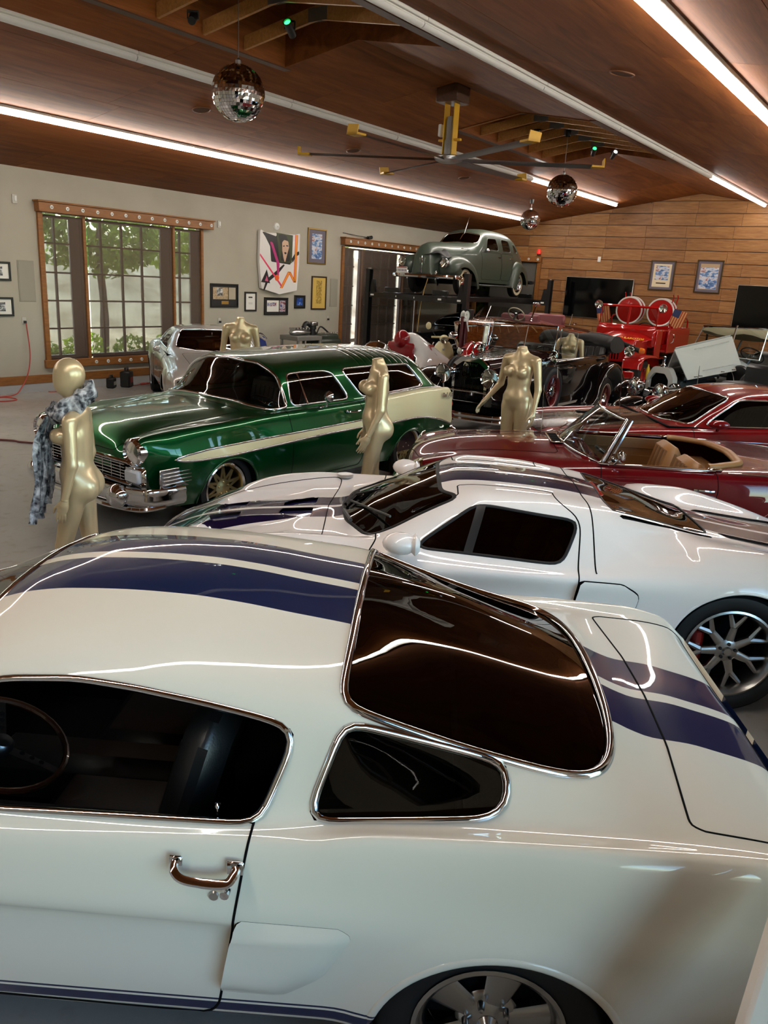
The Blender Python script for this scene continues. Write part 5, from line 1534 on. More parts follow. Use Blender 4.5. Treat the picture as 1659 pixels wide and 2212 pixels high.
    for x in (1.2, -1.2):
        for s in (-1, 1): wheel(car, (x, s * .74, .32), .32, .19, .18, st, s, [PM, CHROME][1])
def rpoly3(P): return P
build_roadster()

# ------------------------------------------------------------------ generic lofted coupe used for the red muscle car, the silver coupe and the black sedan
def coupe(car, PM, D, glassm, inner, wheelstyle, wm, hoodmat=None):
    S = np.concatenate([np.linspace(D['x0'], D['x0'] - .25, 12)[:-1], np.linspace(D['x0'] - .25, D['x1'] + .2, D.get('n', 110))[:-1], np.linspace(D['x1'] + .2, D['x1'], 8)])
    sh, G = loft(D['lines'], S, D['seg'], crease=D.get('crease', ()), warp=arch_warp(D['arches'], .018, .06))
    cap(G, 0, 'nose_panel', PM, car); cap(G, -1, 'tail_panel', PM, car)
    sh, lips = carve(sh, D['arches']); wells(car, D['arches'], D['hw']); trims(lips, .01, .004, PM, 'arch_lip', car)
    if 'ws_front' in D: f = sdf(D['ws_front'], 1, 2)
    else: f = sdf(D['ws'], 0, 1)
    w, sh, ln = sh.split(only(f, D['ws_test'])); w.off(-.004).build('windshield', glassm, car); strip_trim(ln, .012, .008, CHROME, 'windshield_trim', car)
    f = sdf(D['bw_rear'], 1, 2) if 'bw_rear' in D else sdf(D['bw'], 0, 1)
    w, sh, ln = sh.split(only(f, D['bw_test'])); w.off(-.004).build('rear_window', glassm, car); strip_trim(ln, .012, .008, CHROME, 'rear_window_trim', car)
    for sd, T in ((1, LEFT), (-1, RIGHT)):
        for poly in D['sides']:
            w, sh, ln = sh.split(only(sdf(poly), T)); w.off(-.005).build('side_window', glassm, car); strip_trim(ln, .010, .007, D.get('wtrim', CHROME), 'side_window_trim', car)
        for poly in D['doors']:
            d, sh, ln = sh.split(only(sdf(poly), lambda V, T=T: T(V) & (np.abs(V[:, 1]) > D['door_y']) & (V[:, 2] < D['door_z'])))
            dob = d.build('door', PM, car); seam(ln, 'door_gap', car, .004)
            hx, hz = poly[:, 0].min() + .14, D['handle_z']
            yb = sd * D['handle_y']
            mb = MB(); mb.tube([(hx + .07, yb, hz), (hx + .05, yb + sd * .025, hz), (hx - .05, yb + sd * .025, hz), (hx - .06, yb, hz)], .010, 6); mb.build('door_handle', CHROME, dob)
    if 'hood' in D:
        h, sh, ln = sh.split(only(sdf(D['hood'], 0, 1), D['hood_test'])); h.build('hood', hoodmat or PM, car); seam(ln, 'hood_gap', car)
    sh.build('body', PM, car)
    a, b, zc = D['cab']
    cab = Shell(sh.V, sh.N, [f for f in sh.F if b < sh.V[f[0]][0] < a and sh.V[f[0]][2] > zc]); cab.compact().off(-.03).build('headliner', inner, car)
    tub(car, a, b, D['hw'] - .12, .28, zc + .22, DARK)
    for s in (-1, 1):
        for (x, y, z, R, r, wd) in D['wheels']: wheel(car, (x, s * y, z), R, r, wd, wheelstyle, s, wm, **D.get('wk', {}))
    return sh

def disc_style(rim, r, h): rim.lathe([(0, h * .75), (.06, h * .72), (.10, h * .6), (.13, h * .45), (r - .02, h * .5)], n=28, axis='y')
def five_style(rim, r, h):
    y = h * .55; rim.lathe([(0, y + .01), (.05, y + .006), (.07, y - .02)], n=24, axis='y')
    for k in range(5): spoke(rim, math.pi / 2 + 2 * math.pi * k / 5, .05, r - .02, .03, .045, y, y - .004, .03)

def build_muscle():
    car = empty('muscle_car', (10.001, 2.127, 0), 2.246, 'red muscle car with black hood and dark windows behind the roadster', 'car')
    PM = paint('bright_red_paint', (116, 12, 15), rough=.3); HM = mat('satin_black_hood', (34, 31, 29), .22, coat=.7)
    L0 = [(2.42, 0, .62, 2.42), (2.36, 0, .74), (2.2, 0, .80), (1.6, 0, .865), (.95, 0, .925), (.90, 0, .935), (.6, 0, 1.075), (.30, 0, 1.21), (.15, 0, 1.265), (0, 0, 1.298), (-.3, 0, 1.318), (-.7, 0, 1.31), (-1.1, 0, 1.26), (-1.7, 0, 1.12), (-2.2, 0, .99), (-2.4, 0, .90)]
    L1 = [(p[0], .30, p[2] - .012, p[3] if len(p) > 3 else p[0]) for p in L0]
    L2 = [(2.42, .52, .60, 2.38), (2.2, .58, .785), (1.6, .62, .85), (.95, .66, .905), (.75, .68, .925), (.45, .655, 1.065), (.19, .63, 1.195), (0, .615, 1.235), (-.4, .61, 1.25), (-.9, .61, 1.235), (-1.4, .62, 1.12), (-1.9, .66, 1.02), (-2.4, .66, .89)]
    L3 = [(2.42, .68, .60, 2.40), (2.3, .72, .76), (1.99, .75, .835), (1.6, .77, .865), (1.275, .78, .885), (.9, .785, .897), (.6, .79, .905), (0, .79, .925), (-.6, .785, .95), (-1.2, .78, .97), (-2.4, .74, .88)]
    L4 = [(2.42, .78, .58, 2.38), (2.2, .83, .74), (1.5, .86, .84), (.6, .865, .875), (0, .865, .895), (-.8, .872, .92), (-1.5, .88, .92), (-2.4, .80, .85)]
    L5 = [(2.42, .80, .50, 2.34), (1.8, .90, .64), (.6, .905, .66), (-.8, .915, .68), (-1.6, .915, .68), (-2.4, .84, .64)]
    L6 = [(2.42, .78, .36, 2.3), (1.8, .87, .36), (-1.6, .88, .36), (-2.4, .80, .42)]
    L7 = [(2.42, .7, .30, 2.28), (1.8, .8, .26), (-1.6, .8, .26), (-2.4, .7, .38)]
    D = dict(x0=2.42, x1=-2.4, lines=[L0, L1, L2, L3, L4, L5, L6, L7], seg=[6, 7, 10, 5, 6, 6, 3], arches=[(1.385, .30, .36), (-1.385, .30, .36)], hw=.88,
             ws=rpoly([(.20, .545), (.235, 0), (.20, -.545), (.70, -.69), (.86, -.35), (.895, 0), (.86, .35), (.70, .69)], [.05, .2, .05, .05, .3, .2, .3, .05], 4), ws_test=lambda V: (V[:, 2] > .88) & (V[:, 0] > .05),
             bw=rpoly([(-.95, .5), (-.95, -.5), (-1.75, -.5), (-1.75, .5)], .06, 4), bw_test=lambda V: (V[:, 2] > .95) & (V[:, 0] < -.6),
             sides=[rpoly([(.56, .935), (.15, 1.215), (.02, 1.228), (-.5, 1.23), (-.85, 1.205), (-1.05, 1.10), (-.95, .985), (-.3, .955)], [.02, .03, .05, .1, .08, .08, .04, .1], 4)],
             doors=[rpoly([(.70, .95), (-.68, .98), (-.72, .6), (-.62, .32), (.68, .32)], .03, 3)], door_y=.78, door_z=.96, handle_z=.78, handle_y=.90,
             hood=rpoly([(.93, .52), (.95, 0), (.93, -.52), (2.30, -.42), (2.38, 0), (2.30, .42)], .04, 4), hood_test=lambda V: (V[:, 2] > .66) & (V[:, 0] > .88), cab=(.95, -1.9, .70),
             wheels=[(1.385, .77, .33, .33, .195, .22), (-1.385, .77, .33, .33, .195, .22)])
    coupe(car, PM, D, DARKTINT, LEATHER, five_style, STEEL, HM)
    for s in (-1, 1):
        mb = MB(); mb.box((1.45, s * .20, .885), (.5, .10, .02), .009); mb.build('hood_scoop', DARK, car)
        mb = MB(); mb.at((.45, s * .93, .985)); mb.ell((0.02, 0, 0), (.12, .07, .05), 16, 8); mb.tube([(0, -s * .02, -.03), (0, -s * .06, -.075)], .02, 6); mb.build('side_mirror', PM, car)
        mb = MB(); mb.tube([(.93, s * .2 - .1, .945), (.80, s * .42, .985)], .010, 6); mb.tube([(.86, s * .2, .975), (.70, s * .52, 1.035)], .008, 5); mb.build('wiper', CHROME, car)
        mb = MB(); mb.lathe([(0, .02), (.07, .01), (.09, -.02)], n=20, axis='x', c=(2.41, s * .60, .67)); mb.build('headlamp', REFL, car)
        seat(car, -.2, s * .38, .36, LEATHER, w=.52, h=.62, tilt=18, head=.14)
        mb = MB(); mb.tube([(2.2, s * .80, .765), (2.40, s * .72, .74)], .012, 6); mb.build('fender_moulding', CHROME, car)
    mb = MB(); mb.box((2.41, 0, .66), (.03, 1.0, .16), .02); mb.build('grille', DARK, car)
    mb = MB(); mb.tube(spline([(2.1, .90, .47), (2.38, .80, .46), (2.47, .4, .45), (2.48, 0, .45), (2.47, -.4, .45), (2.38, -.80, .46), (2.1, -.90, .47)], 5), .05, 8); mb.build('front_bumper', CHROME, car)
    mb = MB(); mb.box((.70, 0, .84), (.35, 1.45, .15), .05); mb.build('dashboard', BLACKP, car); steering(car, .35, .38, .90, R=.19, tilt=62)
    mb = MB(); mb.tube([(1.02, -.62, .90), (1.06, -.63, 1.50)], [.004, .002], 6); mb.build('aerial', CHROME, car)
build_muscle()

def build_silver():
    car = empty('silver_coupe', (9.603, 10.598, 0), -2.173, 'silver coupe parked at an angle in front of the big window', 'car')
    PM = paint('silver_paint', (178, 174, 168), metal=.55, rough=.3)
    L0 = [(2.36, 0, .56, 2.36), (2.32, 0, .68), (2.2, 0, .76), (1.6, 0, .87), (1.0, 0, .935), (.80, 0, .965), (.5, 0, 1.12), (.22, 0, 1.26), (.08, 0, 1.302), (-.2, 0, 1.335), (-.6, 0, 1.33), (-.9, 0, 1.28), (-1.3, 0, 1.10), (-1.55, 0, 1.0), (-2.0, 0, .97), (-2.3, 0, .90), (-2.36, 0, .80)]
    L1 = [(p[0], .30, p[2] - .012, p[3] if len(p) > 3 else p[0]) for p in L0]
    L2 = [(2.36, .52, .54, 2.34), (2.2, .58, .745), (1.6, .62, .85), (.85, .65, .93), (.6, .655, .985), (.35, .63, 1.13), (.1, .595, 1.235), (-.1, .585, 1.255), (-.6, .58, 1.255), (-.9, .59, 1.21), (-1.3, .66, 1.04), (-1.6, .68, .985), (-2.36, .66, .78)]
    L3 = [(2.36, .70, .54, 2.34), (2.2, .74, .72), (1.6, .76, .84), (1.0, .765, .885), (.5, .77, .93), (0, .78, .94), (-.6, .79, .955), (-1.1, .79, .985), (-1.6, .78, .975), (-2.36, .70, .77)]
    L4 = [(2.36, .80, .52, 2.32), (2.2, .84, .68), (1.5, .86, .80), (.6, .86, .84), (-.4, .865, .86), (-.9, .89, .92), (-1.4, .90, .92), (-2.36, .80, .74)]
    L5 = [(2.36, .82, .46, 2.28), (1.8, .92, .60), (.6, .90, .62), (-.4, .90, .62), (-1.4, .935, .68), (-2.36, .84, .60)]
    L6 = [(2.36, .78, .36, 2.25), (1.8, .88, .36), (-1.4, .90, .36), (-2.36, .80, .42)]
    L7 = [(2.36, .7, .3, 2.24), (1.8, .8, .26), (-1.4, .8, .26), (-2.36, .7, .38)]
    D = dict(x0=2.36, x1=-2.36, lines=[L0, L1, L2, L3, L4, L5, L6, L7], seg=[6, 7, 10, 5, 6, 6, 3], arches=[(1.37, .31, .37), (-1.37, .31, .38)], hw=.90,
             ws=rpoly([(.105, .50), (.15, 0), (.105, -.50), (.56, -.64), (.72, -.35), (.76, 0), (.72, .35), (.56, .64)], [.05, .2, .05, .05, .3, .2, .3, .05], 4), ws_test=lambda V: (V[:, 2] > .93) & (V[:, 0] > 0),
             bw=rpoly([(-.95, .48), (-.95, -.48), (-1.42, -.52), (-1.42, .52)], .06, 4), bw_test=lambda V: (V[:, 2] > .98) & (V[:, 0] < -.6),
             sides=[rpoly([(.42, .965), (.10, 1.22), (-.05, 1.235), (-.55, 1.235), (-.80, 1.18), (-.95, .995), (-.3, .975)], [.02, .03, .05, .08, .08, .04, .1], 4)],
             doors=[rpoly([(.62, .97), (-.62, .99), (-.70, .6), (-.6, .32), (.62, .32)], .03, 3)], door_y=.76, door_z=.98, handle_z=.80, handle_y=.895,
             hood=rpoly([(.82, .56), (.84, 0), (.82, -.56), (2.26, -.48), (2.3, 0), (2.26, .48)], .04, 4), hood_test=lambda V: (V[:, 2] > .62) & (V[:, 0] > .79), cab=(.8, -1.5, .70),
             wheels=[(1.37, .78, .33, .33, .2, .22), (-1.37, .78, .335, .335, .2, .28)])
    coupe(car, PM, D, TINT, LEATHER, five_style, STEEL)
    for s in (-1, 1):
        mb = MB(); mb.lathe([(0, .02), (.075, .01), (.095, -.02)], n=20, axis='x', c=(2.35, s * .62, .60)); mb.build('headlamp', REFL, car)
        mb = MB(); mb.box((2.355, s * .62, .60), (.03, .34, .2), .03); mb.build('headlamp_recess', DARK, car)
        seat(car, -.2, s * .38, .36, LEATHER, w=.52, h=.60, tilt=18)
        mb = MB(); mb.box((1.75, s * .916, .58), (.08, .006, .05), .002); mb.build('fender_badge', CHROME, car)
        mb = MB(); mb.at((.40, s * .93, .97)); mb.ell((0, 0, 0), (.06, .06, .05), 14, 8); mb.tube([(0, 0, -.03), (0, -s * .06, -.07)], .014, 6); mb.build('side_mirror', PM, car)
    mb = MB(); mb.box((2.345, 0, .60), (.03, .9, .16), .02); mb.build('grille', DARK, car)
    mb = MB(); mb.tube(spline([(2.1, .90, .45), (2.33, .80, .45), (2.42, .4, .45), (2.43, 0, .45), (2.42, -.4, .45), (2.33, -.80, .45), (2.1, -.90, .45)], 5), .045, 8); mb.build('front_bumper', PM, car)
    mb = MB(); mb.at((.30, 0, 1.16)); mb.box((0, 0, 0), (.03, .26, .06), .015); mb.tube([(0, 0, .03), (.0, 0, .09)], .006, 6); mb.build('rear_view_mirror', STEEL, car)
    for s in (0, 1):
        mb = MB(); mb.tube([(.78, .05 + .3 * s, .972), (.70, -.32 + .4 * s, 1.0)], .008, 5); mb.build('wiper', CHROME, car)
build_silver()
# ------------------------------------------------------------------ prewar cars: swept fenders, wire wheels, lettering
def fender(path, yi, yo, prof, s, name, m, parent, n=6):
    P = [np.array(p) for p in spline([np.array((a, 0, b), float) for a, b in path], n)]
    V = []; F = []; k = len(prof)
    for i, p in enumerate(P):
        t = P[min(i + 1, len(P) - 1)] - P[max(i - 1, 0)]; t = t / np.linalg.norm(t); nn = np.array([t[2], 0, -t[0]])
        for a, o in prof: q = p + nn * o; V.append((q[0], s * (yi + (yo - yi) * a), q[2]))
    for i in range(len(P) - 1):
        for j in range(k - 1): F.append((i * k + j, i * k + j + 1, (i + 1) * k + j + 1, (i + 1) * k + j))
    return mesh_obj(name, V, F, m, parent, smooth=70)
BULB = [(0, -.22), (.08, -.07), (.25, -.01), (.5, 0), (.72, -.025), (.9, -.085), (1, -.18), (1.0, -.27)]
CLAM = [(0, -.05), (.06, -.015), (.3, 0), (.7, 0), (.92, -.015), (1, -.05), (1, -.075)]

def text_mesh(body, size, m, parent, loc, rot_e, extrude=.002, shear=0.0, name='lettering', align='CENTER', kern=1.0):
    c = bpy.data.curves.new('t', 'FONT'); c.body = body; c.size = size; c.extrude = extrude; c.shear = shear; c.align_x = align; c.align_y = 'CENTER'; c.resolution_u = 3; c.space_character = kern
    to = bpy.data.objects.new('t', c); COL.objects.link(to); dg = bpy.context.evaluated_depsgraph_get(); dg.update()
    me = bpy.data.meshes.new_from_object(to.evaluated_get(dg)); bpy.data.objects.remove(to)
    me.materials.clear(); me.materials.append(m)
    o = bpy.data.objects.new(name, me); link(o, parent); o.location = loc; o.rotation_euler = rot_e
    return o

def wire_style(rim, r, h):
    for k in range(28):
        a = 2 * math.pi * k / 28; b = a + (.25 if k % 2 else -.25); y0 = h * (.5 if k % 4 < 2 else .1)
        rim.tube([(.05 * math.cos(a), y0, .05 * math.sin(a)), ((r - .03) * math.cos(b), h * .3, (r - .03) * math.sin(b))], .006, 4, cap=False)
    rim.lathe([(0, h * .1), (.055, h * .1), (.055, h * .6)], n=16, axis='y')
    rim.mi = 1; rim.lathe([(0, h * 1.02), (.05, h * .98), (.085, h * .78), (.09, h * .6)], n=20, axis='y'); rim.mi = 0

def drum_lamp(parent, x, y, z, r, m=None, name='headlamp', ax='x'):
    mb = MB(); mb.lathe([(0, -r * 1.1), (r * .5, -r * .95), (r * .85, -r * .5), (r, 0), (r * 1.04, .012), (r * .97, .03), (r * .9, .02)], n=26, axis=ax, c=(x, y, z)); o = mb.build(name, m or CHROME, parent, smooth=60)
    mb = MB(); mb.lathe([(0, .035), (r * .5, .03), (r * .93, .012)], n=24, axis=ax, c=(x, y, z)); mb.build('lamp_lens', HLGLASS, o)
    mb = MB(); mb.lathe([(0, -r * .4), (r * .5, -r * .25), (r * .92, .004)], n=24, axis=ax, c=(x, y, z)); mb.build('lamp_reflector', mat('brass_reflector', (226, 222, 206), .15, metal=1), o)
    return o

# ------------------------------------------------------------------ grey-green sedan up on the four-post lift
def build_sedan():
    Z0 = 1.994
    car = empty('vintage_sedan', (19.504, 11.242, Z0), 3.147, 'matte grey-green rounded vintage sedan raised on the car lift', 'car')
    PM = mat('matte_sage_paint', (54, 64, 54), .42, coat=.2)
    L0 = [(2.36, 0, .50, 2.36), (2.34, 0, .85), (2.29, 0, 1.04), (2.2, 0, 1.17), (2.05, 0, 1.235), (1.49, 0, 1.268), (.80, 0, 1.29), (.70, 0, 1.315), (.55, 0, 1.44), (.42, 0, 1.56), (.30, 0, 1.635), (.1, 0, 1.69), (-.3, 0, 1.718), (-.8, 0, 1.708), (-1.3, 0, 1.64), (-1.7, 0, 1.49), (-2.0, 0, 1.29), (-2.2, 0, 1.05), (-2.32, 0, .8), (-2.38, 0, .5)]
    L1 = [(p[0], .12 if p[0] > 2 else .24, p[2] - (.03 if p[0] > .8 else .012), p[3] if len(p) > 3 else p[0]) for p in L0]
    L2 = [(2.36, .16, .50), (2.34, .18, .80), (2.29, .2, .95), (2.2, .23, 1.06), (2.05, .28, 1.13), (1.49, .40, 1.17), (.80, .55, 1.22), (.66, .61, 1.265), (.55, .60, 1.37), (.42, .575, 1.49), (.2, .56, 1.57), (-.3, .56, 1.60), (-.9, .555, 1.58), (-1.4, .53, 1.48), (-1.8, .48, 1.29), (-2.2, .42, .95), (-2.38, .4, .5)]
    L3 = [(2.36, .24, .50), (2.3, .28, .78), (2.05, .38, .96), (1.49, .53, 1.04), (.75, .69, 1.07), (0, .745, 1.075), (-.4, .75, 1.085), (-1.0, .74, 1.10), (-1.6, .68, 1.08), (-2.0, .6, .93), (-2.38, .48, .5)]
    L4 = [(2.36, .30, .46), (1.49, .58, .80), (.75, .735, .82), (-.4, .80, .78), (-1.2, .78, .78), (-2.0, .64, .70), (-2.38, .5, .46)]
    L5 = [(2.36, .30, .40), (1.49, .57, .42), (.75, .73, .34), (-.4, .785, .33), (-1.2, .765, .33), (-2.0, .62, .40), (-2.38, .5, .42)]
    D = dict(x0=2.36, x1=-2.38, lines=[L0, L1, L2, L3, L4, L5], seg=[4, 5, 12, 6, 6], arches=[], hw=.75, n=100,
             ws_front=rpoly([(.57, 1.31), (.53, 1.53), (0, 1.60), (-.53, 1.53), (-.57, 1.31), (0, 1.335)], [.06, .08, .3, .08, .06, .3], 5), ws_test=lambda V: (V[:, 0] > .30) & (V[:, 2] > 1.27),
             bw_rear=rpoly([(.3, 1.28), (.28, 1.46), (-.28, 1.46), (-.3, 1.28)], .06, 4), bw_test=lambda V: V[:, 0] < -1.3,
             sides=[rpoly([(.40, 1.165), (.25, 1.46), (-.20, 1.475), (-.29, 1.165)], .05, 4), rpoly([(-.47, 1.48), (-.93, 1.465), (-1.02, 1.165), (-.50, 1.165)], .05, 4), rpoly([(-1.17, 1.42), (-1.36, 1.35), (-1.55, 1.18), (-1.22, 1.17)], .04, 4)], wtrim=PM,
             doors=[rpoly([(.62, 1.10), (-.38, 1.12), (-.38, .42), (.62, .42)], .04, 3), rpoly([(-.40, 1.12), (-1.10, 1.12), (-1.05, .8), (-.92, .42), (-.40, .42)], .04, 3)], door_y=.65, door_z=1.125, handle_z=1.0, handle_y=.775,
             cab=(.75, -1.9, .70), wheels=[(1.475, .68, .345, .345, .21, .17), (-1.475, .70, .345, .345, .21, .17)], wk=dict(whitewall=(.12, .62)))
    coupe(car, PM, D, TINT, mat('taupe_cloth', (60, 54, 46), .8), disc_style, CHROME)
    for s in (-1, 1):
        fender([(2.02, .36), (2.20, .50), (2.22, .70), (2.10, .86), (1.85, .94), (1.5, .92), (1.15, .78), (.92, .55), (.82, .36), (.78, .24)], .36, .90, BULB, s, 'front_fender', PM, car)
        fender([(-.90, .26), (-.96, .55), (-1.06, .80), (-1.26, .94), (-1.5, .94), (-1.75, .80), (-1.95, .55), (-2.0, .34)], .55, .93, BULB, s, 'rear_fender', PM, car)
        mb = MB(); mb.box((-.05, s * .80, .27), (1.75, .20, .05), .02); mb.build('running_board', mat('dark_board', (58, 62, 58), .5), car)
        drum_lamp(car, 2.30, s * .625, .745, .115)
        mb = MB(); mb.box((1.0, s * .60 * .97, 1.135), (1.0, .02, .016), .006); mb.at((1.25, s * .545, 1.14)); mb.build('hood_moulding', CHROME, car)
        mb = MB(); mb.box((2.345, s * .42, .44), (.03, .05, .22), .015); mb.build('bumper_guard', CHROME, car)
        mb = MB(); mb.at((.42, s * .76, 1.12)); mb.ell((0, 0, .03), (.04, .06, .05), 12, 8); mb.build('side_mirror', CHROME, car)
    for k in range(12):
        for s in (-1, 1):
            mb = MB(); mb.box((2.34 - .012 * k * .3, s * (.06 + .014 * k), .68), (.012, .006, .34)); mb.build('grille_bar', STEEL, car)
    mb = MB(); mb.box((2.365, 0, .70), (.02, .035, .40), .01); mb.build('grille_spine', CHROME, car)
    mb = MB(); mb.tube(spline([(2.02, .93, .42), (2.22, .90, .42), (2.33, .6, .42), (2.36, 0, .42), (2.33, -.6, .42), (2.22, -.90, .42), (2.02, -.93, .42)], 5), .055, 8, flat=1.0); mb.build('front_bumper', CHROME, car)
    mb = MB(); mb.tube(spline([(-2.2, .85, .42), (-2.4, .75, .42), (-2.46, 0, .42), (-2.4, -.75, .42), (-2.2, -.85, .42)], 5), .05, 8); mb.build('rear_bumper', BLACKP, car)
    mb = MB(); mb.at((2.30, -.62, .535)); mb.box((0, 0, 0), (.008, .32, .16), .003); pl = mb.build('license_plate', WHITEP, car)
    mb = MB(); mb.at((2.306, -.62, .60)); mb.box((0, 0, 0), (.004, .30, .02)); mb.build('plate_band', mat('plate_red', (170, 50, 45), .5), pl)
    for k in range(6):
        mb = MB(); mb.at((2.306, -.73 + .044 * k, .53)); mb.box((0, 0, 0), (.003, .02 + .008 * (k % 2), .05)); mb.build('plate_character', mat('plate_ink', (120, 110, 120), .6), pl)
    mb = MB(); mb.tube([(.58, -.0, 1.40), (.44, 0, 1.55)], .010, 6); mb.build('windshield_divider', CHROME, car)
    mb = MB(); mb.tube([(.42, .02, 1.55), (.18, .0, 1.98)], [.005, .002], 5); mb.build('aerial', STEEL, car)
    g = NT('black_cover_cloth'); g.base((16, 16, 17)); g.set(rough=.7); g.bump(g.noise(g.o, 9, 4), .6, .03)
    V = []; F = []
    for i in range(9):
        for j in range(9):
            u = i / 8; v = j / 8; V.append((2.33 - .35 * v + .02 * math.sin(9 * u), .02 + .62 * u, .93 + .10 * math.sin(math.pi * u) * (.5 + v) - .02 * math.sin(7 * v + 5 * u) - .12 * max(0, u - .7)))
    for i in range(8):
        for j in range(8): F.append((i * 9 + j, (i + 1) * 9 + j, (i + 1) * 9 + j + 1, i * 9 + j + 1))
    o = mesh_obj('fender_cover', V, F, g.m, None, smooth=180); o.location = car.location; o.rotation_euler = car.rotation_euler; tag(o, 'crumpled black cloth cover lying over the raised sedan\'s nose', 'cover')
    seat(car, .0, .36, .55, mat('taupe_cloth2', (74, 66, 56), .8), w=.6, h=.55, ribs=0); seat(car, .0, -.36, .55, mat('taupe_cloth2', (74, 66, 56), .8), w=.6, h=.55, ribs=0)
    mb = MB(); mb.at((0, 0, 0)); P0 = np.array(car.location)
    c = MB(); c.tube(spline([(17.30, 11.05, 2.95), (17.20, 11.0, 2.55), (17.05, 11.05, 2.05), (17.0, 11.1, 1.55), (16.98, 11.12, 1.05)], 6), .012, 6); tag(c.build('power_cable', mat('tan_cable', (150, 122, 70), .6)), 'tan cable hanging from the raised sedan\'s open hood', 'cable')
build_sedan()

def build_lift():
    L = empty('car_lift', (19.33, 11.24, 0), 0, 'black four-post car lift carrying the grey-green sedan', 'car lift')
    BL = mat('black_powder_coat', (20, 20, 21), .32, coat=.3); BOLT = STEEL
    for x in (16.97, 21.68):
        for y in (9.78, 12.70):
            s = 1 if y > 11 else -1
            mb = MB().at((x - 19.33, y - 11.24, 0)); mb.box((0, s * .05, 1.25), (.16, .012, 2.5)); mb.box((-.075, 0, 1.25), (.012, .11, 2.5)); mb.box((.075, 0, 1.25), (.012, .11, 2.5)); mb.box((0, 0, .01), (.34, .3, .02), .004); mb.box((0, 0, 2.505), (.17, .13, .012))
            po = mb.build('post', BL, L, smooth=0)
            for q in (-.04, .04):
                mb = MB().at((x - 19.33 + q, y - 11.24, 2.51)); mb.lathe([(.012, 0), (.012, .03), (0, .032)], n=8); mb.build('post_bolt', BOLT, po)
    for x in (16.97, 21.68):
        mb = MB().at((x - 19.33, 0, 1.88)); mb.box((0, 0, 0), (.12, 2.8, .14), .006); cbm = mb.build('cross_beam', BL, L)
        for y in (-1.3, -.75, .0, .55, 1.3):
            mb = MB().at((x - 19.33 - .064, y, 1.88)); mb.box((0, 0, 0), (.006, .10 if abs(y) in (.75, 1.3) else .02, .04)); mb.build('label_plate', WHITEP, cbm)
        for y in (-1.32, 1.32):
            mb = MB().at((x - 19.33, y, 1.98)); mb.prism([(-.09, -.06), (.09, -.06), (.03, .28), (-.03, .28)], -.04, .04, 'x'); mb.build('gusset', BL, cbm, smooth=0)
    for y in (-.72, .72):
        mb = MB().at((0, y, 1.955)); mb.box((0, 0, -.02), (4.85, .48, .06), .006); mb.box((0, -.235, -.06), (4.85, .02, .1)); mb.box((0, .235, -.06), (4.85, .02, .1)); mb.build('runway', BL, L)
        for x in (-2.35, 2.35):
            mb = MB().at((x, y, 2.03)); mb.box((0, 0, 0), (.05, .46, .12), .01); mb.build('wheel_stop', BL, L)
    mb = MB().at((16.97 - 19.33 + .02, 9.66 - 11.24 - .02, 1.55)); mb.box((0, 0, 0), (.16, .12, .3), .01); mb.build('control_box', BLACKP, L)
build_lift()

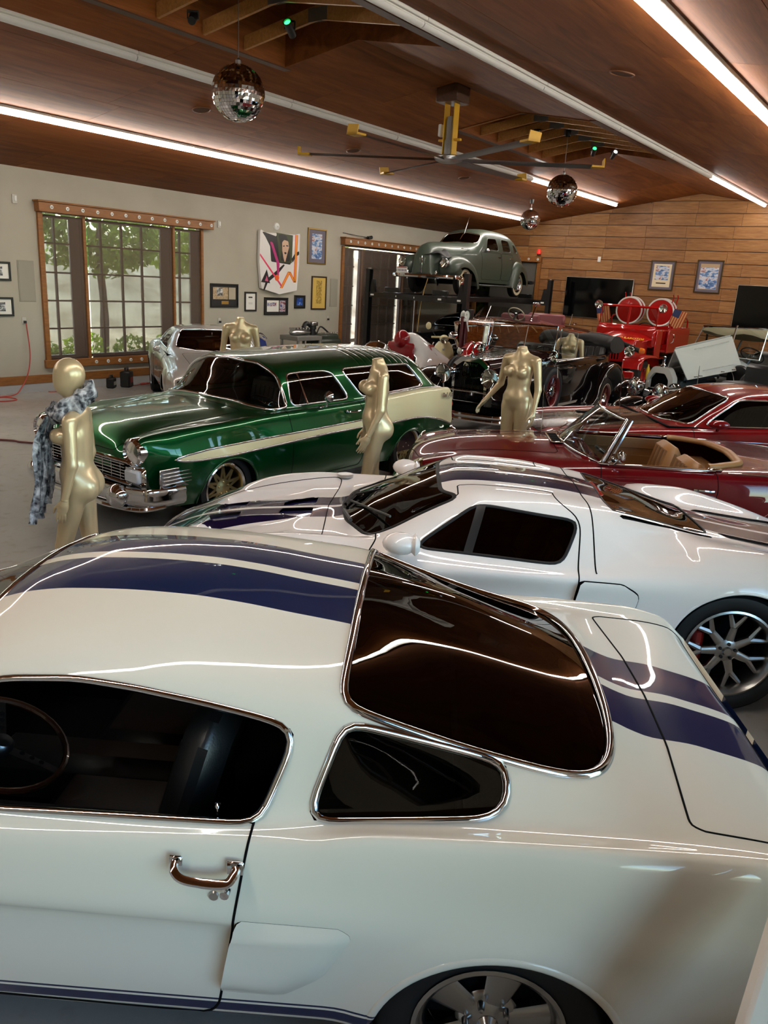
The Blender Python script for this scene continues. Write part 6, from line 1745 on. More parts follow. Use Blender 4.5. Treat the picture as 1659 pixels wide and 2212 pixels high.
# ------------------------------------------------------------------ black fat-fendered coupe below the lift
def build_black():
    car = empty('vintage_coupe', (19.35, 11.2, 0), 3.147, 'black rounded vintage coupe parked beneath the car lift', 'car')
    PM = paint('gloss_black_paint', (9, 10, 12), rough=.2)
    L0 = [(2.3, 0, .5), (2.25, 0, .80), (2.1, 0, .97), (1.5, 0, 1.08), (.85, 0, 1.13), (.75, 0, 1.15), (.45, 0, 1.36), (.2, 0, 1.47), (-.2, 0, 1.52), (-.7, 0, 1.49), (-1.2, 0, 1.32), (-1.7, 0, 1.10), (-2.2, 0, .85), (-2.35, 0, .5)]
    L1 = [(p[0], .25, p[2] - .015) for p in L0]
    L2 = [(2.3, .45, .5), (2.25, .45, .74), (2.1, .47, .88), (1.5, .52, 1.0), (.8, .62, 1.08), (.6, .63, 1.16), (.4, .61, 1.28), (.15, .59, 1.37), (-.3, .58, 1.40), (-.8, .57, 1.35), (-1.3, .55, 1.15), (-1.9, .5, .92), (-2.35, .45, .5)]
    L3 = [(2.3, .6, .5), (2.1, .62, .82), (1.5, .68, .92), (.75, .76, .97), (-.4, .8, .98), (-1.2, .8, .98), (-1.9, .7, .84), (-2.35, .6, .5)]
    L4 = [(2.3, .78, .5), (2.1, .84, .72), (1.5, .90, .82), (.75, .88, .78), (-.4, .88, .76), (-1.3, .92, .82), (-2.0, .84, .66), (-2.35, .7, .48)]
    L5 = [(2.3, .76, .36), (1.5, .88, .34), (-1.3, .88, .34), (-2.35, .7, .38)]
    D = dict(x0=2.3, x1=-2.35, lines=[L0, L1, L2, L3, L4, L5], seg=[4, 5, 9, 6, 6], arches=[(1.4, .32, .37), (-1.4, .32, .37)], hw=.86, n=80,
             ws_front=rpoly([(.56, 1.17), (.50, 1.34), (0, 1.41), (-.50, 1.34), (-.56, 1.17), (0, 1.19)], .06, 4), ws_test=lambda V: (V[:, 0] > .15) & (V[:, 2] > 1.10),
             bw=rpoly([(-.9, .35), (-.9, -.35), (-1.25, -.35), (-1.25, .35)], .05, 3), bw_test=lambda V: (V[:, 2] > 1.2) & (V[:, 0] < -.6),
             sides=[rpoly([(.45, 1.05), (.15, 1.30), (-.35, 1.33), (-.45, 1.05)], .04, 4), rpoly([(-.52, 1.33), (-.9, 1.24), (-1.1, 1.06), (-.56, 1.05)], .04, 4)],
             doors=[rpoly([(.7, 1.0), (-.48, 1.0), (-.5, .42), (.68, .42)], .03, 3)], door_y=.7, door_z=1.02, handle_z=.86, handle_y=.88, cab=(.7, -1.4, .7),
             wheels=[(1.4, .74, .34, .34, .2, .19), (-1.4, .74, .34, .34, .2, .19)])
    coupe(car, PM, D, DARKTINT, LEATHER, disc_style, CHROME)
    for s in (-1, 1): drum_lamp(car, 2.2, s * .64, .72, .10)
    mb = MB(); mb.tube(spline([(2.0, .92, .45), (2.3, .8, .45), (2.42, 0, .45), (2.3, -.8, .45), (2.0, -.92, .45)], 6), .07, 8); mb.build('front_bumper', CHROME, car)
    mb = MB(); mb.tube([(.60, 0, 1.20), (.30, 0, 1.42)], .010, 6); mb.build('windshield_divider', STEEL, car)
build_black()

# ------------------------------------------------------------------ maroon and black touring car
def build_touring():
    car = empty('touring_car', (12.725, 5.947, 0), 3.163, 'black and maroon open touring car with big round headlamps and red wire wheels', 'car')
    BK = paint('black_fender_enamel', (12, 9, 10), rough=.2); MR = paint('deep_maroon_enamel', (30, 12, 14), rough=.22)
    def sect(stations, name, m, seg=10, top=True):
        """rounded-top box sections: (x, half width, z0, z1, round)"""
        V = []; F = []; rows = []
        for x, w, z0, z1, r in stations:
            row = [(-w, z0), (-w, z1 - r)] + [(-w + r - r * math.cos(a), z1 - r + r * math.sin(a)) for a in np.linspace(.2, math.pi / 2, 5)]
            row = row + [(-y, z) for y, z in row[::-1]]
            rows.append([(x, y, z) for y, z in row])
        k = len(rows[0])
        for r_ in rows: V += r_
        for i in range(len(rows) - 1):
            for j in range(k - 1): F.append((i * k + j, i * k + j + 1, (i + 1) * k + j + 1, (i + 1) * k + j))
        F.append(tuple(range(k))); F.append(tuple((len(rows) - 1) * k + j for j in range(k))[::-1])
        return mesh_obj(name, V, F, m, car, smooth=50)
    sect([(2.10, .29, .62, 1.20, .10), (1.5, .34, .62, 1.235, .13), (.85, .46, .62, 1.26, .16)], 'hood', MR)
    sect([(.845, .46, .5, 1.26, .16), (.65, .56, .5, 1.27, .16), (.45, .62, .5, 1.275, .14)], 'cowl', MR)
    # radiator: shell, core slats, cap
    mb = MB(); pr = rpoly([(-.30, .56), (-.30, 1.12), (-.16, 1.235), (.16, 1.235), (.30, 1.12), (.30, .56)], [.01, .05, .06, .06, .05, .01], 4); pi = rpoly([(-.255, .57), (-.255, 1.08), (-.13, 1.165), (.13, 1.165), (.255, 1.08), (.255, .57)], [.01, .04, .05, .05, .04, .01], 4)
    n = len(pr); V = [(2.14, a, b) for a, b in pr] + [(2.19, a, b) for a, b in pr] + [(2.19, a, b) for a, b in pi] + [(2.17, a, b) for a, b in pi]
    F = [(k * n + i, k * n + (i + 1) % n, (k + 1) * n + (i + 1) % n, (k + 1) * n + i) for k in range(3) for i in range(n)]
    mb.add(V, F); rs = mb.build('radiator_shell', CHROME, car)
    mb = MB(); mb.prism([(a, b) for a, b in pi], 2.12, 2.15, 'x'); mb.build('radiator_core', DARK, rs)
    for k in range(22):
        mb = MB(); y = -.236 + .0225 * k; zt = 1.15 - max(0, abs(y) - .12) * .6; mb.box((2.175, y, (zt + .58) / 2), (.02, .008, zt - .58)); mb.build('radiator_slat', BK, rs)
    mb = MB(); mb.lathe([(.045, 0), (.045, .03), (.02, .05), (.012, .09)], n=14, c=(2.16, 0, 1.235)); mb.tube(spline([(2.16, 0, 1.32), (2.12, 0, 1.38), (2.14, 0, 1.45), (2.20, 0, 1.44)], 4), .012, 6); mb.tube(spline([(2.14, 0, 1.37), (2.05, 0, 1.42), (1.96, 0, 1.40)], 4), [.02] * 4 + [.008] * 5, 6); mb.build('radiator_mascot', CHROME, rs)
    text_mesh('Packard', .075, CHROME, rs, (2.198, 0, 1.125), (math.radians(90), 0, math.radians(90)), .003, .3)
    for s in (-1, 1):
        drum_lamp(car, 2.30, s * .40, .965, .145, CHROME)
        drum_lamp(car, .60, s * .66, 1.25, .075, CHROME, 'cowl_lamp')
        mb = MB(); mb.tube([(2.24, s * .42, .86), (2.1, s * .46, .60)], .02, 6); mb.build('lamp_stalk', CHROME, car)
        fender([(2.52, .58), (2.46, .78), (2.28, .95), (2.0, 1.02), (1.7, .98), (1.4, .80), (1.15, .56), (.95, .40), (.75, .36)], .42, .93, CLAM, s, 'front_fender', BK, car)
        fender([(-.75, .38), (-.98, .52), (-1.15, .78), (-1.4, .98), (-1.75, 1.04), (-2.1, .95), (-2.35, .72), (-2.5, .45)], .60, .95, CLAM, s, 'rear_fender', BK, car)
        mb = MB(); mb.box((.02, s * .80, .36), (1.6, .28, .045), .012); mb.build('running_board', BK, car)
        for k, z in enumerate((1.10, 1.16, 1.20)):
            mb = MB(); mb.tube([(2.08, s * (.30 - .05 * k), z - .02 + .02 * k), (1.5, s * (.345 - .05 * k), z + .01 + .02 * k), (.88, s * (.47 - .06 * k), z + .03 + .02 * k)], .007, 5); mb.build('hood_strip', CHROME, car)
        sp = wheel(car, (1.06, s * .83, .74), .375, .25, .15, wire_style, s, [mat('red_wire_wheel', (96, 8, 14), .3, coat=.5), CHROME])
        for x in (1.78, -1.82): wheel(car, (x, s * .72, .375), .375, .25, .15, wire_style, s, [mat('red_wire_wheel', (96, 8, 14), .3), CHROME], whitewall=(.02, .1))
        mb = MB(); mb.tube([(1.06, s * .75, 1.12), (1.0, s * .9, 1.12), (1.0, s * .92, .95)], .018, 6); mb.at((1.03, s * .84, 1.2)); mb.lathe([(.0, .02), (.05, .015), (.06, 0)], n=14, axis='x'); mb.build('spare_mirror', CHROME, car)
        mb = MB(); mb.box((-.55, s * .735, 1.165), (2.2, .03, .025), .008); mb.build('belt_moulding', CHROME, car)
        for x in (.13, -.36, -.80):
            mb = MB(); mb.tube([(x + .05, s * .75, 1.05), (x + .03, s * .79, 1.05), (x - .05, s * .79, 1.045)], .010, 6); mb.build('door_handle', CHROME, car)
        # wind wing: glass in a chrome frame
        mb = MB(); q = [(.46, s * .64, 1.30), (.52, s * .78, 1.30), (.40, s * .80, 1.66), (.36, s * .62, 1.68)]; q2 = [(.44, s * .66, 1.28), (.20, s * .86, 1.26), (.16, s * .86, 1.62), (.38, s * .66, 1.66)]
        mb.tube(q2, .010, 6, closed=True); f_ = mb.build('wind_wing_frame', CHROME, car)
        mb = MB(); mb.quad(*q2); mb.build('wind_wing_glass', CLEAR, f_)
    # windscreen
    q = [(.47, .60, 1.29), (.47, -.60, 1.29), (.36, -.585, 1.70), (.36, .585, 1.70)]
    mb = MB(); mb.tube(q, .016, 6, closed=True); mb.tube([(.47, 0.05, 1.29), (.36, 0.05, 1.70)], .012, 6); w_ = mb.build('windshield_frame', CHROME, car)
    mb = MB(); mb.quad(*q); mb.build('windshield_glass', CLEAR, w_)
    # open tub
    for s in (-1, 1):
        V = []; F = []
        st = [(.45, .62), (.2, .68), (-.4, .72), (-1.2, .73), (-1.9, .70), (-2.25, .60)]
        for x, w in st:
            for z, dw in ((.42, -.06), (.7, 0), (1.0, .01), (1.165, 0), (1.18, -.03), (1.16, -.06), (.6, -.08)): V.append((x, s * (w + dw), z))
        for i in range(len(st) - 1):
            for j in range(6): F.append((i * 7 + j, i * 7 + j + 1, (i + 1) * 7 + j + 1, (i + 1) * 7 + j))
        mesh_obj('body_side', V, F, BK, car, smooth=60)
    mb = MB(); mb.box((-2.22, 0, .82), (.08, 1.24, .72), .03); mb.build('body_rear', BK, car)
    mb = MB(); mb.box((-.9, 0, .50), (2.7, 1.3, .06)); mb.build('floor_pan', DARK, car)
    BLE = mat('black_pleated_leather', (24, 22, 22), .42)
    for x in (-.35, -1.55):
        mb = MB(); mb.box((x, 0, .74), (.55, 1.24, .18), .06); b_ = mb.build('bench_seat', BLE, car)
        mb = MB(); mb.at((x - .30, 0, .80), rot('Y', -12)); mb.box((0, 0, .26), (.16, 1.26, .56), .06)
        for k in range(9): mb.box((.085, -.52 + .13 * k, .26), (.03, .10, .46), .015)
        mb.build('bench_backrest', BLE, b_)
    steering(car, .10, .36, 1.22, R=.22, tilt=52, m=BLACKP)
    # folded top: padded roll with creases
    g = NT('black_top_cloth'); g.base((34, 32, 31)); g.set(rough=.75); g.bump(g.noise(g.o, 7, 4), .4, .02)
    V = []; F = []; n = 15; k = 14
    for i in range(n):
        t = -1 + 2 * i / (n - 1); y = .72 * t
        for j in range(k):
            a = 2 * math.pi * j / k; r = 1 + .06 * math.sin(3 * a + 4 * t); V.append((-2.32 + (.42 * math.cos(a)) * r - .05 * (1 - t * t), y, 1.33 + .16 * math.sin(a) * r + .02 * math.sin(6 * t) - .10 * math.cos(a) * -.35))
    for i in range(n - 1):
        for j in range(k): F.append((i * k + j, i * k + (j + 1) % k, (i + 1) * k + (j + 1) % k, (i + 1) * k + j))
    F.append(tuple(range(k))); F.append(tuple((n - 1) * k + j for j in range(k))[::-1])
    mesh_obj('folded_top', V, F, g.m, car, smooth=80)
    for z, nm in ((.44, 0), (.37, 1)):
        mb = MB(); mb.tube(spline([(2.40, .82, z), (2.56, .6, z), (2.62, 0, z), (2.56, -.6, z), (2.40, -.82, z)], 6), .028, 6, flat=1.0); mb.build('front_bumper_bar', CHROME, car)
    mb = MB(); mb.box((2.62, 0, .405), (.05, .05, .14), .01); mb.build('bumper_clamp', mat('red_enamel', (90, 10, 14), .3), car)
    mb = MB(); mb.tube([(2.30, -.62, .74), (2.30, .62, .74)], .014, 6); mb.build('tie_bar', CHROME, car)
    mb = MB(); mb.tube([(1.78, -.7, .36), (1.78, .7, .36)], .04, 6); mb.tube([(-1.82, -.7, .36), (-1.82, .7, .36)], .05, 6); mb.box((0, 0, .45), (4.2, .8, .1), .02); mb.build('chassis', DARK, car)
    # mannequin bust standing on the front seat is built with the mannequins
build_touring()
# ------------------------------------------------------------------ mahogany runabout on its trailer
def build_boat():
    b = empty('runabout_boat', (17.4, 8.42, 0), math.pi, 'varnished mahogany runabout boat with red upholstery behind the touring car', 'boat')
    def m_mahog():
        g = NT('varnished_mahogany'); x, y, z = g.xyz(); n = g.noise(g.mapping(g.o, (1, 10, 10)), 2, 5, .6, .4)
        c = g.ramp(n, [(.3, (92, 44, 18)), (.7, (138, 74, 32))])
        fr = g.math('FRACT', g.math('MULTIPLY', y, 11.0)); ln = g.math('LESS_THAN', fr, .06)
        up = g.math('GREATER_THAN', z, 1.34)
        g.base(g.mix(g.math('MULTIPLY', ln, up), c, (170, 130, 90))); g.set(rough=.25, coat=1.0); return g.m
    MH = m_mahog()
    L0 = [(2.95, 0, 1.50), (2.6, 0, 1.56), (1.5, 0, 1.60), (0, 0, 1.56), (-1.5, 0, 1.46), (-3.0, 0, 1.36)]
    L1 = [(2.95, .02, 1.49), (2.6, .20, 1.53), (1.5, .48, 1.55), (0, .55, 1.50), (-1.5, .52, 1.40), (-3.0, .44, 1.30)]
    L2 = [(2.95, .04, 1.47), (2.6, .36, 1.49), (1.5, .80, 1.48), (0, .88, 1.42), (-1.5, .84, 1.31), (-3.0, .72, 1.20)]
    L3 = [(2.95, .05, 1.2), (2.6, .28, 1.15), (1.5, .68, 1.08), (0, .82, 1.0), (-1.5, .82, .95), (-3.0, .74, .92)]
    L4 = [(2.95, .03, .95, 2.75), (2.6, .16, .85), (1.5, .5, .75), (0, .7, .70), (-1.5, .72, .70), (-3.0, .68, .70)]
    L5 = [(2.95, .0, .85, 2.65), (2.6, .0, .70), (1.5, .0, .56), (0, .0, .52), (-1.5, .0, .55), (-3.0, .0, .58)]
    sh, G = loft([L0, L1, L2, L3, L4, L5], np.linspace(2.95, -3.0, 70), [5, 5, 6, 5, 5], crease=(2, 4))
    cap(G, -1, 'transom', MH, b)
    for cpoly in (rpoly([(1.35, .52), (1.35, -.52), (.25, -.60), (.25, .60)], .12, 4), rpoly([(-.35, .58), (-.35, -.58), (-1.2, -.56), (-1.2, .56)], .12, 4)):
        h, sh, ln = sh.split(only(sdf(cpoly, 0, 1), lambda V: V[:, 2] > 1.2)); trims(ln, .03, .02, mat('red_vinyl', (104, 26, 32), .45), 'cockpit_coaming', b)
        h.off(-.35).build('cockpit_floor', DARK, b)
    sh.build('hull', MH, b)
    RV = mat('red_vinyl', (104, 26, 32), .45)
    for x in (.45, -1.0):
        mb = MB(); mb.box((x, 0, 1.30), (.42, 1.0, .14), .05); s_ = mb.build('bench', RV, b)
        mb = MB(); mb.at((x - .2, 0, 1.36), rot('Y', -12)); mb.box((0, 0, .16), (.12, 1.0, .34), .05); mb.build('bench_backrest', RV, s_)
    steering(b, .98, .0 + .28, 1.70, R=.19, tilt=45, m=mat('ivory_plastic', (210, 200, 170), .3))
    V = []; F = []
    for i in range(13):
        t = -1 + i / 6; x0 = 1.75 - .42 * t * t; V += [(x0, .66 * t, 1.55 - .03 * t * t), (x0 - .22, .58 * t, 1.55 + .30 * (1 - t ** 4 * .75))]
    for i in range(12): F.append((2 * i, 2 * i + 2, 2 * i + 3, 2 * i + 1))
    mesh_obj('boat_windshield', V, F, CLEAR, b, smooth=180)
    mb = MB(); mb.tube([V[2 * i] for i in range(13)], .012, 6); mb.build('windshield_base', CHROME, b)
    mb = MB(); mb.tube(spline([(.80, .55, 1.56), (.72, .56, 1.72), (.62, .57, 1.90)], 4), [.04] + [.018] * 7 + [.02], 8); mb.at((.60, .57, 1.93), rot('Y', -12)); mb.ell((0, 0, 0), (.13, .09, .035), 14, 8); mb.build('spot_lamp_mast', CHROME, b)
    mb = MB(); mb.tube([(-1.25, .62, 1.45), (-1.32, .64, 1.72)], .012, 6); mb.build('flag_staff', CHROME, b)
    for x, y in ((2.3, .0), (1.95, .22), (-2.0, .45)):
        mb = MB(); mb.at((x, y, 1.555 if x > 0 else 1.43)); mb.lathe([(.03, 0), (.02, .03)], n=10); mb.tube([(-.1, 0, .04), (.1, 0, .04)], .014, 6); mb.build('deck_cleat', CHROME, b)
    mb = MB(); mb.tube(spline([(2.96, 0, 1.50), (2.9, .1, 1.475), (2.6, .375, 1.485), (1.9, .70, 1.485)], 5), .014, 6); mb.build('rub_rail', CHROME, b)
    t = empty('boat_trailer', (17.4, 8.42, 0), math.pi, 'maroon boat trailer with winch post under the mahogany boat', 'trailer')
    TM = mat('maroon_trailer_paint', (74, 14, 20), .35)
    mb = MB()
    for s in (-1, 1): mb.box((-.3, s * .55, .42), (5.6, .08, .10), .01)
    mb.box((3.0, 0, .42), (1.2, .1, .1), .01); mb.box((-1.2, 0, .40), (.1, 1.5, .08), .01); mb.box((1.6, 0, .42), (.08, 1.2, .08), .01); mb.build('trailer_frame', TM, t)
    mb = MB(); mb.box((3.05, .16, .95), (.10, .12, 1.25), .01); mb.box((3.15, .16, 1.2), (.05, .06, .9), .01); mb.build('winch_post', TM, t)
    mb = MB(); mb.at((3.05, .16, 1.66)); mb.lathe([(.10, -.05), (.10, -.04), (.05, -.03), (.05, .03), (.10, .04), (.10, .05)], n=18, axis='y'); mb.box((.06, 0, -.08), (.08, .14, .06), .01); mb.tube([(0, .05, 0), (.1, .12, -.15), (.02, .12, -.3)], .014, 6); mb.build('winch', WHITEP, t)
    mb = MB(); mb.box((2.65, .62, 1.05), (.16, .10, .55), .02); mb.box((2.65, .62, .55), (.08, .08, .5), .01); mb.build('bunk_pad', BLACKRUB, t)
    for s in (-1, 1):
        mb = MB(); mb.box((-.6, s * .42, .50), (3.2, .12, .07), .02); mb.build('bunk', BLACKRUB, t); wheel(t, (-1.2, s * .88, .31), .31, .18, .18, disc_style, s, WHITEP)
build_boat()

# ------------------------------------------------------------------ red fire jeep
def build_jeep():
    j = empty('fire_jeep', (20.176, 6.721, 0), 3.159, 'small red fire truck with two hose reels and folding windshield', 'truck')
    RD = paint('fire_red_paint', (158, 18, 16), rough=.3); GOLD = mat('gold_leaf', (232, 178, 40), .5)
    def rb(name, c, d, bev=.03, m=RD, parent=None): mb = MB(); mb.box(c, d, bev); return mb.build(name, m, parent or j)
    V = []; F = []
    st = [(1.55, .40, 1.14), (1.40, .48, 1.25), (1.0, .60, 1.33), (.62, .70, 1.38)]
    for x, w, zt in st:
        for t in np.linspace(-1, 1, 13): V.append((x, w * t, zt - .10 * abs(t) ** 4 - .04 * t * t))
    for i in range(3):
        for k in range(12): F.append((i * 13 + k, i * 13 + k + 1, (i + 1) * 13 + k + 1, (i + 1) * 13 + k))
    hd = mesh_obj('hood', V, F, RD, j, smooth=60)
    text_mesh('TULARCITOS', .105, GOLD, hd, (1.30, .40, 1.262), (math.radians(30), 0, math.radians(90)), .003, kern=.95)
    text_mesh('FIRE WAGON', .06, mat('grey_lettering', (120, 70, 66), .5), hd, (1.565, .20, 1.09), (math.radians(84), 0, math.radians(90)), .002)
    mb = MB(); mb.prism(rpoly([(-.40, .72), (-.40, 1.08), (-.3, 1.14), (.3, 1.14), (.40, 1.08), (.40, .72)], .03, 3), 1.50, 1.56, 'x'); gr_ = mb.build('grille', RD, j)
    for k in range(7):
        mb = MB(); mb.box((1.563, -.21 + .07 * k, .92), (.006, .03, .30), .003); mb.build('grille_slot', DARK, gr_)
    for s in (-1, 1):
        rb('hood_side', (1.05, s * .56, 1.03), (.95, .05, .42), .02)
        fender([(1.98, .62), (1.85, .86), (1.5, .92), (1.0, .90), (.62, .84), (.48, .60)], .46, .92, [(0, -.02), (.5, 0), (.95, -.01), (1, -.06)], s, 'front_fender', RD, j)
        drum_lamp(j, 1.88, s * .58, 1.00, .12)
        drum_lamp(j, .46, s * .80, 1.98, .10, CHROME, 'spot_lamp')
        rb('cab_side', (.30, s * .74, 1.10), (.45, .05, .72), .02); rb('bed_side', (-1.35, s * .78, 1.18), (1.95, .05, .60), .02)
        for x in (1.25, -1.45): wheel(j, (x, s * .68, .40), .40, .21, .24, disc_style, s, RD)
        mb = MB(); mb.tube(spline([(-.45, s * .74, 1.42), (-.55, s * .76, 1.70), (-1.2, s * .76, 1.72), (-2.1, s * .74, 1.70), (-2.25, s * .74, 1.45)], 5), .022, 6); mb.build('grab_rail', RD, j)
        mb = MB(); mb.tube(spline([(-.55, s * .82, 1.36), (-.55, s * .87, 1.34), (-.55, s * .87, 1.18), (-.55, s * .82, 1.14)], 4), .016, 6); mb.build('grab_handle', CHROME, j)
        mb = MB(); mb.tube(spline([(-.9, s * .55, 1.6), (-.9, s * .60, 2.05), (-.95, s * .62, 2.22), (-.9, s * .62, 2.30)], 4), .014, 6); mb.tube(spline([(-1.3, s * .55, 1.6), (-1.3, s * .60, 2.05), (-1.35, s * .62, 2.22), (-1.3, s * .62, 2.30)], 4), .014, 6); mb.build('ladder_hook', RD, j)
        # hose reel
        yc = s * .405
        mb = MB(); mb.lathe([(.02, -.14), (.33, -.14), (.335, -.13), (.33, -.12), (.10, -.12), (.10, .12), (.33, .12), (.335, .13), (.33, .14), (.02, .14)], n=36, axis='x', c=(-.85, yc, 1.86)); rl = mb.build('hose_reel', RD, j)
        for dx in (-.13, .13):
            mb = MB(); mb.lathe([(.305, -.008), (.345, -.02), (.35, 0), (.345, .02), (.305, .008)], n=40, axis='x', c=(-.85 + dx, yc, 1.86)); mb.build('reel_rim', WHITEP, rl)
    rb('cowl', (.52, 0, 1.27), (.22, 1.46, .46), .05); rb('cab_floor', (-.1, 0, .75), (1.0, 1.4, .06)); rb('bed_floor', (-1.35, 0, .92), (1.95, 1.5, .06)); rb('bed_rear', (-2.32, 0, 1.18), (.05, 1.55, .60), .02)
    rb('frame_rail', (0, 0, .55), (3.8, .7, .12), .02, DARK); rb('seat', (-.30, .38, 1.02), (.42, .5, .2), .05, LEATHER); rb('seat', (-.30, -.38, 1.02), (.42, .5, .2), .05, LEATHER); rb('reel_stand', (-.85, 0, 1.25), (.5, 1.3, .35), .02)
    q = [(.52, .71, 1.52), (.52, -.71, 1.52), (.43, -.70, 1.98), (.43, .70, 1.98)]
    mb = MB(); mb.tube(q, .034, 6, closed=True); mb.tube([(.52, 0, 1.52), (.43, 0, 1.98)], .03, 6); wf = mb.build('windshield_frame', RD, j)
    mb = MB(); mb.quad(*q); mb.build('windshield_glass', CLEAR, wf); mb = MB(); mb.box((.55, 0, 1.43), (.05, 1.42, .20), .02); mb.build('windshield_panel', RD, wf)
    steering(j, .10, .36, 1.48, R=.20, tilt=50, m=BLACKP)
    mb = MB(); mb.box((1.98, 0, .48), (.10, 1.55, .16), .02); mb.build('front_bumper', RD, j)
    mb = MB(); mb.tube(spline([(1.82, -.70, 1.20), (1.84, -.35, 1.30), (1.84, 0, 1.28), (1.83, .35, 1.17), (1.80, .80, 1.02)], 6), .055, 8); mb.build('suction_hose', BLACKRUB, j)
    mb = MB(); mb.at((1.80, .84, 1.03)); mb.lathe([(.07, -.05), (.075, 0), (.05, .06), (0, .065)], n=14, axis='y'); mb.build('turn_lamp', AMBER, j)
    mb = MB(); mb.at((1.2, .86, .50)); mb.lathe([(.045, -.15), (.045, .10), (.02, .15), (.02, .2)], n=12); mb.build('extinguisher', mat('yellow_paint', (205, 170, 30), .4), j)
    def m_flag():
        g = NT('starred_flag_print'); x, y, z = g.xyz(); fr = g.math('FRACT', g.math('MULTIPLY', y, 16.0)); st_ = g.math('GREATER_THAN', fr, .5)
        can = g.math('MULTIPLY', g.math('GREATER_THAN', z, .02), g.math('LESS_THAN', y, .02)); g.base(g.mix(can, g.mix(st_, (196, 150, 92), (158, 58, 36)), (40, 48, 86))); g.set(rough=.8); return g.m
    FM = m_flag()
    for s, rx in ((1, -18), (-1, 12)):
        mb = MB(); pts = rpoly([(-.17, .20), (.17, .22), (.19, -.14), (.02, -.24), (-.16, -.15)], .01, 2); mb.prism(pts, -.004, .004, 'x'); o = mb.build('flag_panel', FM, j, smooth=0); o.location = (-.35, s * .95, 1.74); o.rotation_euler = (math.radians(rx), 0, 0)
        mb = MB(); mb.tube([(-.35, s * .80, 1.45), (-.36, s * .90, 2.0)], .010, 6); mb.build('flag_pole', RD, j)
build_jeep()

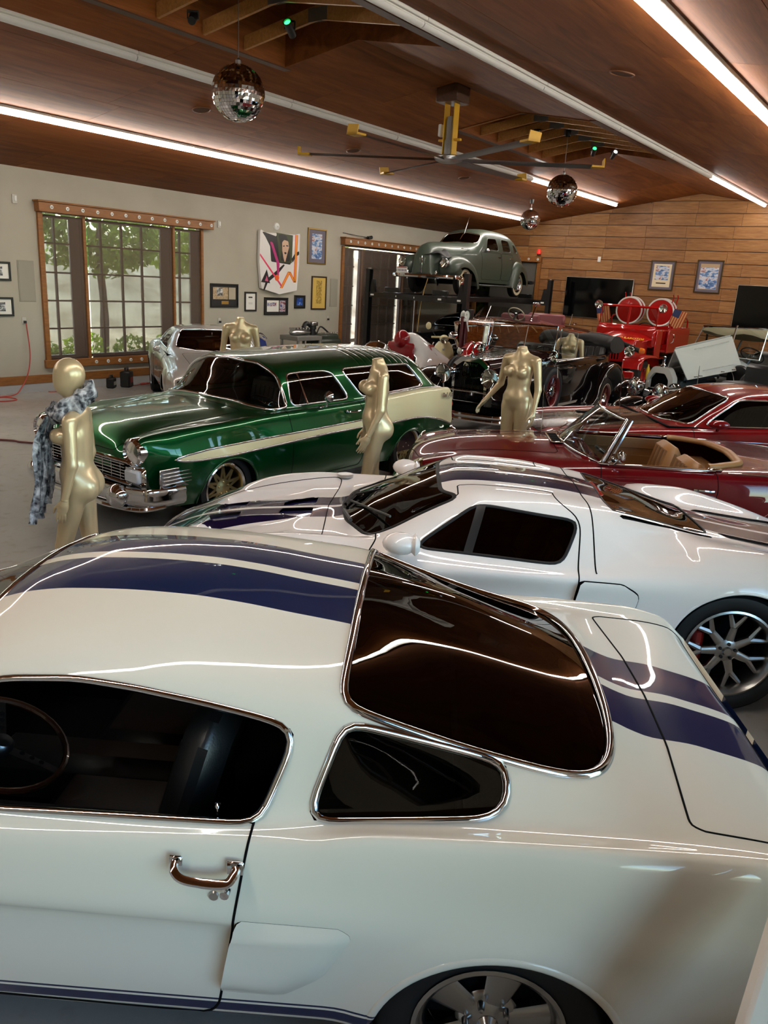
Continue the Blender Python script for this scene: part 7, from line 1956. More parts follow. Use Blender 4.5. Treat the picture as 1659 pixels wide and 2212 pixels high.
# ------------------------------------------------------------------ white vintage tourer with its hood side raised
def build_white():
    c = empty('vintage_tourer', (14.608, 3.275, 0), 2.804, 'white vintage tourer with raised hood panel and khaki folded top', 'car')
    WH = paint('ivory_white_enamel', (186, 185, 177), rough=.32); KH = mat('khaki_canvas', (150, 138, 108), .85, bump=.2, bscale=60)
    pr = rpoly([(-.25, .45), (-.25, 1.02), (-.14, 1.18), (.14, 1.18), (.25, 1.02), (.25, .45)], [.01, .12, .1, .1, .12, .01], 4); pi = rpoly([(-.18, .46), (-.18, .98), (-.10, 1.08), (.10, 1.08), (.18, .98), (.18, .46)], [.01, .09, .07, .07, .09, .01], 4)
    n = len(pr); V = [(1.50, a, b) for a, b in pr] + [(1.62, a, b) for a, b in pr] + [(1.64, a, b) for a, b in pi] + [(1.58, a, b) for a, b in pi]
    mb = MB(); mb.add(V, [(k * n + i, k * n + (i + 1) % n, (k + 1) * n + (i + 1) % n, (k + 1) * n + i) for k in range(3) for i in range(n)]); rs = mb.build('radiator_shell', WH, c)
    mb = MB(); mb.prism([(a, b) for a, b in pi], 1.55, 1.585, 'x'); mb.build('radiator_core', DARK, rs)
    mb = MB(); mb.lathe([(.045, 0), (.045, .02), (.025, .04), (.02, .12), (.03, .16), (0, .17)], n=12, c=(1.57, 0, 1.18)); mb.build('radiator_cap', CHROME, rs)
    def panel(name, q, th=.012, lab=None):
        mb = MB(); q = [np.array(p, float) for p in q]; nn = np.cross(q[1] - q[0], q[3] - q[0]); nn /= np.linalg.norm(nn)
        mb.add(q + [p + nn * th for p in q], [(0, 1, 2, 3), (7, 6, 5, 4), (0, 4, 5, 1), (1, 5, 6, 2), (2, 6, 7, 3), (3, 7, 4, 0)]); return mb.build(name, WH, c, smooth=0)
    # raised side: upper leaf slopes up, lower leaf hangs outward over the engine
    panel('hood_leaf', [(1.46, .0, 1.17), (.16, .0, 1.30), (.04, .13, 1.71), (1.52, .13, 1.50)])
    pn = panel('hood_side_panel', [(1.56, .15, 1.47), (.02, .15, 1.69), (-.03, .42, 1.16), (1.48, .42, 1.02)])
    lv = MB(); 
    P0, P1, P2, P3 = [np.array(p) for p in ((1.56, .15, 1.47), (.02, .15, 1.69), (-.03, .42, 1.16), (1.48, .42, 1.02))]
    nrm = np.cross(P1 - P0, P3 - P0); nrm /= np.linalg.norm(nrm); nrm = nrm if nrm[1] > 0 else -nrm
    for r in range(2):
        for k in range(26):
            u = .30 + .62 * k / 26; v = .14 if r == 0 else .82; p = (P0 * (1 - u) + P1 * u) * (1 - v) + (P3 * (1 - u) + P2 * u) * v + nrm * .016
            lv.at(p); lv.box((0, 0, 0), (.018, .006, .014))
    o = lv.build('louvre_row', mat('louvre_grey', (186, 186, 180), .5), pn, smooth=0); o['kind'] = 'stuff'
    for u in (.12, .2, .6, .8):
        p = P3 * (1 - u) + P2 * u + nrm * .02; mb = MB(); mb.at(p); mb.tube([(-.05, 0, .02), (0, .02, .025), (.05, 0, .02)], .008, 5); mb.build('hood_latch', CHROME, pn)
    V = []; F = []
    st = [(1.46, .22, 1.17), (.8, .30, 1.22), (.16, .40, 1.29)]
    for x, w, zt in st:
        for t in np.linspace(0, 1, 8): V.append((x, -w * math.sin(t * math.pi / 2) , zt - .30 * (1 - math.cos(t * math.pi / 2)) ** 1.0 - .0))
    for i in range(2):
        for k in range(7): F.append((i * 8 + k, i * 8 + k + 1, (i + 1) * 8 + k + 1, (i + 1) * 8 + k))
    mesh_obj('closed_hood_side', V, F, WH, c, smooth=60)
    mb = MB(); mb.box((.8, 0, .78), (1.1, .35, .45), .05); mb.box((.9, .12, 1.0), (.7, .12, .16), .03)
    for k in range(6): mb.lathe([(.03, 0), (.03, .08), (0, .09)], n=8, c=(.5 + .14 * k, .03, 1.0))
    mb.tube(spline([(.3, .2, 1.0), (.5, .3, 1.05), (.9, .3, 1.02), (1.2, .2, .95)], 4), .02, 6); mb.build('engine', BLACKP, c)
    mb = MB(); mb.lathe([(0, .0), (.20, .0), (.22, .06), (.20, .10), (0, .1)], n=24, axis='x', c=(.05, .46, 1.02)); mb.build('cowl_ring', BLACKP, c)
    V = []; F = []
    st = [(.16, .42, 1.29), (-.05, .52, 1.31), (-.25, .60, 1.32)]
    for x, w, zt in st:
        for t in np.linspace(-1, 1, 15): V.append((x, w * math.sin(t * math.pi / 2), zt - .42 * (1 - math.cos(t * math.pi / 2))))
        V += [(x, w, .6)]
    k = 16
    for i in range(2):
        for q in range(15): F.append((i * k + q, i * k + q + 1, (i + 1) * k + q + 1, (i + 1) * k + q))
    mesh_obj('cowl', V, F, WH, c, smooth=60)
    for s in (-1, 1):
        mb = MB(); st = [(-.25, .60), (-.8, .68), (-1.6, .70), (-2.1, .6)]
        V = []; F = []
        for x, w in st:
            for z, dw in ((.55, -.04), (.85, 0), (1.16, 0), (1.18, -.03), (.7, -.06)): V.append((x, s * (w + dw), z))
        for i in range(3):
            for q in range(4): F.append((i * 5 + q, i * 5 + q + 1, (i + 1) * 5 + q + 1, (i + 1) * 5 + q))
        mesh_obj('body_side', V, F, WH, c, smooth=50)
        fender([(1.98, .50), (1.90, .72), (1.65, .88), (1.35, .86), (1.05, .68), (.8, .46), (.6, .38)], .36, .72, CLAM, s, 'front_fender', paint('gloss_black_fender', (10, 10, 11), rough=.2), c)
        fender([(-.75, .40), (-.95, .60), (-1.15, .82), (-1.45, .92), (-1.8, .84), (-2.05, .55)], .55, .90, CLAM, s, 'rear_fender', WH, c)
        mb = MB(); mb.box((-.08, s * .72, .39), (1.3, .28, .04), .01); mb.build('running_board', WH, c)
        for x in (1.42, -1.5): wheel(c, (x, s * .66, .37), .37, .25, .14, wire_style, s, [WH, CHROME])
        drum_lamp(c, 1.72, s * .38, .86, .11)
    wheel(c, (.28, .80, .80), .36, .24, .14, disc_style, 1, WH)
    mb = MB(); mb.box((-1.2, 0, .55), (1.9, 1.2, .06)); mb.build('floor_pan', DARK, c)
    for x in (-.75, -1.75):
        mb = MB(); mb.box((x, 0, .80), (.5, 1.2, .2), .06); mb.at((x - .26, 0, .9), rot('Y', -10)); mb.box((0, 0, .22), (.14, 1.2, .5), .05); mb.build('bench_seat', mat('grey_leather', (110, 106, 98), .5), c)
    q = [(-.18, .60, 1.34), (-.18, -.72, 1.34), (-.30, -.62, 1.80), (-.30, .60, 1.84)]
    mb = MB(); mb.tube(q, .018, 6, closed=True); mb.tube([(-.18, .02, 1.34), (-.30, .02, 1.86)], .02, 6); wf = mb.build('windshield_frame', CHROME, c); mb = MB(); mb.quad(*q); mb.build('windshield_glass', CLEAR, wf)
    V = []; F = []; n = 9; k = 12
    for i in range(n):
        t = -1 + 2 * i / (n - 1)
        for q in range(k):
            a = 2 * math.pi * q / k; V.append((-1.15 + .85 * math.cos(a), .66 * t, 1.70 + .09 * math.sin(a) + .03 * math.sin(5 * t + a)))
    for i in range(n - 1):
        for q in range(k): F.append((i * k + q, i * k + (q + 1) % k, (i + 1) * k + (q + 1) % k, (i + 1) * k + q))
    F.append(tuple(range(k))); F.append(tuple((n - 1) * k + q for q in range(k))[::-1])
    mesh_obj('folded_top', V, F, KH, c, smooth=80)
    for s in (-1, 1):
        mb = MB(); mb.tube([(-.5, s * .66, 1.66), (-.55, s * .69, 1.15)], .02, 6); mb.tube([(-1.7, s * .66, 1.66), (-1.5, s * .69, 1.15)], .02, 6); mb.build('top_iron', BLACKP, c)
    steering(c, -.45, .30, 1.38, R=.2, tilt=50)
build_white()

# ------------------------------------------------------------------ black brass-era car with yellow wheels
def build_yellow():
    c = empty('brass_era_car', (12.47, 2.57, 0), 2.53, 'small black vintage roadster with yellow spoke wheels beside the white tourer', 'car')
    BK = paint('black_enamel_gloss', (10, 10, 11), rough=.2); YW = [mat('yellow_spokes', (196, 172, 60), .4), CHROME]
    def wood(rim, r, h):
        for k in range(12): spoke(rim, 2 * math.pi * k / 12, .05, r - .02, .013, .011, h * .5, h * .4, .03)
        rim.mi = 1; rim.lathe([(0, h), (.05, h * .9), (.06, h * .4)], n=16, axis='y'); rim.mi = 0
    for s in (-1, 1):
        fender([(1.62, .50), (1.55, .70), (1.3, .82), (1.0, .78), (.7, .55), (.5, .40)], .34, .74, CLAM, s, 'front_fender', BK, c)
        fender([(-.45, .40), (-.65, .60), (-.9, .80), (-1.2, .80), (-1.45, .55)], .40, .74, CLAM, s, 'rear_fender', BK, c)
        for x in (1.15, -1.05): wheel(c, (x, s * .60, .36), .36, .27, .10, wood, s, YW)
        drum_lamp(c, 1.50, s * .29, 1.0, .125)
        mb = MB(); mb.box((0.02, s * .56, .40), (1.0, .26, .03), .01); mb.build('running_board', BK, c)
    mb = MB(); mb.prism(rpoly([(-.22, .5), (-.22, .95), (-.15, 1.02), (.15, 1.02), (.22, .95), (.22, .5)], .03, 3), .62, 1.36, 'x'); mb.build('hood', BK, c)
    mb = MB(); mb.box((1.38, 0, .74), (.05, .42, .5), .03); mb.build('radiator', CHROME, c)
    mb = MB(); mb.box((-.2, 0, .78), (1.6, .8, .48), .06); mb.build('body_tub', BK, c)
    mb = MB(); mb.box((-.3, 0, 1.05), (.5, .7, .12), .05); mb.box((-.55, 0, 1.2), (.12, .7, .35), .05); mb.build('bench_seat', LEATHER, c)
    mb = MB(); mb.box((0.1, 0, .45), (2.6, .5, .08), .02); mb.build('chassis', DARK, c)
    mb = MB(); mb.tube(spline([(1.62, -.6, .5), (1.72, -.3, .5), (1.74, 0, .5), (1.72, .3, .5), (1.62, .6, .5)], 4), .025, 6); mb.build('front_bumper', CHROME, c)
    mb = MB(); mb.tube([(1.2, .66, .82), (1.24, .68, 1.42)], [.01, .003], 6); mb.build('aerial', STEEL, c)
build_yellow()

# ------------------------------------------------------------------ cream scooter
def build_scooter():
    s = empty('motor_scooter', (16.4, 9.97, 0), math.radians(212), 'cream motor scooter with round mirrors standing behind the touring car', 'scooter')
    CR = paint('cream_scooter_paint', (214, 204, 160), rough=.35)
    V = []; F = []
    rows = [(.30, .52, .17), (.45, .56, .23), (.60, .56, .25), (.75, .54, .24), (.88, .50, .19), (.96, .47, .12)]
    for z, x, w in rows:
        for t in np.linspace(-1, 1, 13): V.append((x - .16 * abs(t) ** 2.2 + .03 * (1 - t * t), w * t, z))
    for i in range(len(rows) - 1):
        for k in range(12): F.append((i * 13 + k, i * 13 + k + 1, (i + 1) * 13 + k + 1, (i + 1) * 13 + k))
    mesh_obj('leg_shield', V, F, CR, s, smooth=80)
    mb = MB(); mb.at((.44, 0, 1.03), rot('Y', -14)); mb.ell((0, 0, 0), (.17, .11, .085), 18, 10); mb.tube([(-.05, -.30, .03), (-.02, 0, .04), (-.05, .30, .03)], .022, 8); mb.build('handlebar', CR, s)
    drum_lamp(s, .60, 0, 1.00, .075, CHROME)
    for q in (-1, 1):
        mb = MB(); mb.tube([(.40, q * .20, 1.07), (.40, q * .33, 1.24)], .007, 5); m_ = mb.build('mirror_stalk', BLACKP, s)
        mb = MB(); mb.at((.40, q * .38, 1.30)); mb.ell((0, 0, 0), (.02, .065, .085), 16, 8); mb.build('mirror', CR, m_)
        mb = MB(); mb.at((.47, q * .20, .56)); mb.ell((0, 0, 0), (.03, .035, .045), 12, 8); mb.build('indicator', AMBER, s)
        mb = MB(); mb.at((-.45, q * .17, .58)); mb.ell((0, 0, 0), (.34, .11, .19), 18, 10); mb.build('side_cowl', CR, s)
    mb = MB(); mb.box((.05, 0, .30), (.75, .36, .06), .02); mb.build('floorboard', CR, s)
    mb = MB(); mb.box((-.42, 0, .55), (.62, .22, .36), .08); mb.build('rear_body', CR, s)
    mb = MB(); mb.box((-.38, 0, .82), (.68, .27, .11), .05); mb.build('saddle', mat('brown_leather', (104, 66, 42), .5), s)
    mb = MB(); mb.lathe([(.225, -.10), (.235, 0), (.225, .10)], n=20, axis='y', c=(.52, 0, .24), a0=-20, a1=200); mb.build('front_mudguard', CR, s)
    for x in (.52, -.62): wheel(s, (x, 0, .21), .21, .12, .1, disc_style, 1, STEEL)
    mb = MB(); mb.at((.60, 0, .80)); mb.lathe([(0, .004), (.03, .0)], n=14, axis='x'); mb.build('badge', STEEL, s)
build_scooter()
# ------------------------------------------------------------------ red sport motorcycle seen beside the touring car's mascot
def build_bike():
    s = empty('motorcycle', (13.5, 7.42, 0), math.radians(196), 'red motorcycle with chrome mirror behind the touring car radiator', 'motorcycle')
    RD = paint('bike_red', (170, 16, 20), rough=.28)
    V = []; F = []
    rows = [(.75, .80, .10), (.95, .78, .20), (1.10, .66, .22), (1.20, .50, .18), (1.26, .36, .10)]
    for z, x, w in rows:
        for t in np.linspace(-1, 1, 11): V.append((x - .30 * t * t, w * t * 1.2, z))
    for i in range(4):
        for k in range(10): F.append((i * 11 + k, i * 11 + k + 1, (i + 1) * 11 + k + 1, (i + 1) * 11 + k))
    mesh_obj('fairing', V, F, RD, s, smooth=80)
    mb = MB(); mb.ell((.05, 0, .95), (.38, .17, .16), 18, 10); mb.build('tank', RD, s)
    mb = MB(); mb.box((-.45, 0, .88), (.6, .26, .1), .04); mb.build('saddle', LEATHER, s)
    mb = MB(); mb.box((.05, 0, .55), (.5, .3, .45), .08); mb.tube([(.62, .1, .95), (.78, .1, .33)], .025, 6); mb.tube([(.62, -.1, .95), (.78, -.1, .33)], .025, 6); mb.build('engine_block', BLACKP, s)
    mb = MB(); mb.tube([(.50, -.36, 1.12), (.55, 0, 1.14), (.50, .36, 1.12)], .016, 6); mb.build('handlebar', BLACKP, s)
    for q in (-1, 1):
        mb = MB(); mb.tube([(.5, q * .28, 1.13), (.52, q * .36, 1.32)], .008, 5); mb.at((.52, q * .38, 1.36)); mb.ell((0, 0, 0), (.05, .09, .06), 14, 8); mb.build('mirror', CHROME, s)
    for x in (.80, -.65): wheel(s, (x, 0, .32), .32, .22, .13, wire_style, 1, [STEEL, CHROME])
build_bike()
# ------------------------------------------------------------------ little white race car with a red numeral
def build_racer():
    s = empty('race_car', (12.0, 8.55, 0), math.radians(178), 'white open race car with red headrest and red numeral behind the wagon roof', 'car')
    WH = paint('racer_white', (222, 218, 214), rough=.32); RD = paint('racer_red', (140, 22, 28), rough=.4)
    L0 = [(1.9, 0, .45), (1.7, 0, .62), (1.0, 0, .80), (.5, 0, .84), (-.2, 0, .80), (-.45, 0, .9), (-.6, 0, 1.28), (-.8, 0, 1.34), (-1.1, 0, 1.24), (-1.6, 0, .95), (-2.0, 0, .6)]
    L1 = [(p[0], .16, p[2] - .05) for p in L0]
    L2 = [(1.9, .3, .42), (1.7, .42, .55), (1.0, .55, .72), (-.2, .6, .74), (-.6, .55, .95), (-.8, .45, 1.08), (-1.1, .42, 1.0), (-1.6, .42, .82), (-2.0, .4, .55)]
    L3 = [(1.9, .36, .36), (1.0, .66, .5), (-.6, .70, .55), (-1.4, .62, .6), (-2.0, .45, .5)]
    L4 = [(1.9, .34, .25), (1.0, .6, .22), (-.6, .64, .22), (-2.0, .42, .3)]
    sh, G = loft([L0, L1, L2, L3, L4], np.linspace(1.9, -2.0, 60), [4, 6, 6, 4])
    cap(G, 0, 'nose_panel', WH, s); cap(G, -1, 'tail_panel', WH, s)
    h, sh, ln = sh.split(only(sdf(rpoly([(.35, .42), (.35, -.42), (-.50, -.42), (-.50, .42)], .1, 4), 0, 1), lambda V: V[:, 2] > .6)); h.off(-.35).build('cockpit_floor', DARK, s)
    sh.build('body', WH, s)
    mb = MB(); mb.at((-.52, 0, 1.22), rot('Y', -8)); mb.ell((0, 0, 0), (.13, .16, .17), 18, 10); mb.build('headrest', RD, s)
    mb = MB(); mb.box((-.50, 0, .95), (.05, .62, .42), .04); mb.build('headrest_pad', RD, s)
    V = []; F = []
    for i in range(13):
        a = math.pi * i / 12; V += [(.40, .42 * math.cos(a), .80), (.22, .36 * math.cos(a), .80 + .40 * math.sin(a) ** .6)]
    for i in range(12): F.append((2 * i, 2 * i + 2, 2 * i + 3, 2 * i + 1))
    mesh_obj('windscreen', V, F, CLEAR, s, smooth=180)
    mb = MB(); mb.tube([V[2 * i + 1] for i in range(13)], .010, 6); mb.build('windscreen_rim', CHROME, s)
    steering(s, .08, 0, .88, R=.17, tilt=60)
    text_mesh('5', .62, RD, s, (-.92, .505, .93), (math.radians(64), 0, math.radians(188)), .006, name='numeral')
    for x in (1.15, -1.3):
        for q in (-1, 1): wheel(s, (x, q * .72, .31), .31, .19, .2, disc_style, q, STEEL)
build_racer()
# ------------------------------------------------------------------ mannequins: smooth bodies polygonised from blended volumes
def surface_nets(f, lo, hi, h):
    lo = np.array(lo, float); n = np.ceil((np.array(hi) - lo) / h).astype(int) + 1
    ax = [lo[i] + h * np.arange(n[i]) for i in range(3)]
    X, Y, Z = np.meshgrid(*ax, indexing='ij')
    d = f(np.stack([X, Y, Z], -1).reshape(-1, 3)).reshape(n); s = d < 0
    corners = [(i, j, k) for i in (0, 1) for j in (0, 1) for k in (0, 1)]
    m = n - 1
    sl = lambda c: tuple(slice(c[q], c[q] + m[q]) for q in range(3))
    cnt = sum(s[sl(c)].astype(int) for c in corners); act = (cnt > 0) & (cnt < 8)
    acc = np.zeros(tuple(m) + (3,)); w = np.zeros(tuple(m))
    for a in corners:
        for b in corners:
            if sum(abs(a[q] - b[q]) for q in range(3)) != 1 or a > b: continue
            da, db = d[sl(a)], d[sl(b)]; cr = (da < 0) != (db < 0)
            t = np.where(cr, da / np.where(cr, da - db, 1), 0)
            p = np.stack([a[q] + (b[q] - a[q]) * t for q in range(3)], -1)
            acc += np.where(cr[..., None], p, 0); w += cr
    idx = -np.ones(tuple(m), int); ii = np.argwhere(act); idx[act] = np.arange(len(ii))
    V = lo + h * (ii + acc[act] / w[act][:, None]); F = []
    for q in range(3):
        u, v = [(1, 2), (2, 0), (0, 1)][q]
        e = np.zeros(3, int); e[q] = 1
        A = s[tuple(slice(1 if r != q else 0, n[r] - 1) for r in range(3))]; B = s[tuple(slice(1, n[r] if r == q else n[r] - 1) for r in range(3))]
        pos = np.argwhere(A != B)
        for p in pos:
            c = np.array([p[r] + (1 if r != q else 0) for r in range(3)])
            o = []
            for du, dv in ((0, 0), (-1, 0), (-1, -1), (0, -1)):
                k = c.copy(); k[u] += du; k[v] += dv; o.append(idx[tuple(k)])
            F.append(tuple(o) if A[tuple(p)] else tuple(o[::-1]))
    return V, F
def smin(a, b, k):
    h = np.clip(.5 + .5 * (b - a) / k, 0, 1); return b * (1 - h) + a * h - k * h * (1 - h)
def cone(P, a, b, ra, rb, sy=1.0):
    a = np.array(a, float); b = np.array(b, float); e = b - a; t = np.clip(((P - a) @ e) / (e @ e), 0, 1); q = P - a - t[:, None] * e
    if sy != 1.0: q = q * np.array([1, 1 / sy, 1])
    return np.linalg.norm(q, axis=1) - (ra + (rb - ra) * t)
def elli(P, c, r):
    r = np.array(r, float); q = (P - np.array(c)) / r; k = np.linalg.norm(q, axis=1); return (k - 1) * r.min() * np.where(k > 1, 1.0, 1.0)
PEARL = mat('champagne_pearl', (212, 190, 150), .33, metal=.45, coat=.3)

def body_sdf(head, arms, legs):
    def f(P):
        d = elli(P, (-.005, 0, .985), (.105, .165, .12))
        d = smin(d, cone(P, (.0, 0, 1.02), (.0, 0, 1.14), .105, .088, 1.28), .05)
        d = smin(d, elli(P, (-.01, 0, 1.275), (.098, .142, .17)), .06)
        for s in (-1, 1):
            d = smin(d, cone(P, (-.02, 0, 1.425), (-.02, s * .16, 1.40), .05, .046), .05)
            d = smin(d, elli(P, (-.072, s * .072, .925), (.085, .085, .10)), .04)
            hp, kn, an, toe = legs[s]
            d = smin(d, cone(P, (hp[0], s * hp[1], .90), kn, .088, .055), .035)
            d = smin(d, cone(P, kn, an, .054, .032), .02); d = smin(d, elli(P, (np.array(kn) * .72 + np.array(an) * .28) + np.array((-.018, 0, 0)), (.055, .05, .11)), .03)
            d = smin(d, cone(P, (an[0] - .01, an[1], an[2] - .05), toe, .034, .022), .03)
        ds = cone(P, (-.015, 0, 1.42), (.004, 0, 1.535), .056, .05)
        d = smin(d, ds, .04)
        for s in (-1, 1):
            d = smin(d, elli(P, (.085, s * .078, 1.275), (.062, .06, .058)), .018)
        for s in (-1, 1):
            sh, el, wr = arms[s]
            d = smin(d, smin(cone(P, sh, el, .047, .036), cone(P, el, wr, .037, .024), .015), .02)
        if head:
            d = smin(d, elli(P, (.02, 0, 1.675), (.103, .08, .112)), .02); d = smin(d, elli(P, (.045, 0, 1.60), (.068, .058, .062)), .05)
        else: d = np.maximum(d, (P[:, 2] - 1.53) * 1.0 + .12 * P[:, 0])
        return d
    return f
def hand_sdf(P):          # palm down -z, thumb towards +x, fingers unequal and slightly curled
    d = elli(P, (0, 0, -.045), (.036, .016, .05)); d = smin(d, cone(P, (0, 0, .02), (0, 0, -.02), .023, .024), .02)
    for x, L, c in ((.027, .066, .2), (.009, .076, .24), (-.009, .071, .28), (-.026, .055, .34)):
        a = np.array((x * .9, 0, -.085)); b = a + np.array((x * .12, L * .5 * c, -L * .5)); e = b + np.array((x * .05, L * .55 * (c + .25), -L * .46))
        d = smin(d, np.minimum(cone(P, a, b, .0088, .0078), cone(P, b, e, .0078, .006)), .004)
    a = np.array((.028, .004, -.02)); b = np.array((.052, .014, -.058)); e = np.array((.056, .024, -.092))
    return smin(d, np.minimum(cone(P, a, b, .0115, .0095), cone(P, b, e, .0095, .007)), .008)
HV, HF = surface_nets(hand_sdf, (-.06, -.05, -.20), (.08, .09, .06), .0045); HV = np.array(HV)

def mannequin(pos, rz, scale, head, arms, legs, label, zmin=.0, hands=(-1, 1), z0=0.0):
    o = empty('mannequin', (pos[0], pos[1], z0), rz, label, 'mannequin', 'gold mannequins')
    f = body_sdf(head, arms, legs)
    if zmin > 0:
        g = f; f = lambda P: np.maximum(g(P), zmin - P[:, 2])
    ys = max(abs(arms[s][k][1]) for s in (-1, 1) for k in range(3)) + .08
    xs = max(abs(arms[s][k][0]) for s in (-1, 1) for k in range(3)) + .10
    xs = max(xs, .30)
    V, F = surface_nets(f, (-xs, -ys, max(zmin - .03, -.02)), (xs, ys, 1.82 if head else 1.60), .0145)
    mesh_obj('body', V * scale, F, PEARL, o, smooth=180)
    for s in hands:
        el, wr = np.array(arms[s][1]), np.array(arms[s][2]); z = (el - wr) / np.linalg.norm(el - wr)
        x = np.array((1.0, 0, 0)); x = x - z * (x @ z); x /= np.linalg.norm(x); y = np.cross(z, x)
        Rm = np.stack([x, y, z], 1); W = HV.copy()
        if s > 0: W = W * np.array([1, -1, 1])
        W = W @ Rm.T + wr - z * .006
        mesh_obj('hand', W * scale, [q[::-1] for q in HF] if s > 0 else HF, PEARL, o, smooth=180)
        mb = MB(); mb.tube([(wr + z * .004) * scale, (wr + z * .0065) * scale], .0262 * scale, 14, cap=False); mb.build('wrist_joint', mat('joint_line', (120, 100, 70), .5), o)
    if z0 == 0:
        mb = MB(); mb.lathe([(0, .008), (.17, .008), (.175, 0)], n=28); mb.tube([(-.04, .0, .0), (-.04, 0, .36 * scale)], .008, 8); mb.build('base_plate', STEEL, o)
    return o
def legset(l=(.02, .08, .50), r=(.02, -.08, .50), la=(-.02, .075, .085), ra=(-.02, -.075, .085)):
    return {1: ((0, .085), l, la, (la[0] + .13, la[1] + .02, .025)), -1: ((0, .085), r, ra, (ra[0] + .13, ra[1] - .02, .025))}
STRAIGHT = lambda s: ((-.015, s * .185, 1.39), (-.03, s * .225, 1.11), (.03, s * .235, .87))
mann1 = mannequin((2.93, 4.50), math.radians(131), .958, True, {1: STRAIGHT(1), -1: STRAIGHT(-1)}, legset((.10, .08, .50), (-.04, -.08, .49), (.08, .08, .085), (-.14, -.075, .085)), 'gold mannequin with egg head wearing a black and white scarf')
mannequin((5.83, 4.22), math.radians(138), 1.05, False, {1: ((-.015, .185, 1.39), (.0, .225, 1.11), (.10, .215, .88)), -1: STRAIGHT(-1)}, legset((.06, .07, .50), (-.02, -.08, .50), (.02, .07, .085)), 'headless gold mannequin seen side-on in front of the green wagon')
mannequin((8.16, 3.93), math.radians(172), 1.085, False, {1: STRAIGHT(1), -1: ((-.015, -.185, 1.39), (-.05, -.26, 1.12), (.05, -.37, .93))}, legset(), 'headless gold mannequin with one hand out beside the touring car')
mannequin((8.01, 8.21), math.radians(222), 1.088, False, {1: STRAIGHT(1), -1: STRAIGHT(-1)}, legset(), 'headless gold mannequin facing forward behind the green wagon')
mannequin((13.30, 5.50), math.radians(196), 1.0, False, {1: STRAIGHT(1), -1: ((-.015, -.185, 1.39), (-.02, -.28, 1.15), (.12, -.24, 1.0))}, legset(), 'headless gold mannequin torso propped inside the touring car', zmin=.80, hands=(), z0=.03)
# --- scarf: wrapped collar and two pleated tails
def m_scarf():
    g = NT('printed_scarf'); x, y, z = g.xyz()
    v = g.n('ShaderNodeTexVoronoi'); v.inputs['Scale'].default_value = 26; g.l(g.mapping(g.o, (1, 1, .55)), v.inputs['Vector'])
    n = g.noise(g.o, 16, 4, .6, 1.2)
    a = g.ramp(v.outputs['Distance'], [(.25, (14, 14, 18)), (.45, (92, 94, 104)), (.62, (206, 208, 212))]); b = g.ramp(n, [(.40, (16, 16, 20)), (.5, (120, 122, 128)), (.62, (222, 222, 226))])
    g.base(g.mix(.55, a, b)); g.set(rough=.75, spec=.2); return g.m
SCM = m_scarf()
sc = empty('scarf', (2.93, 4.50, 0), math.radians(131), 'black and white printed scarf draped round the egg-headed mannequin', 'scarf')
V = []; F = []; n = 40; k = 16
for i in range(n):
    a = 2 * math.pi * i / n; dz = -.075 * math.cos(a) + .012 * math.sin(5 * a); R_ = .098 + .012 * math.sin(3 * a) + .03 * max(0, math.cos(a))
    for j in range(k):
        b = 2 * math.pi * j / k; r = .036 + .008 * math.sin(4 * b + 3 * a) + .006 * math.sin(7 * a); V.append(((R_ + r * math.cos(b)) * math.cos(a) - .01, (R_ + r * math.cos(b)) * math.sin(a), 1.425 + dz + r * 1.7 * math.sin(b)))
for i in range(n):
    for j in range(k): F.append((i * k + j, ((i + 1) % n) * k + j, ((i + 1) % n) * k + (j + 1) % k, i * k + (j + 1) % k))
mesh_obj('collar', V, F, SCM, sc, smooth=80)
for side, zb, yo in ((1, .66, .04), (-1, .74, -.05)):
    V = []; F = []; nu, nv = 34, 25
    for i in range(nu):
        t = i / (nu - 1); z = 1.34 - (1.34 - zb) * t
        xf = np.interp(z, [.7, .95, 1.1, 1.2, 1.27, 1.34], [.23, .205, .20, .195, .175, .135]); wd = .05 + .085 * t
        for j in range(nv):
            v = j / (nv - 1) - .5; fold = .016 * math.sin(v * 26 + side + 1.5 * t) * (.4 + t) + .008 * math.sin(11 * t + 8 * v)
            V.append((xf + fold + .02 * (side > 0), yo + wd * v * 2 + .012 * math.sin(7 * t), z + .012 * math.sin(v * 14) * t))
    for i in range(nu - 1):
        for j in range(nv - 1): F.append((i * nv + j, i * nv + j + 1, (i + 1) * nv + j + 1, (i + 1) * nv + j))
    mesh_obj('scarf_tail', V, F, SCM, sc, smooth=180)
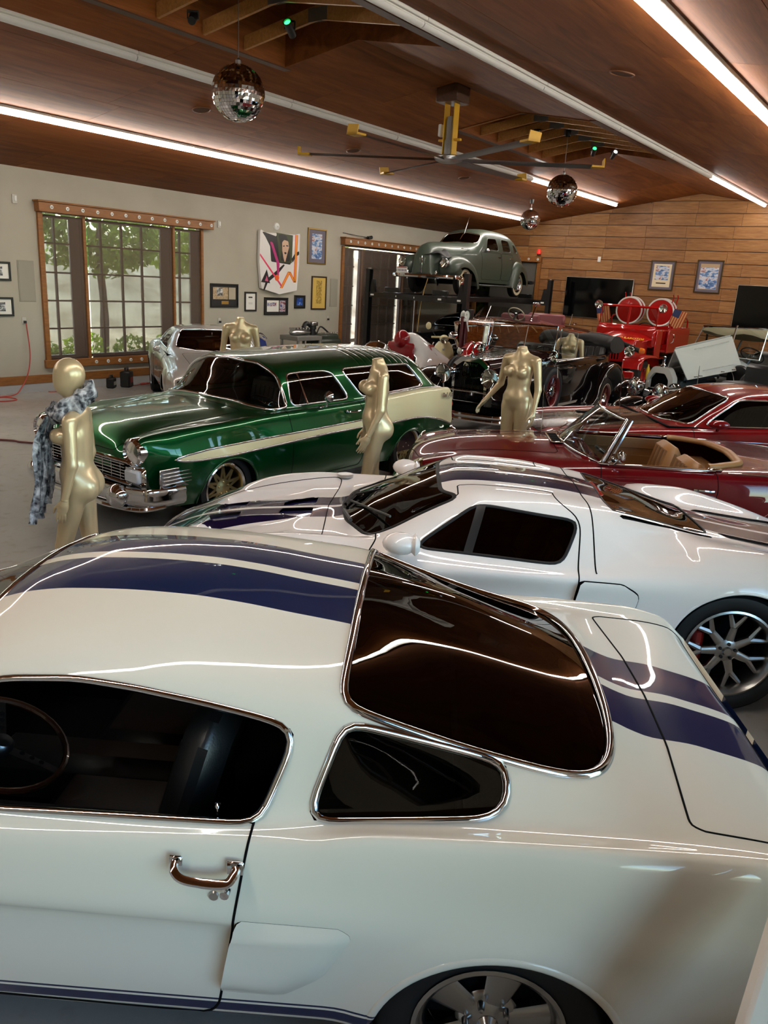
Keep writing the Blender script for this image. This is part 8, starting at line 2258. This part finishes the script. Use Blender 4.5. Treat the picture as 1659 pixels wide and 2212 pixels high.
# ------------------------------------------------------------------ ceiling fan, mirror balls, lamps and speakers overhead
def build_fan():
    f = empty('ceiling_fan', (10.2, 6.35, 3.945), 0, 'large six-blade industrial ceiling fan with yellow frame and blade tips', 'ceiling fan')
    YL = mat('safety_yellow', (222, 170, 20), .4); AL = mat('blade_aluminium', (150, 150, 150), .38, metal=.9)
    mb = MB(); mb.box((0, 0, .82), (.34, .34, .22), .01); mb.box((0, 0, .95), (.34, .34, .10), .01); mb.build('mounting_block', DARKWOOD, f)
    for y in (-.075, .075):
        mb = MB(); mb.box((0, y, .36), (.13, .014, .70), .003); mb.box((0, y * 1.7, .25), (.05, .10, .03), .004); mb.build('frame_plate', YL, f)
    mb = MB(); mb.lathe([(0, .05), (.075, .05), (.075, .24), (.06, .26), (.06, .50), (.045, .55), (0, .56)], n=20); mb.build('motor', mat('motor_grey', (168, 168, 166), .4, metal=.4), f)
    mb = MB(); mb.box((.0, .16, .38), (.08, .05, .16), .01); mb.build('control_box', WHITEP, f)
    mb = MB(); mb.lathe([(0, .05), (.16, .05), (.20, .03), (.20, -.01), (.12, -.04), (0, -.04)], n=30); mb.build('hub', STEEL, f)
    for a in (-2.5, 60.5, 118, 178.8, 239.0, 300):
        R_ = rot('Z', a); mb = MB().at((0, 0, 0), R_); V = []; F = []
        for x, w in ((.18, .055), (.6, .07), (2.0, .07)):
            for u, zz in ((-1, -.012), (-.3, .012), (.4, .014), (1, -.004), (.4, .004), (-.3, .0)): V.append((x, w * u, zz - .022 * u))
        for i in range(2):
            for k in range(6): F.append((i * 6 + k, i * 6 + (k + 1) % 6, (i + 1) * 6 + (k + 1) % 6, (i + 1) * 6 + k))
        F += [tuple(range(6)), tuple(range(17, 11, -1))]; mb.add(V, F); bl = mb.build('blade', AL, f)
        mb = MB().at((0, 0, 0), R_); mb.prism([(1.98, -.09), (2.15, -.075), (2.15, .075), (1.98, .09)], -.02, .005, 'z'); mb.prism([(-.08, -.02), (.08, -.02), (.10, .085), (-.06, .10)], 2.135, 2.15, 'x'); mb.build('winglet', YL, bl)
build_fan()
def mirror_ball(c, r, top, lab):
    b = empty('mirror_ball', c, 0, lab, 'disco ball', 'mirror balls'); V = []; F = []; nb = 26
    for j in range(nb):
        a0 = math.pi * (j / nb - .5); a1 = math.pi * ((j + 1) / nb - .5); n = max(6, int(2 * nb * math.cos((a0 + a1) / 2)))
        for i in range(n):
            t0, t1 = 2 * math.pi * (i + .04) / n, 2 * math.pi * (i + .96) / n; k = len(V); jt = rng.normal(0, .006, 3) * r * 3
            for a, t in ((a0 + .004, t0), (a0 + .004, t1), (a1 - .004, t1), (a1 - .004, t0)): V.append(np.array((math.cos(a) * math.cos(t), math.cos(a) * math.sin(t), math.sin(a))) * r)
            V[k] = V[k] * (1 + jt[0] * .4); V[k + 2] = V[k + 2] * (1 + jt[1] * .4); F.append((k, k + 1, k + 2, k + 3))
    o = mesh_obj('mirror_tiles', V, F, mat('mirror_glass', (235, 235, 238), .02, metal=1), b, smooth=0); o['kind'] = 'stuff'
    mb = MB(); mb.ell((0, 0, 0), (r * .985,) * 3, 24, 14); mb.build('core', mat('ball_core', (60, 60, 62), .5), b)
    mb = MB(); mb.lathe([(.03, r * .98), (.03, r + .03), (.008, r + .05)], n=12); mb.tube([(0, 0, r + .03), (0, 0, top - c[2] - .06)], .005, 5); mb.build('hanging_cable', STEEL, b)
    mb = MB(); mb.lathe([(.045, top - c[2] - .10), (.055, top - c[2] - .02), (.055, top - c[2]), (0, top - c[2])], n=14); mb.build('motor_cap', BLACKP, b)
mirror_ball((6.25, 6.45, 4.012), .268, 5.0, 'mirror ball hanging nearest, below the open ceiling well')
mirror_ball((13.98, 6.285, 3.967), .27, 4.95, 'mirror ball hanging right of the fan near the lit tube')
mirror_ball((18.95, 9.284, 3.893), .242, 4.37, 'smallest mirror ball hanging beside the raised sedan')
for (x, y, z, rz, c, lab) in ((6.15, 7.0, 4.78, 40, (255, 255, 255), 'small black stage spotlight clamped at the left rafter of the near well'), (7.05, 6.5, 4.86, 200, (40, 255, 90), 'small black stage spotlight with green lens inside the near well'), (13.3, 6.55, 4.85, 30, None, 'small black stage spotlight at the left of the far well'), (15.0, 6.2, 4.82, 210, (40, 255, 90), 'small black stage spotlight with green lens in the far well'), (15.5, 6.0, 4.83, 220, (255, 255, 255), 'small black stage spotlight with white lens in the far well')):
    s = empty('stage_spotlight', (x, y, z), math.radians(rz), lab, 'spotlight', 'stage spotlights'); Rm = rot('Y', 62)
    mb = MB().at((0, 0, -.06), Rm); mb.lathe([(0, -.10), (.04, -.10), (.045, .06), (.05, .09), (.038, .09), (.035, .07)], n=14); mb.build('lamp_body', BLACKP, s)
    mb = MB(); mb.box((0, 0, .0), (.05, .11, .02), .004); mb.box((0, .055, -.03), (.03, .008, .08)); mb.box((0, -.055, -.03), (.03, .008, .08)); mb.build('yoke', BLACKP, s)
    mb = MB().at((0, 0, -.06), Rm); mb.lathe([(0, .075), (.035, .075)], n=14); mb.build('lens', mat('lens_%s' % (c,), c or (40, 40, 40), .1, emit=c or (0, 0, 0), estr=6 if c else 0), s)
for k, (x, y, lab) in enumerate(((8.2, 9.18, 'round ceiling speaker left of the nearest mirror ball'), (11.65, 9.2, 'round ceiling speaker left of the fan'), (15.3, 9.1, 'round ceiling speaker beyond the fan'), (8.46, 3.3, 'round ceiling speaker on the right slope'))):
    s = empty('ceiling_speaker', (x, y, roof(y)), 0, lab, 'speaker', 'ceiling speakers'); s.rotation_euler = (math.atan(SLP) * (-1 if y > RY else 1), 0, 0)
    mb = MB(); mb.lathe([(.13, 0), (.13, -.01), (.115, -.014), (.11, -.006)], n=28); mb.build('bezel', mat('brown_bezel', (112, 68, 38), .5), s); mb = MB(); mb.lathe([(0, -.008), (.11, -.006)], n=24); mb.build('grille', mat('brown_mesh', (86, 54, 34), .7), s)

# ------------------------------------------------------------------ pictures on the left wall
def art(name, stops, scale=6, vec=(1, 1, 1), lines=None):
    g = NT(name); g.base(g.ramp(g.noise(g.mapping(g.o, vec), scale, 4, .6, .5), stops)); g.set(rough=.35, spec=.4); return g.m
def picture(name, x0, x1, z0, z1, fm, mm, prints, lab, fw=.035, mw=.05, far=False, cat='picture'):
    cx, cz = (x0 + x1) / 2, (z0 + z1) / 2; w, h = abs(x1 - x0), z1 - z0
    o = empty(name, (cx, WY - .001, cz) if not far else (XW - .021, cx, cz), 0 if not far else math.radians(-90), lab, cat, 'framed pictures')
    mb = MB()
    for c, d in (((0, -.014, h / 2 - fw / 2), (w, .028, fw)), ((0, -.014, -h / 2 + fw / 2), (w, .028, fw)), ((w / 2 - fw / 2, -.014, 0), (fw, .028, h - 2 * fw)), ((-w / 2 + fw / 2, -.014, 0), (fw, .028, h - 2 * fw))): mb.box(c, d, .004)
    mb.build('frame', fm, o)
    mb = MB(); mb.box((0, -.006, 0), (w - 2 * fw, .006, h - 2 * fw)); mb.build('mat_board', mm, o, smooth=0)
    for k, (a, b, c, d, m) in enumerate(prints):
        mb = MB(); iw, ih = w - 2 * fw, h - 2 * fw; mb.box((iw * ((a + b) / 2 - .5), -.0105 - .0016 * k, ih * ((c + d) / 2 - .5)), (iw * (b - a), .003, ih * (d - c))); mb.build('print', m, o, smooth=0)
    return o
BF = mat('black_frame', (22, 20, 19), .35); PAPER = mat('white_mat', (226, 222, 214), .7); BMAT = mat('black_mat', (28, 27, 28), .7); SEP = art('newsprint', [(.35, (150, 128, 98)), (.6, (196, 172, 140))], 30)
BW = art('monochrome_photo', [(.38, (28, 28, 30)), (.5, (120, 120, 122)), (.62, (214, 214, 214))], 9, (1, 1, 2)); CARP = art('colour_car_photo', [(.4, (120, 28, 44)), (.5, (206, 200, 206)), (.6, (60, 64, 120))], 9, (1, 1, 2)); BLUP = art('blue_photo', [(.35, (14, 26, 66)), (.55, (38, 84, 168)), (.7, (200, 214, 230))], 7)
picture('picture_frame', 6.98, 7.58, 1.90, 2.21, BF, PAPER, [(.2, .8, .2, .8, BW)], 'upper black-framed monochrome car photo at the left edge')
picture('picture_frame', 6.98, 7.585, 1.315, 1.633, BF, PAPER, [(.2, .8, .2, .8, BW)], 'lower black-framed monochrome car photo at the left edge')
picture('picture_frame', 12.04, 12.86, 1.485, 1.99, BF, BMAT, [(.06, .64, .32, .9, SEP), (.67, .94, .32, .9, mat('faded_paper', (172, 160, 140), .8)), (.2, .42, .5, .88, BW), (.38, .66, .08, .24, mat('brass_plaque', (190, 150, 76), .35, metal=.7))], 'black frame with newspaper clipping and brass plaque')
picture('picture_frame', 13.06, 13.435, 1.407, 1.834, BF, PAPER, [(.3, .7, .72, .80, BMAT), (.3, .7, .42, .43, BMAT), (.3, .7, .36, .37, BMAT)], 'narrow black frame with a white certificate')
picture('picture_frame', 13.69, 14.50, 1.322, 1.722, BF, BMAT, [(.08, .62, .12, .9, PAPER), (.66, .92, .12, .9, CARP), (.1, .5, .5, .75, CARP)], 'black frame with two colour car prints below the painted hood')
picture('picture_frame', 14.73, 15.12, 1.475, 1.787, BF, BMAT, [(.16, .84, .14, .86, BLUP)], 'small black frame with a blue photograph')
picture('picture_frame', 15.344, 15.92, 1.447, 2.257, mat('dark_brown_frame', (52, 34, 22), .4), mat('yellow_map_paper', (206, 172, 86), .6), [(.3, .72, .15, .9, art('map_lines', [(.4, (206, 172, 86)), (.5, (130, 104, 50)), (.6, (206, 172, 86))], 16))], 'tall framed yellow map beside the second window')
GF = mat('gilt_frame', (150, 122, 66), .3, metal=.8); PMAT = mat('mauve_mat', (104, 96, 108), .7)
SEA = art('lake_boat_poster', [(.3, (36, 58, 110)), (.45, (92, 130, 180)), (.55, (214, 216, 220)), (.66, (150, 66, 44))], 5, (1, 1, 2.2))
picture('picture_frame', 15.16, 15.855, 2.535, 3.367, GF, PMAT, [(.2, .8, .12, .88, SEA)], 'gilt-framed lake poster above the yellow map')
picture('picture_frame', 7.285, 6.615, 2.402, 3.186, mat('dark_gilt_frame', (74, 58, 34), .3, metal=.6), PMAT, [(.1, .9, .08, .92, mat('cream_poster', (222, 206, 172), .7)), (.2, .8, .34, .86, SEA), (.28, .72, .20, .24, BMAT)], 'framed cream boat poster on the plank wall, left one', far=True)
picture('picture_frame', 6.055, 5.385, 2.396, 3.238, mat('dark_gilt_frame', (74, 58, 34), .3, metal=.6), PMAT, [(.1, .9, .08, .92, mat('tan_poster', (176, 150, 116), .7)), (.12, .88, .1, .8, SEA)], 'framed blue boat poster on the plank wall, right one', far=True)
for y0, y1, z0, lab in ((9.68, 7.68, 1.53, 'large black television on the plank wall behind the boat'), (4.94, 2.94, 1.52, 'large black television at the right edge of the plank wall')):
    t = empty('television', (XW - .02, (y0 + y1) / 2, (z0 + 2.655) / 2), 0, lab, 'television', 'wall televisions'); h = 2.655 - z0
    mb = MB(); mb.box((-.03, 0, 0), (.05, 2.0, h), .008); mb.build('bezel', mat('tv_bezel', (190, 186, 180), .3, metal=.7), t)
    mb = MB(); mb.box((-.058, 0, 0), (.008, 1.975, h - .025), .002); mb.build('screen', mat('tv_screen', (6, 6, 7), .08), t)
# painted hood hung as wall art
def build_hoodart():
    o = empty('painted_car_hood', (14.12, WY - .02, 2.5), 0, 'white car hood painted with a portrait and bright zigzag stripes, hung on the wall', 'wall art')
    out = [(-.66, .70), (-.5, .64), (.5, .66), (.67, .70), (.66, 0), (.60, -.60), (.0, -.70), (-.60, -.58), (-.68, 0)]
    P = rpoly(out, .03, 3); mb = MB(); mb.prism(P, -.07, 0, 'y'); mb.build('hood_panel', mat('hood_white', (226, 222, 218), .3, coat=.6), o)
    def patch(name, poly, c, d=0): mb = MB(); mb.prism(poly, -.0715 - .0012 * d, -.069, 'y'); mb.build(name, mat('art_%d_%d_%d' % c, c, .4), o, smooth=0)
    patch('black_swoosh', rpoly([(-.62, .66), (-.15, .58), (-.14, .60), (.42, .60), (.36, -.02), (-.30, .02), (-.34, .35), (-.5, .55)], .04, 3), (16, 12, 16))
    patch('portrait_ground', [(-.14, .66), (.42, .64), (.40, .02), (-.02, .02)], (52, 60, 22), 1)
    patch('hair', rpoly([(-.1, .64), (.2, .62), (.30, .40), (.34, .05), (.0, .05), (.06, .3)], .06, 3), (26, 20, 16), 2)
    patch('face', rpoly([(.05, .46), (.12, .52), (.26, .50), (.29, .36), (.22, .18), (.16, .0), (.10, .14), (.06, .28)], .05, 4), (206, 168, 140), 3)
    patch('lips', rpoly([(.11, .24), (.17, .255), (.22, .235), (.17, .20)], .015, 3), (30, 8, 12), 4); patch('eye', [(.08, .39), (.14, .40), (.14, .375), (.08, .37)], (22, 14, 14), 4); patch('eye', [(.19, .41), (.26, .405), (.26, .38), (.19, .385)], (22, 14, 14), 4)
    patch('pink_splash', rpoly([(-.36, .46), (-.26, .44), (-.02, -.02), (-.04, -.30), (-.09, -.30), (-.12, 0)], .03, 3), (176, 36, 110), 3)
    patch('pink_line', [(-.66, .18), (-.66, .13), (.06, -.54), (.05, -.47)], (226, 52, 96), 2)
    patch('black_curve', rpoly([(-.55, -.62), (-.45, -.38), (-.1, -.16), (.12, -.02), (.16, -.04), (-.06, -.24), (-.40, -.44), (-.50, -.62)], .02, 3), (18, 14, 16), 1); patch('black_curve', rpoly([(.40, .12), (.52, .26), (.65, .30), (.65, .22), (.55, .18), (.42, .02)], .02, 3), (18, 14, 16), 1)
    patch('triangle', [(-.62, -.44), (-.44, -.16), (-.33, -.46)], (18, 14, 16), 3); patch('triangle', [(-.50, -.41), (-.44, -.29), (-.39, -.42)], (206, 90, 130), 4)
    patch('orange_dot', [(-.1 + .07 * math.cos(a), -.33 + .07 * math.sin(a)) for a in np.linspace(0, 6.28, 20)[:-1]], (232, 92, 30), 4)
    for w, c, d in ((.045, (226, 60, 70), 1), (.028, (236, 150, 30), 2)):
        for a, b in (((.55, .66), (.52, -.42)), ((.52, -.42), (.32, -.18)), ((.32, -.18), (.05, -.56))): patch('zigzag', [(a[0] - w, a[1]), (a[0] + w, a[1]), (b[0] + w, b[1]), (b[0] - w, b[1])], c, d)
build_hoodart()
# small fittings
def fit(name, loc, d, m, lab, cat, group=None, extra=None):
    o = empty(name, loc, 0, lab, cat, group); mb = MB(); mb.box((0, -d[1] / 2, 0), d, .004); mb.build('plate', m, o)
    for c, dd, mm, nm in extra or (): mb = MB(); mb.box(c, dd, .002); mb.build(nm, mm, o)
    return o
GREI = mat('greige_speaker_cloth', (150, 144, 131), .8)
fit('wall_speaker', (7.86, WY, 1.905), (.305, .012, .685), GREI, 'flat greige speaker panel left of the big window', 'speaker', 'wall speakers', [((0, -.014, 0), (.27, .006, .65), GREI, 'cloth')])
fit('wall_speaker', (16.225, WY, 1.868), (.30, .012, .69), GREI, 'flat greige speaker panel left of the second window', 'speaker', 'wall speakers', [((0, -.014, 0), (.26, .006, .65), GREI, 'cloth')])
for x, z, lab in ((7.745, 3.22, 'small wall sensor box above the left speaker panel'), (12.30, 3.20, 'small wall sensor box right of the big window header')): fit('wall_sensor', (x, WY, z), (.085, .02, .14), mat('sensor_grey', (186, 182, 172), .5), lab, 'sensor', 'wall sensors', [((.01, -.026, .01), (.04, .016, .08), WHITEP, 'sensor_lens')])
for x, z, lab in ((7.765, 1.24, 'wall outlet with a red cord plugged in at the far left'), (12.305, 1.2, 'wall outlet behind the silver coupe'), (16.02, 1.23, 'wall outlet beside the engine stand')): fit('wall_outlet', (x, WY, z), (.075, .01, .12), mat('outlet_grey', (190, 186, 178), .5), lab, 'outlet', 'wall outlets', [((0, -.03, -.02), (.035, .05, .045), BLACKP, 'plug')])
o = empty('alarm_bell', (14.05, WY, 3.30), 0, 'white round alarm bell above the painted hood', 'alarm bell'); mb = MB(); mb.lathe([(0, -.07), (.03, -.07), (.075, -.045), (.085, 0)], n=24, axis='y'); mb.build('dome', WHITEP, o); mb = MB(); mb.lathe([(0, -.085), (.02, -.08), (.022, -.06)], n=12, axis='y'); mb.build('boss', STEEL, o)
o = empty('camera_lamp', (17.5, WY - .12, 3.30), 0, 'small black camera light on the second window header', 'camera'); mb = MB().at((0, 0, 0), rot('Y', 80)); mb.lathe([(0, -.09), (.045, -.09), (.045, .08), (.03, .09), (0, .07)], n=14); mb.build('camera_body', BLACKP, o); mb = MB(); mb.box((0, 0, -.04), (.03, .03, .05)); mb.tube(spline([(-.1, 0, 0), (-.5, .06, .02), (-1.0, .1, .05)], 5), .008, 5); mb.build('bracket', BLACKP, o)
o = fit('light_switch', (XW - .022, 8.78, 3.16), (.008, .008, .008), WHITEP, 'white switch plate on the plank wall above the television', 'switch'); mb = MB(); mb.box((-.006, 0, 0), (.012, .09, .14), .003); mb.build('cover', WHITEP, o)
o = empty('beacon_lamp', (XW - .08, 10.64, 3.31), 0, 'small red beacon lamp above the corner window', 'lamp'); mb = MB(); mb.lathe([(.05, -.06), (.05, .02), (.04, .06), (0, .075)], n=16); mb.build('red_dome', mat('red_glow', (210, 20, 16), .2, emit=(255, 30, 20), estr=1.2), o); mb = MB(); mb.lathe([(0, -.09), (.055, -.09), (.055, -.06)], n=16); mb.tube(spline([(0, 0, -.08), (.03, .3, -.25), (.03, .7, -.26)], 5), .006, 5); mb.build('lamp_base', BLACKP, o)
# cords on the floor
RC = mat('red_cord', (170, 58, 46), .5); DRC = mat('dark_red_hose', (92, 30, 30), .5)
mb = MB(); mb.tube(spline([(7.765, WY - .06, 1.2), (7.78, WY - .09, .7), (7.70, WY - .12, .35), (7.50, WY - .2, .10), (7.31, 13.0, .012), (6.9, 12.95, .012), (6.6, 12.7, .012), (6.95, 12.5, .012), (7.15, 12.62, .012), (7.0, 12.85, .024), (6.5, 12.9, .012), (6.2, 12.6, .012), (6.7, 12.45, .024)], 8), .010, 6); tag(mb.build('extension_cord', RC), 'red extension cord hanging from the outlet and coiled on the floor', 'cord')
mb = MB(); mb.tube(spline([(4.3, 10.9, .014), (5.29, 9.82, .014), (5.42, 9.53, .014), (5.61, 9.27, .014), (6.1, 8.7, .014), (6.6, 8.3, .014)], 8), .013, 6); tag(mb.build('air_hose', DRC), 'dark red hose lying across the floor beside the scarfed mannequin', 'hose')
def charger(x, y, w, h, lab, red):
    o = empty('battery_charger', (x, y, 0), math.radians(35), lab, 'charger', 'chargers on the floor'); mb = MB(); mb.box((0, 0, h * .42), (w, w * .7, h * .84), .02); mb.build('case', BLACKP, o)
    mb = MB(); mb.tube([(-w * .3, 0, h * .82), (-w * .3, 0, h), (w * .3, 0, h), (w * .3, 0, h * .82)], .018, 6); mb.build('handle', BLACKP, o); mb = MB(); mb.box((0, -w * .36, h * .4), (w * .6, .012, h * .3), .004); mb.build('panel', mat('red_panel', (150, 30, 28), .4) if red else mat('grey_panel', (150, 150, 140), .4), o)
charger(9.25, 12.95, .20, .23, 'smaller black battery charger with grey panel on the floor', False); charger(9.58, 12.92, .26, .36, 'larger black jump starter with red panel on the floor', True)
for p, lab in (((10.02, 12.98), 'red battery clamp lying right of the jump starter'), ((8.32, 13.05), 'red battery clamp lying by the wall left of the chargers')):
    mb = MB(); mb.at((p[0], p[1], .02)); mb.box((0, 0, 0), (.16, .04, .035), .012); mb.box((.1, .015, 0), (.08, .012, .03), .004); mb.box((.1, -.015, 0), (.08, .012, .03), .004); mb.tube(spline([(-.08, 0, 0), (-.2, -.05, -.008), (-.32, 0, -.008)], 4), .008, 5); tag(mb.build('battery_clamp', RC), lab, 'clamp')
# engine on its stand and the blue-backed chair by the wall
e = empty('engine_stand', (14.35, 12.35, 0), 0, 'grey steel stand carrying a dark green display engine by the wall', 'engine stand'); GS = mat('grey_steel_paint', (122, 120, 114), .45, metal=.3); EG = mat('engine_green', (44, 52, 40), .45)
mb = MB()
for x in (-.75, 0): 
    for y in (-.25, .25): mb.box((x, y, .45), (.05, .05, .9), .005)
mb.box((-.37, 0, .88), (.85, .56, .10), .01); mb.box((-.37, 0, .45), (.74, .46, .5), .01); mb.build('cabinet', GS, e)
V = MB(); V.box((-.42, 0, 1.0), (.62, .2, .12), .05); [V.box((-.68 + .1 * k, 0, 1.08), (.02, .18, .05), .006) for k in range(6)]; V.build('finned_cover', STEEL, e)
mb = MB(); mb.box((.45, 0, .62), (.8, .5, .45), .05); mb.box((.45, 0, .88), (.7, .4, .14), .04); mb.build('engine_block', EG, e)
mb = MB(); mb.lathe([(.07, .9), (.07, 1.05), (.09, 1.06), (.09, 1.14)], n=14, c=(.02, 0, 0)); mb.tube(spline([(-.3, 0, 1.10), (-.2, 0, 1.2), (0, 0, 1.1), (.1, 0, .95)], 5), .05, 8); mb.tube(spline([(.3, .1, .95), (.5, .15, 1.1), (.75, .1, .95)], 5), .02, 6); mb.build('intake', BLACKP, e)
mb = MB(); mb.box((.02, 0, 1.19), (.22, .2, .09), .02); mb.build('air_cleaner', STEEL, e)
[MB().at((.15 + .08 * k, -.18, .97)).lathe([(.014, 0), (.014, .03), (0, .035)], n=8).build('bolt_cap', CHROME, e) for k in range(8)]
mb = MB(); mb.box((.45, 0, .2), (.06, .5, .4), .01); mb.box((.45, 0, .03), (.7, .6, .05), .01); mb.build('engine_feet', GS, e)
c = empty('blue_chair', (12.62, 12.05, 0), math.radians(20), 'blue-backed chair with chrome frame near the grey wall', 'chair'); BLV = mat('blue_vinyl', (24, 44, 112), .3, coat=.4)
mb = MB().at((0, .18, .72), rot('X', -14)); mb.prism(rpoly([(-.24, -.25), (-.18, .22), (.18, .22), (.24, -.25)], .05, 4), -.03, .03, 'y'); mb.build('backrest', BLV, c); mb = MB(); mb.box((0, -.05, .45), (.46, .46, .08), .03); mb.build('seat', BLV, c)
mb = MB(); mb.tube(spline([(-.45, -.1, .92), (-.2, .2, 1.0), (.1, .24, 1.0), (.30, .2, .88)], 6), .018, 6); mb.build('top_rail', CHROME, c)
for x in (-.2, .2):
    for y in (-.24, .2): mb = MB(); mb.tube([(x, y, 0), (x * .95, y * .95, .42)], .014, 6); mb.build('leg', CHROME, c)
# weathered white railing board leaning at the lower right corner
p = empty('railing_post', (1.09, .104, 0), 0, 'weathered white painted railing post at the lower right corner', 'railing'); WP = mat('chipped_white_paint', (206, 198, 190), .6, bump=.5, bscale=14)
dz_ = np.array((.737, -.049, 1.3)); dz_ /= np.linalg.norm(dz_); rx_ = np.array((.58, -.81, 0)); rx_ -= dz_ * (rx_ @ dz_); rx_ /= np.linalg.norm(rx_); Rp = np.stack([rx_, np.cross(dz_, rx_), dz_], 1)
for nm, u0, L in (('post', .026, 1.42), ('cleat', .083, 1.36), ('brace', .15, 1.3)):
    mb = MB().at((0, 0, .03), Rp); mb.box((u0, 0, L / 2), (.05, .045, L), .008); mb.build(nm, WP, p)
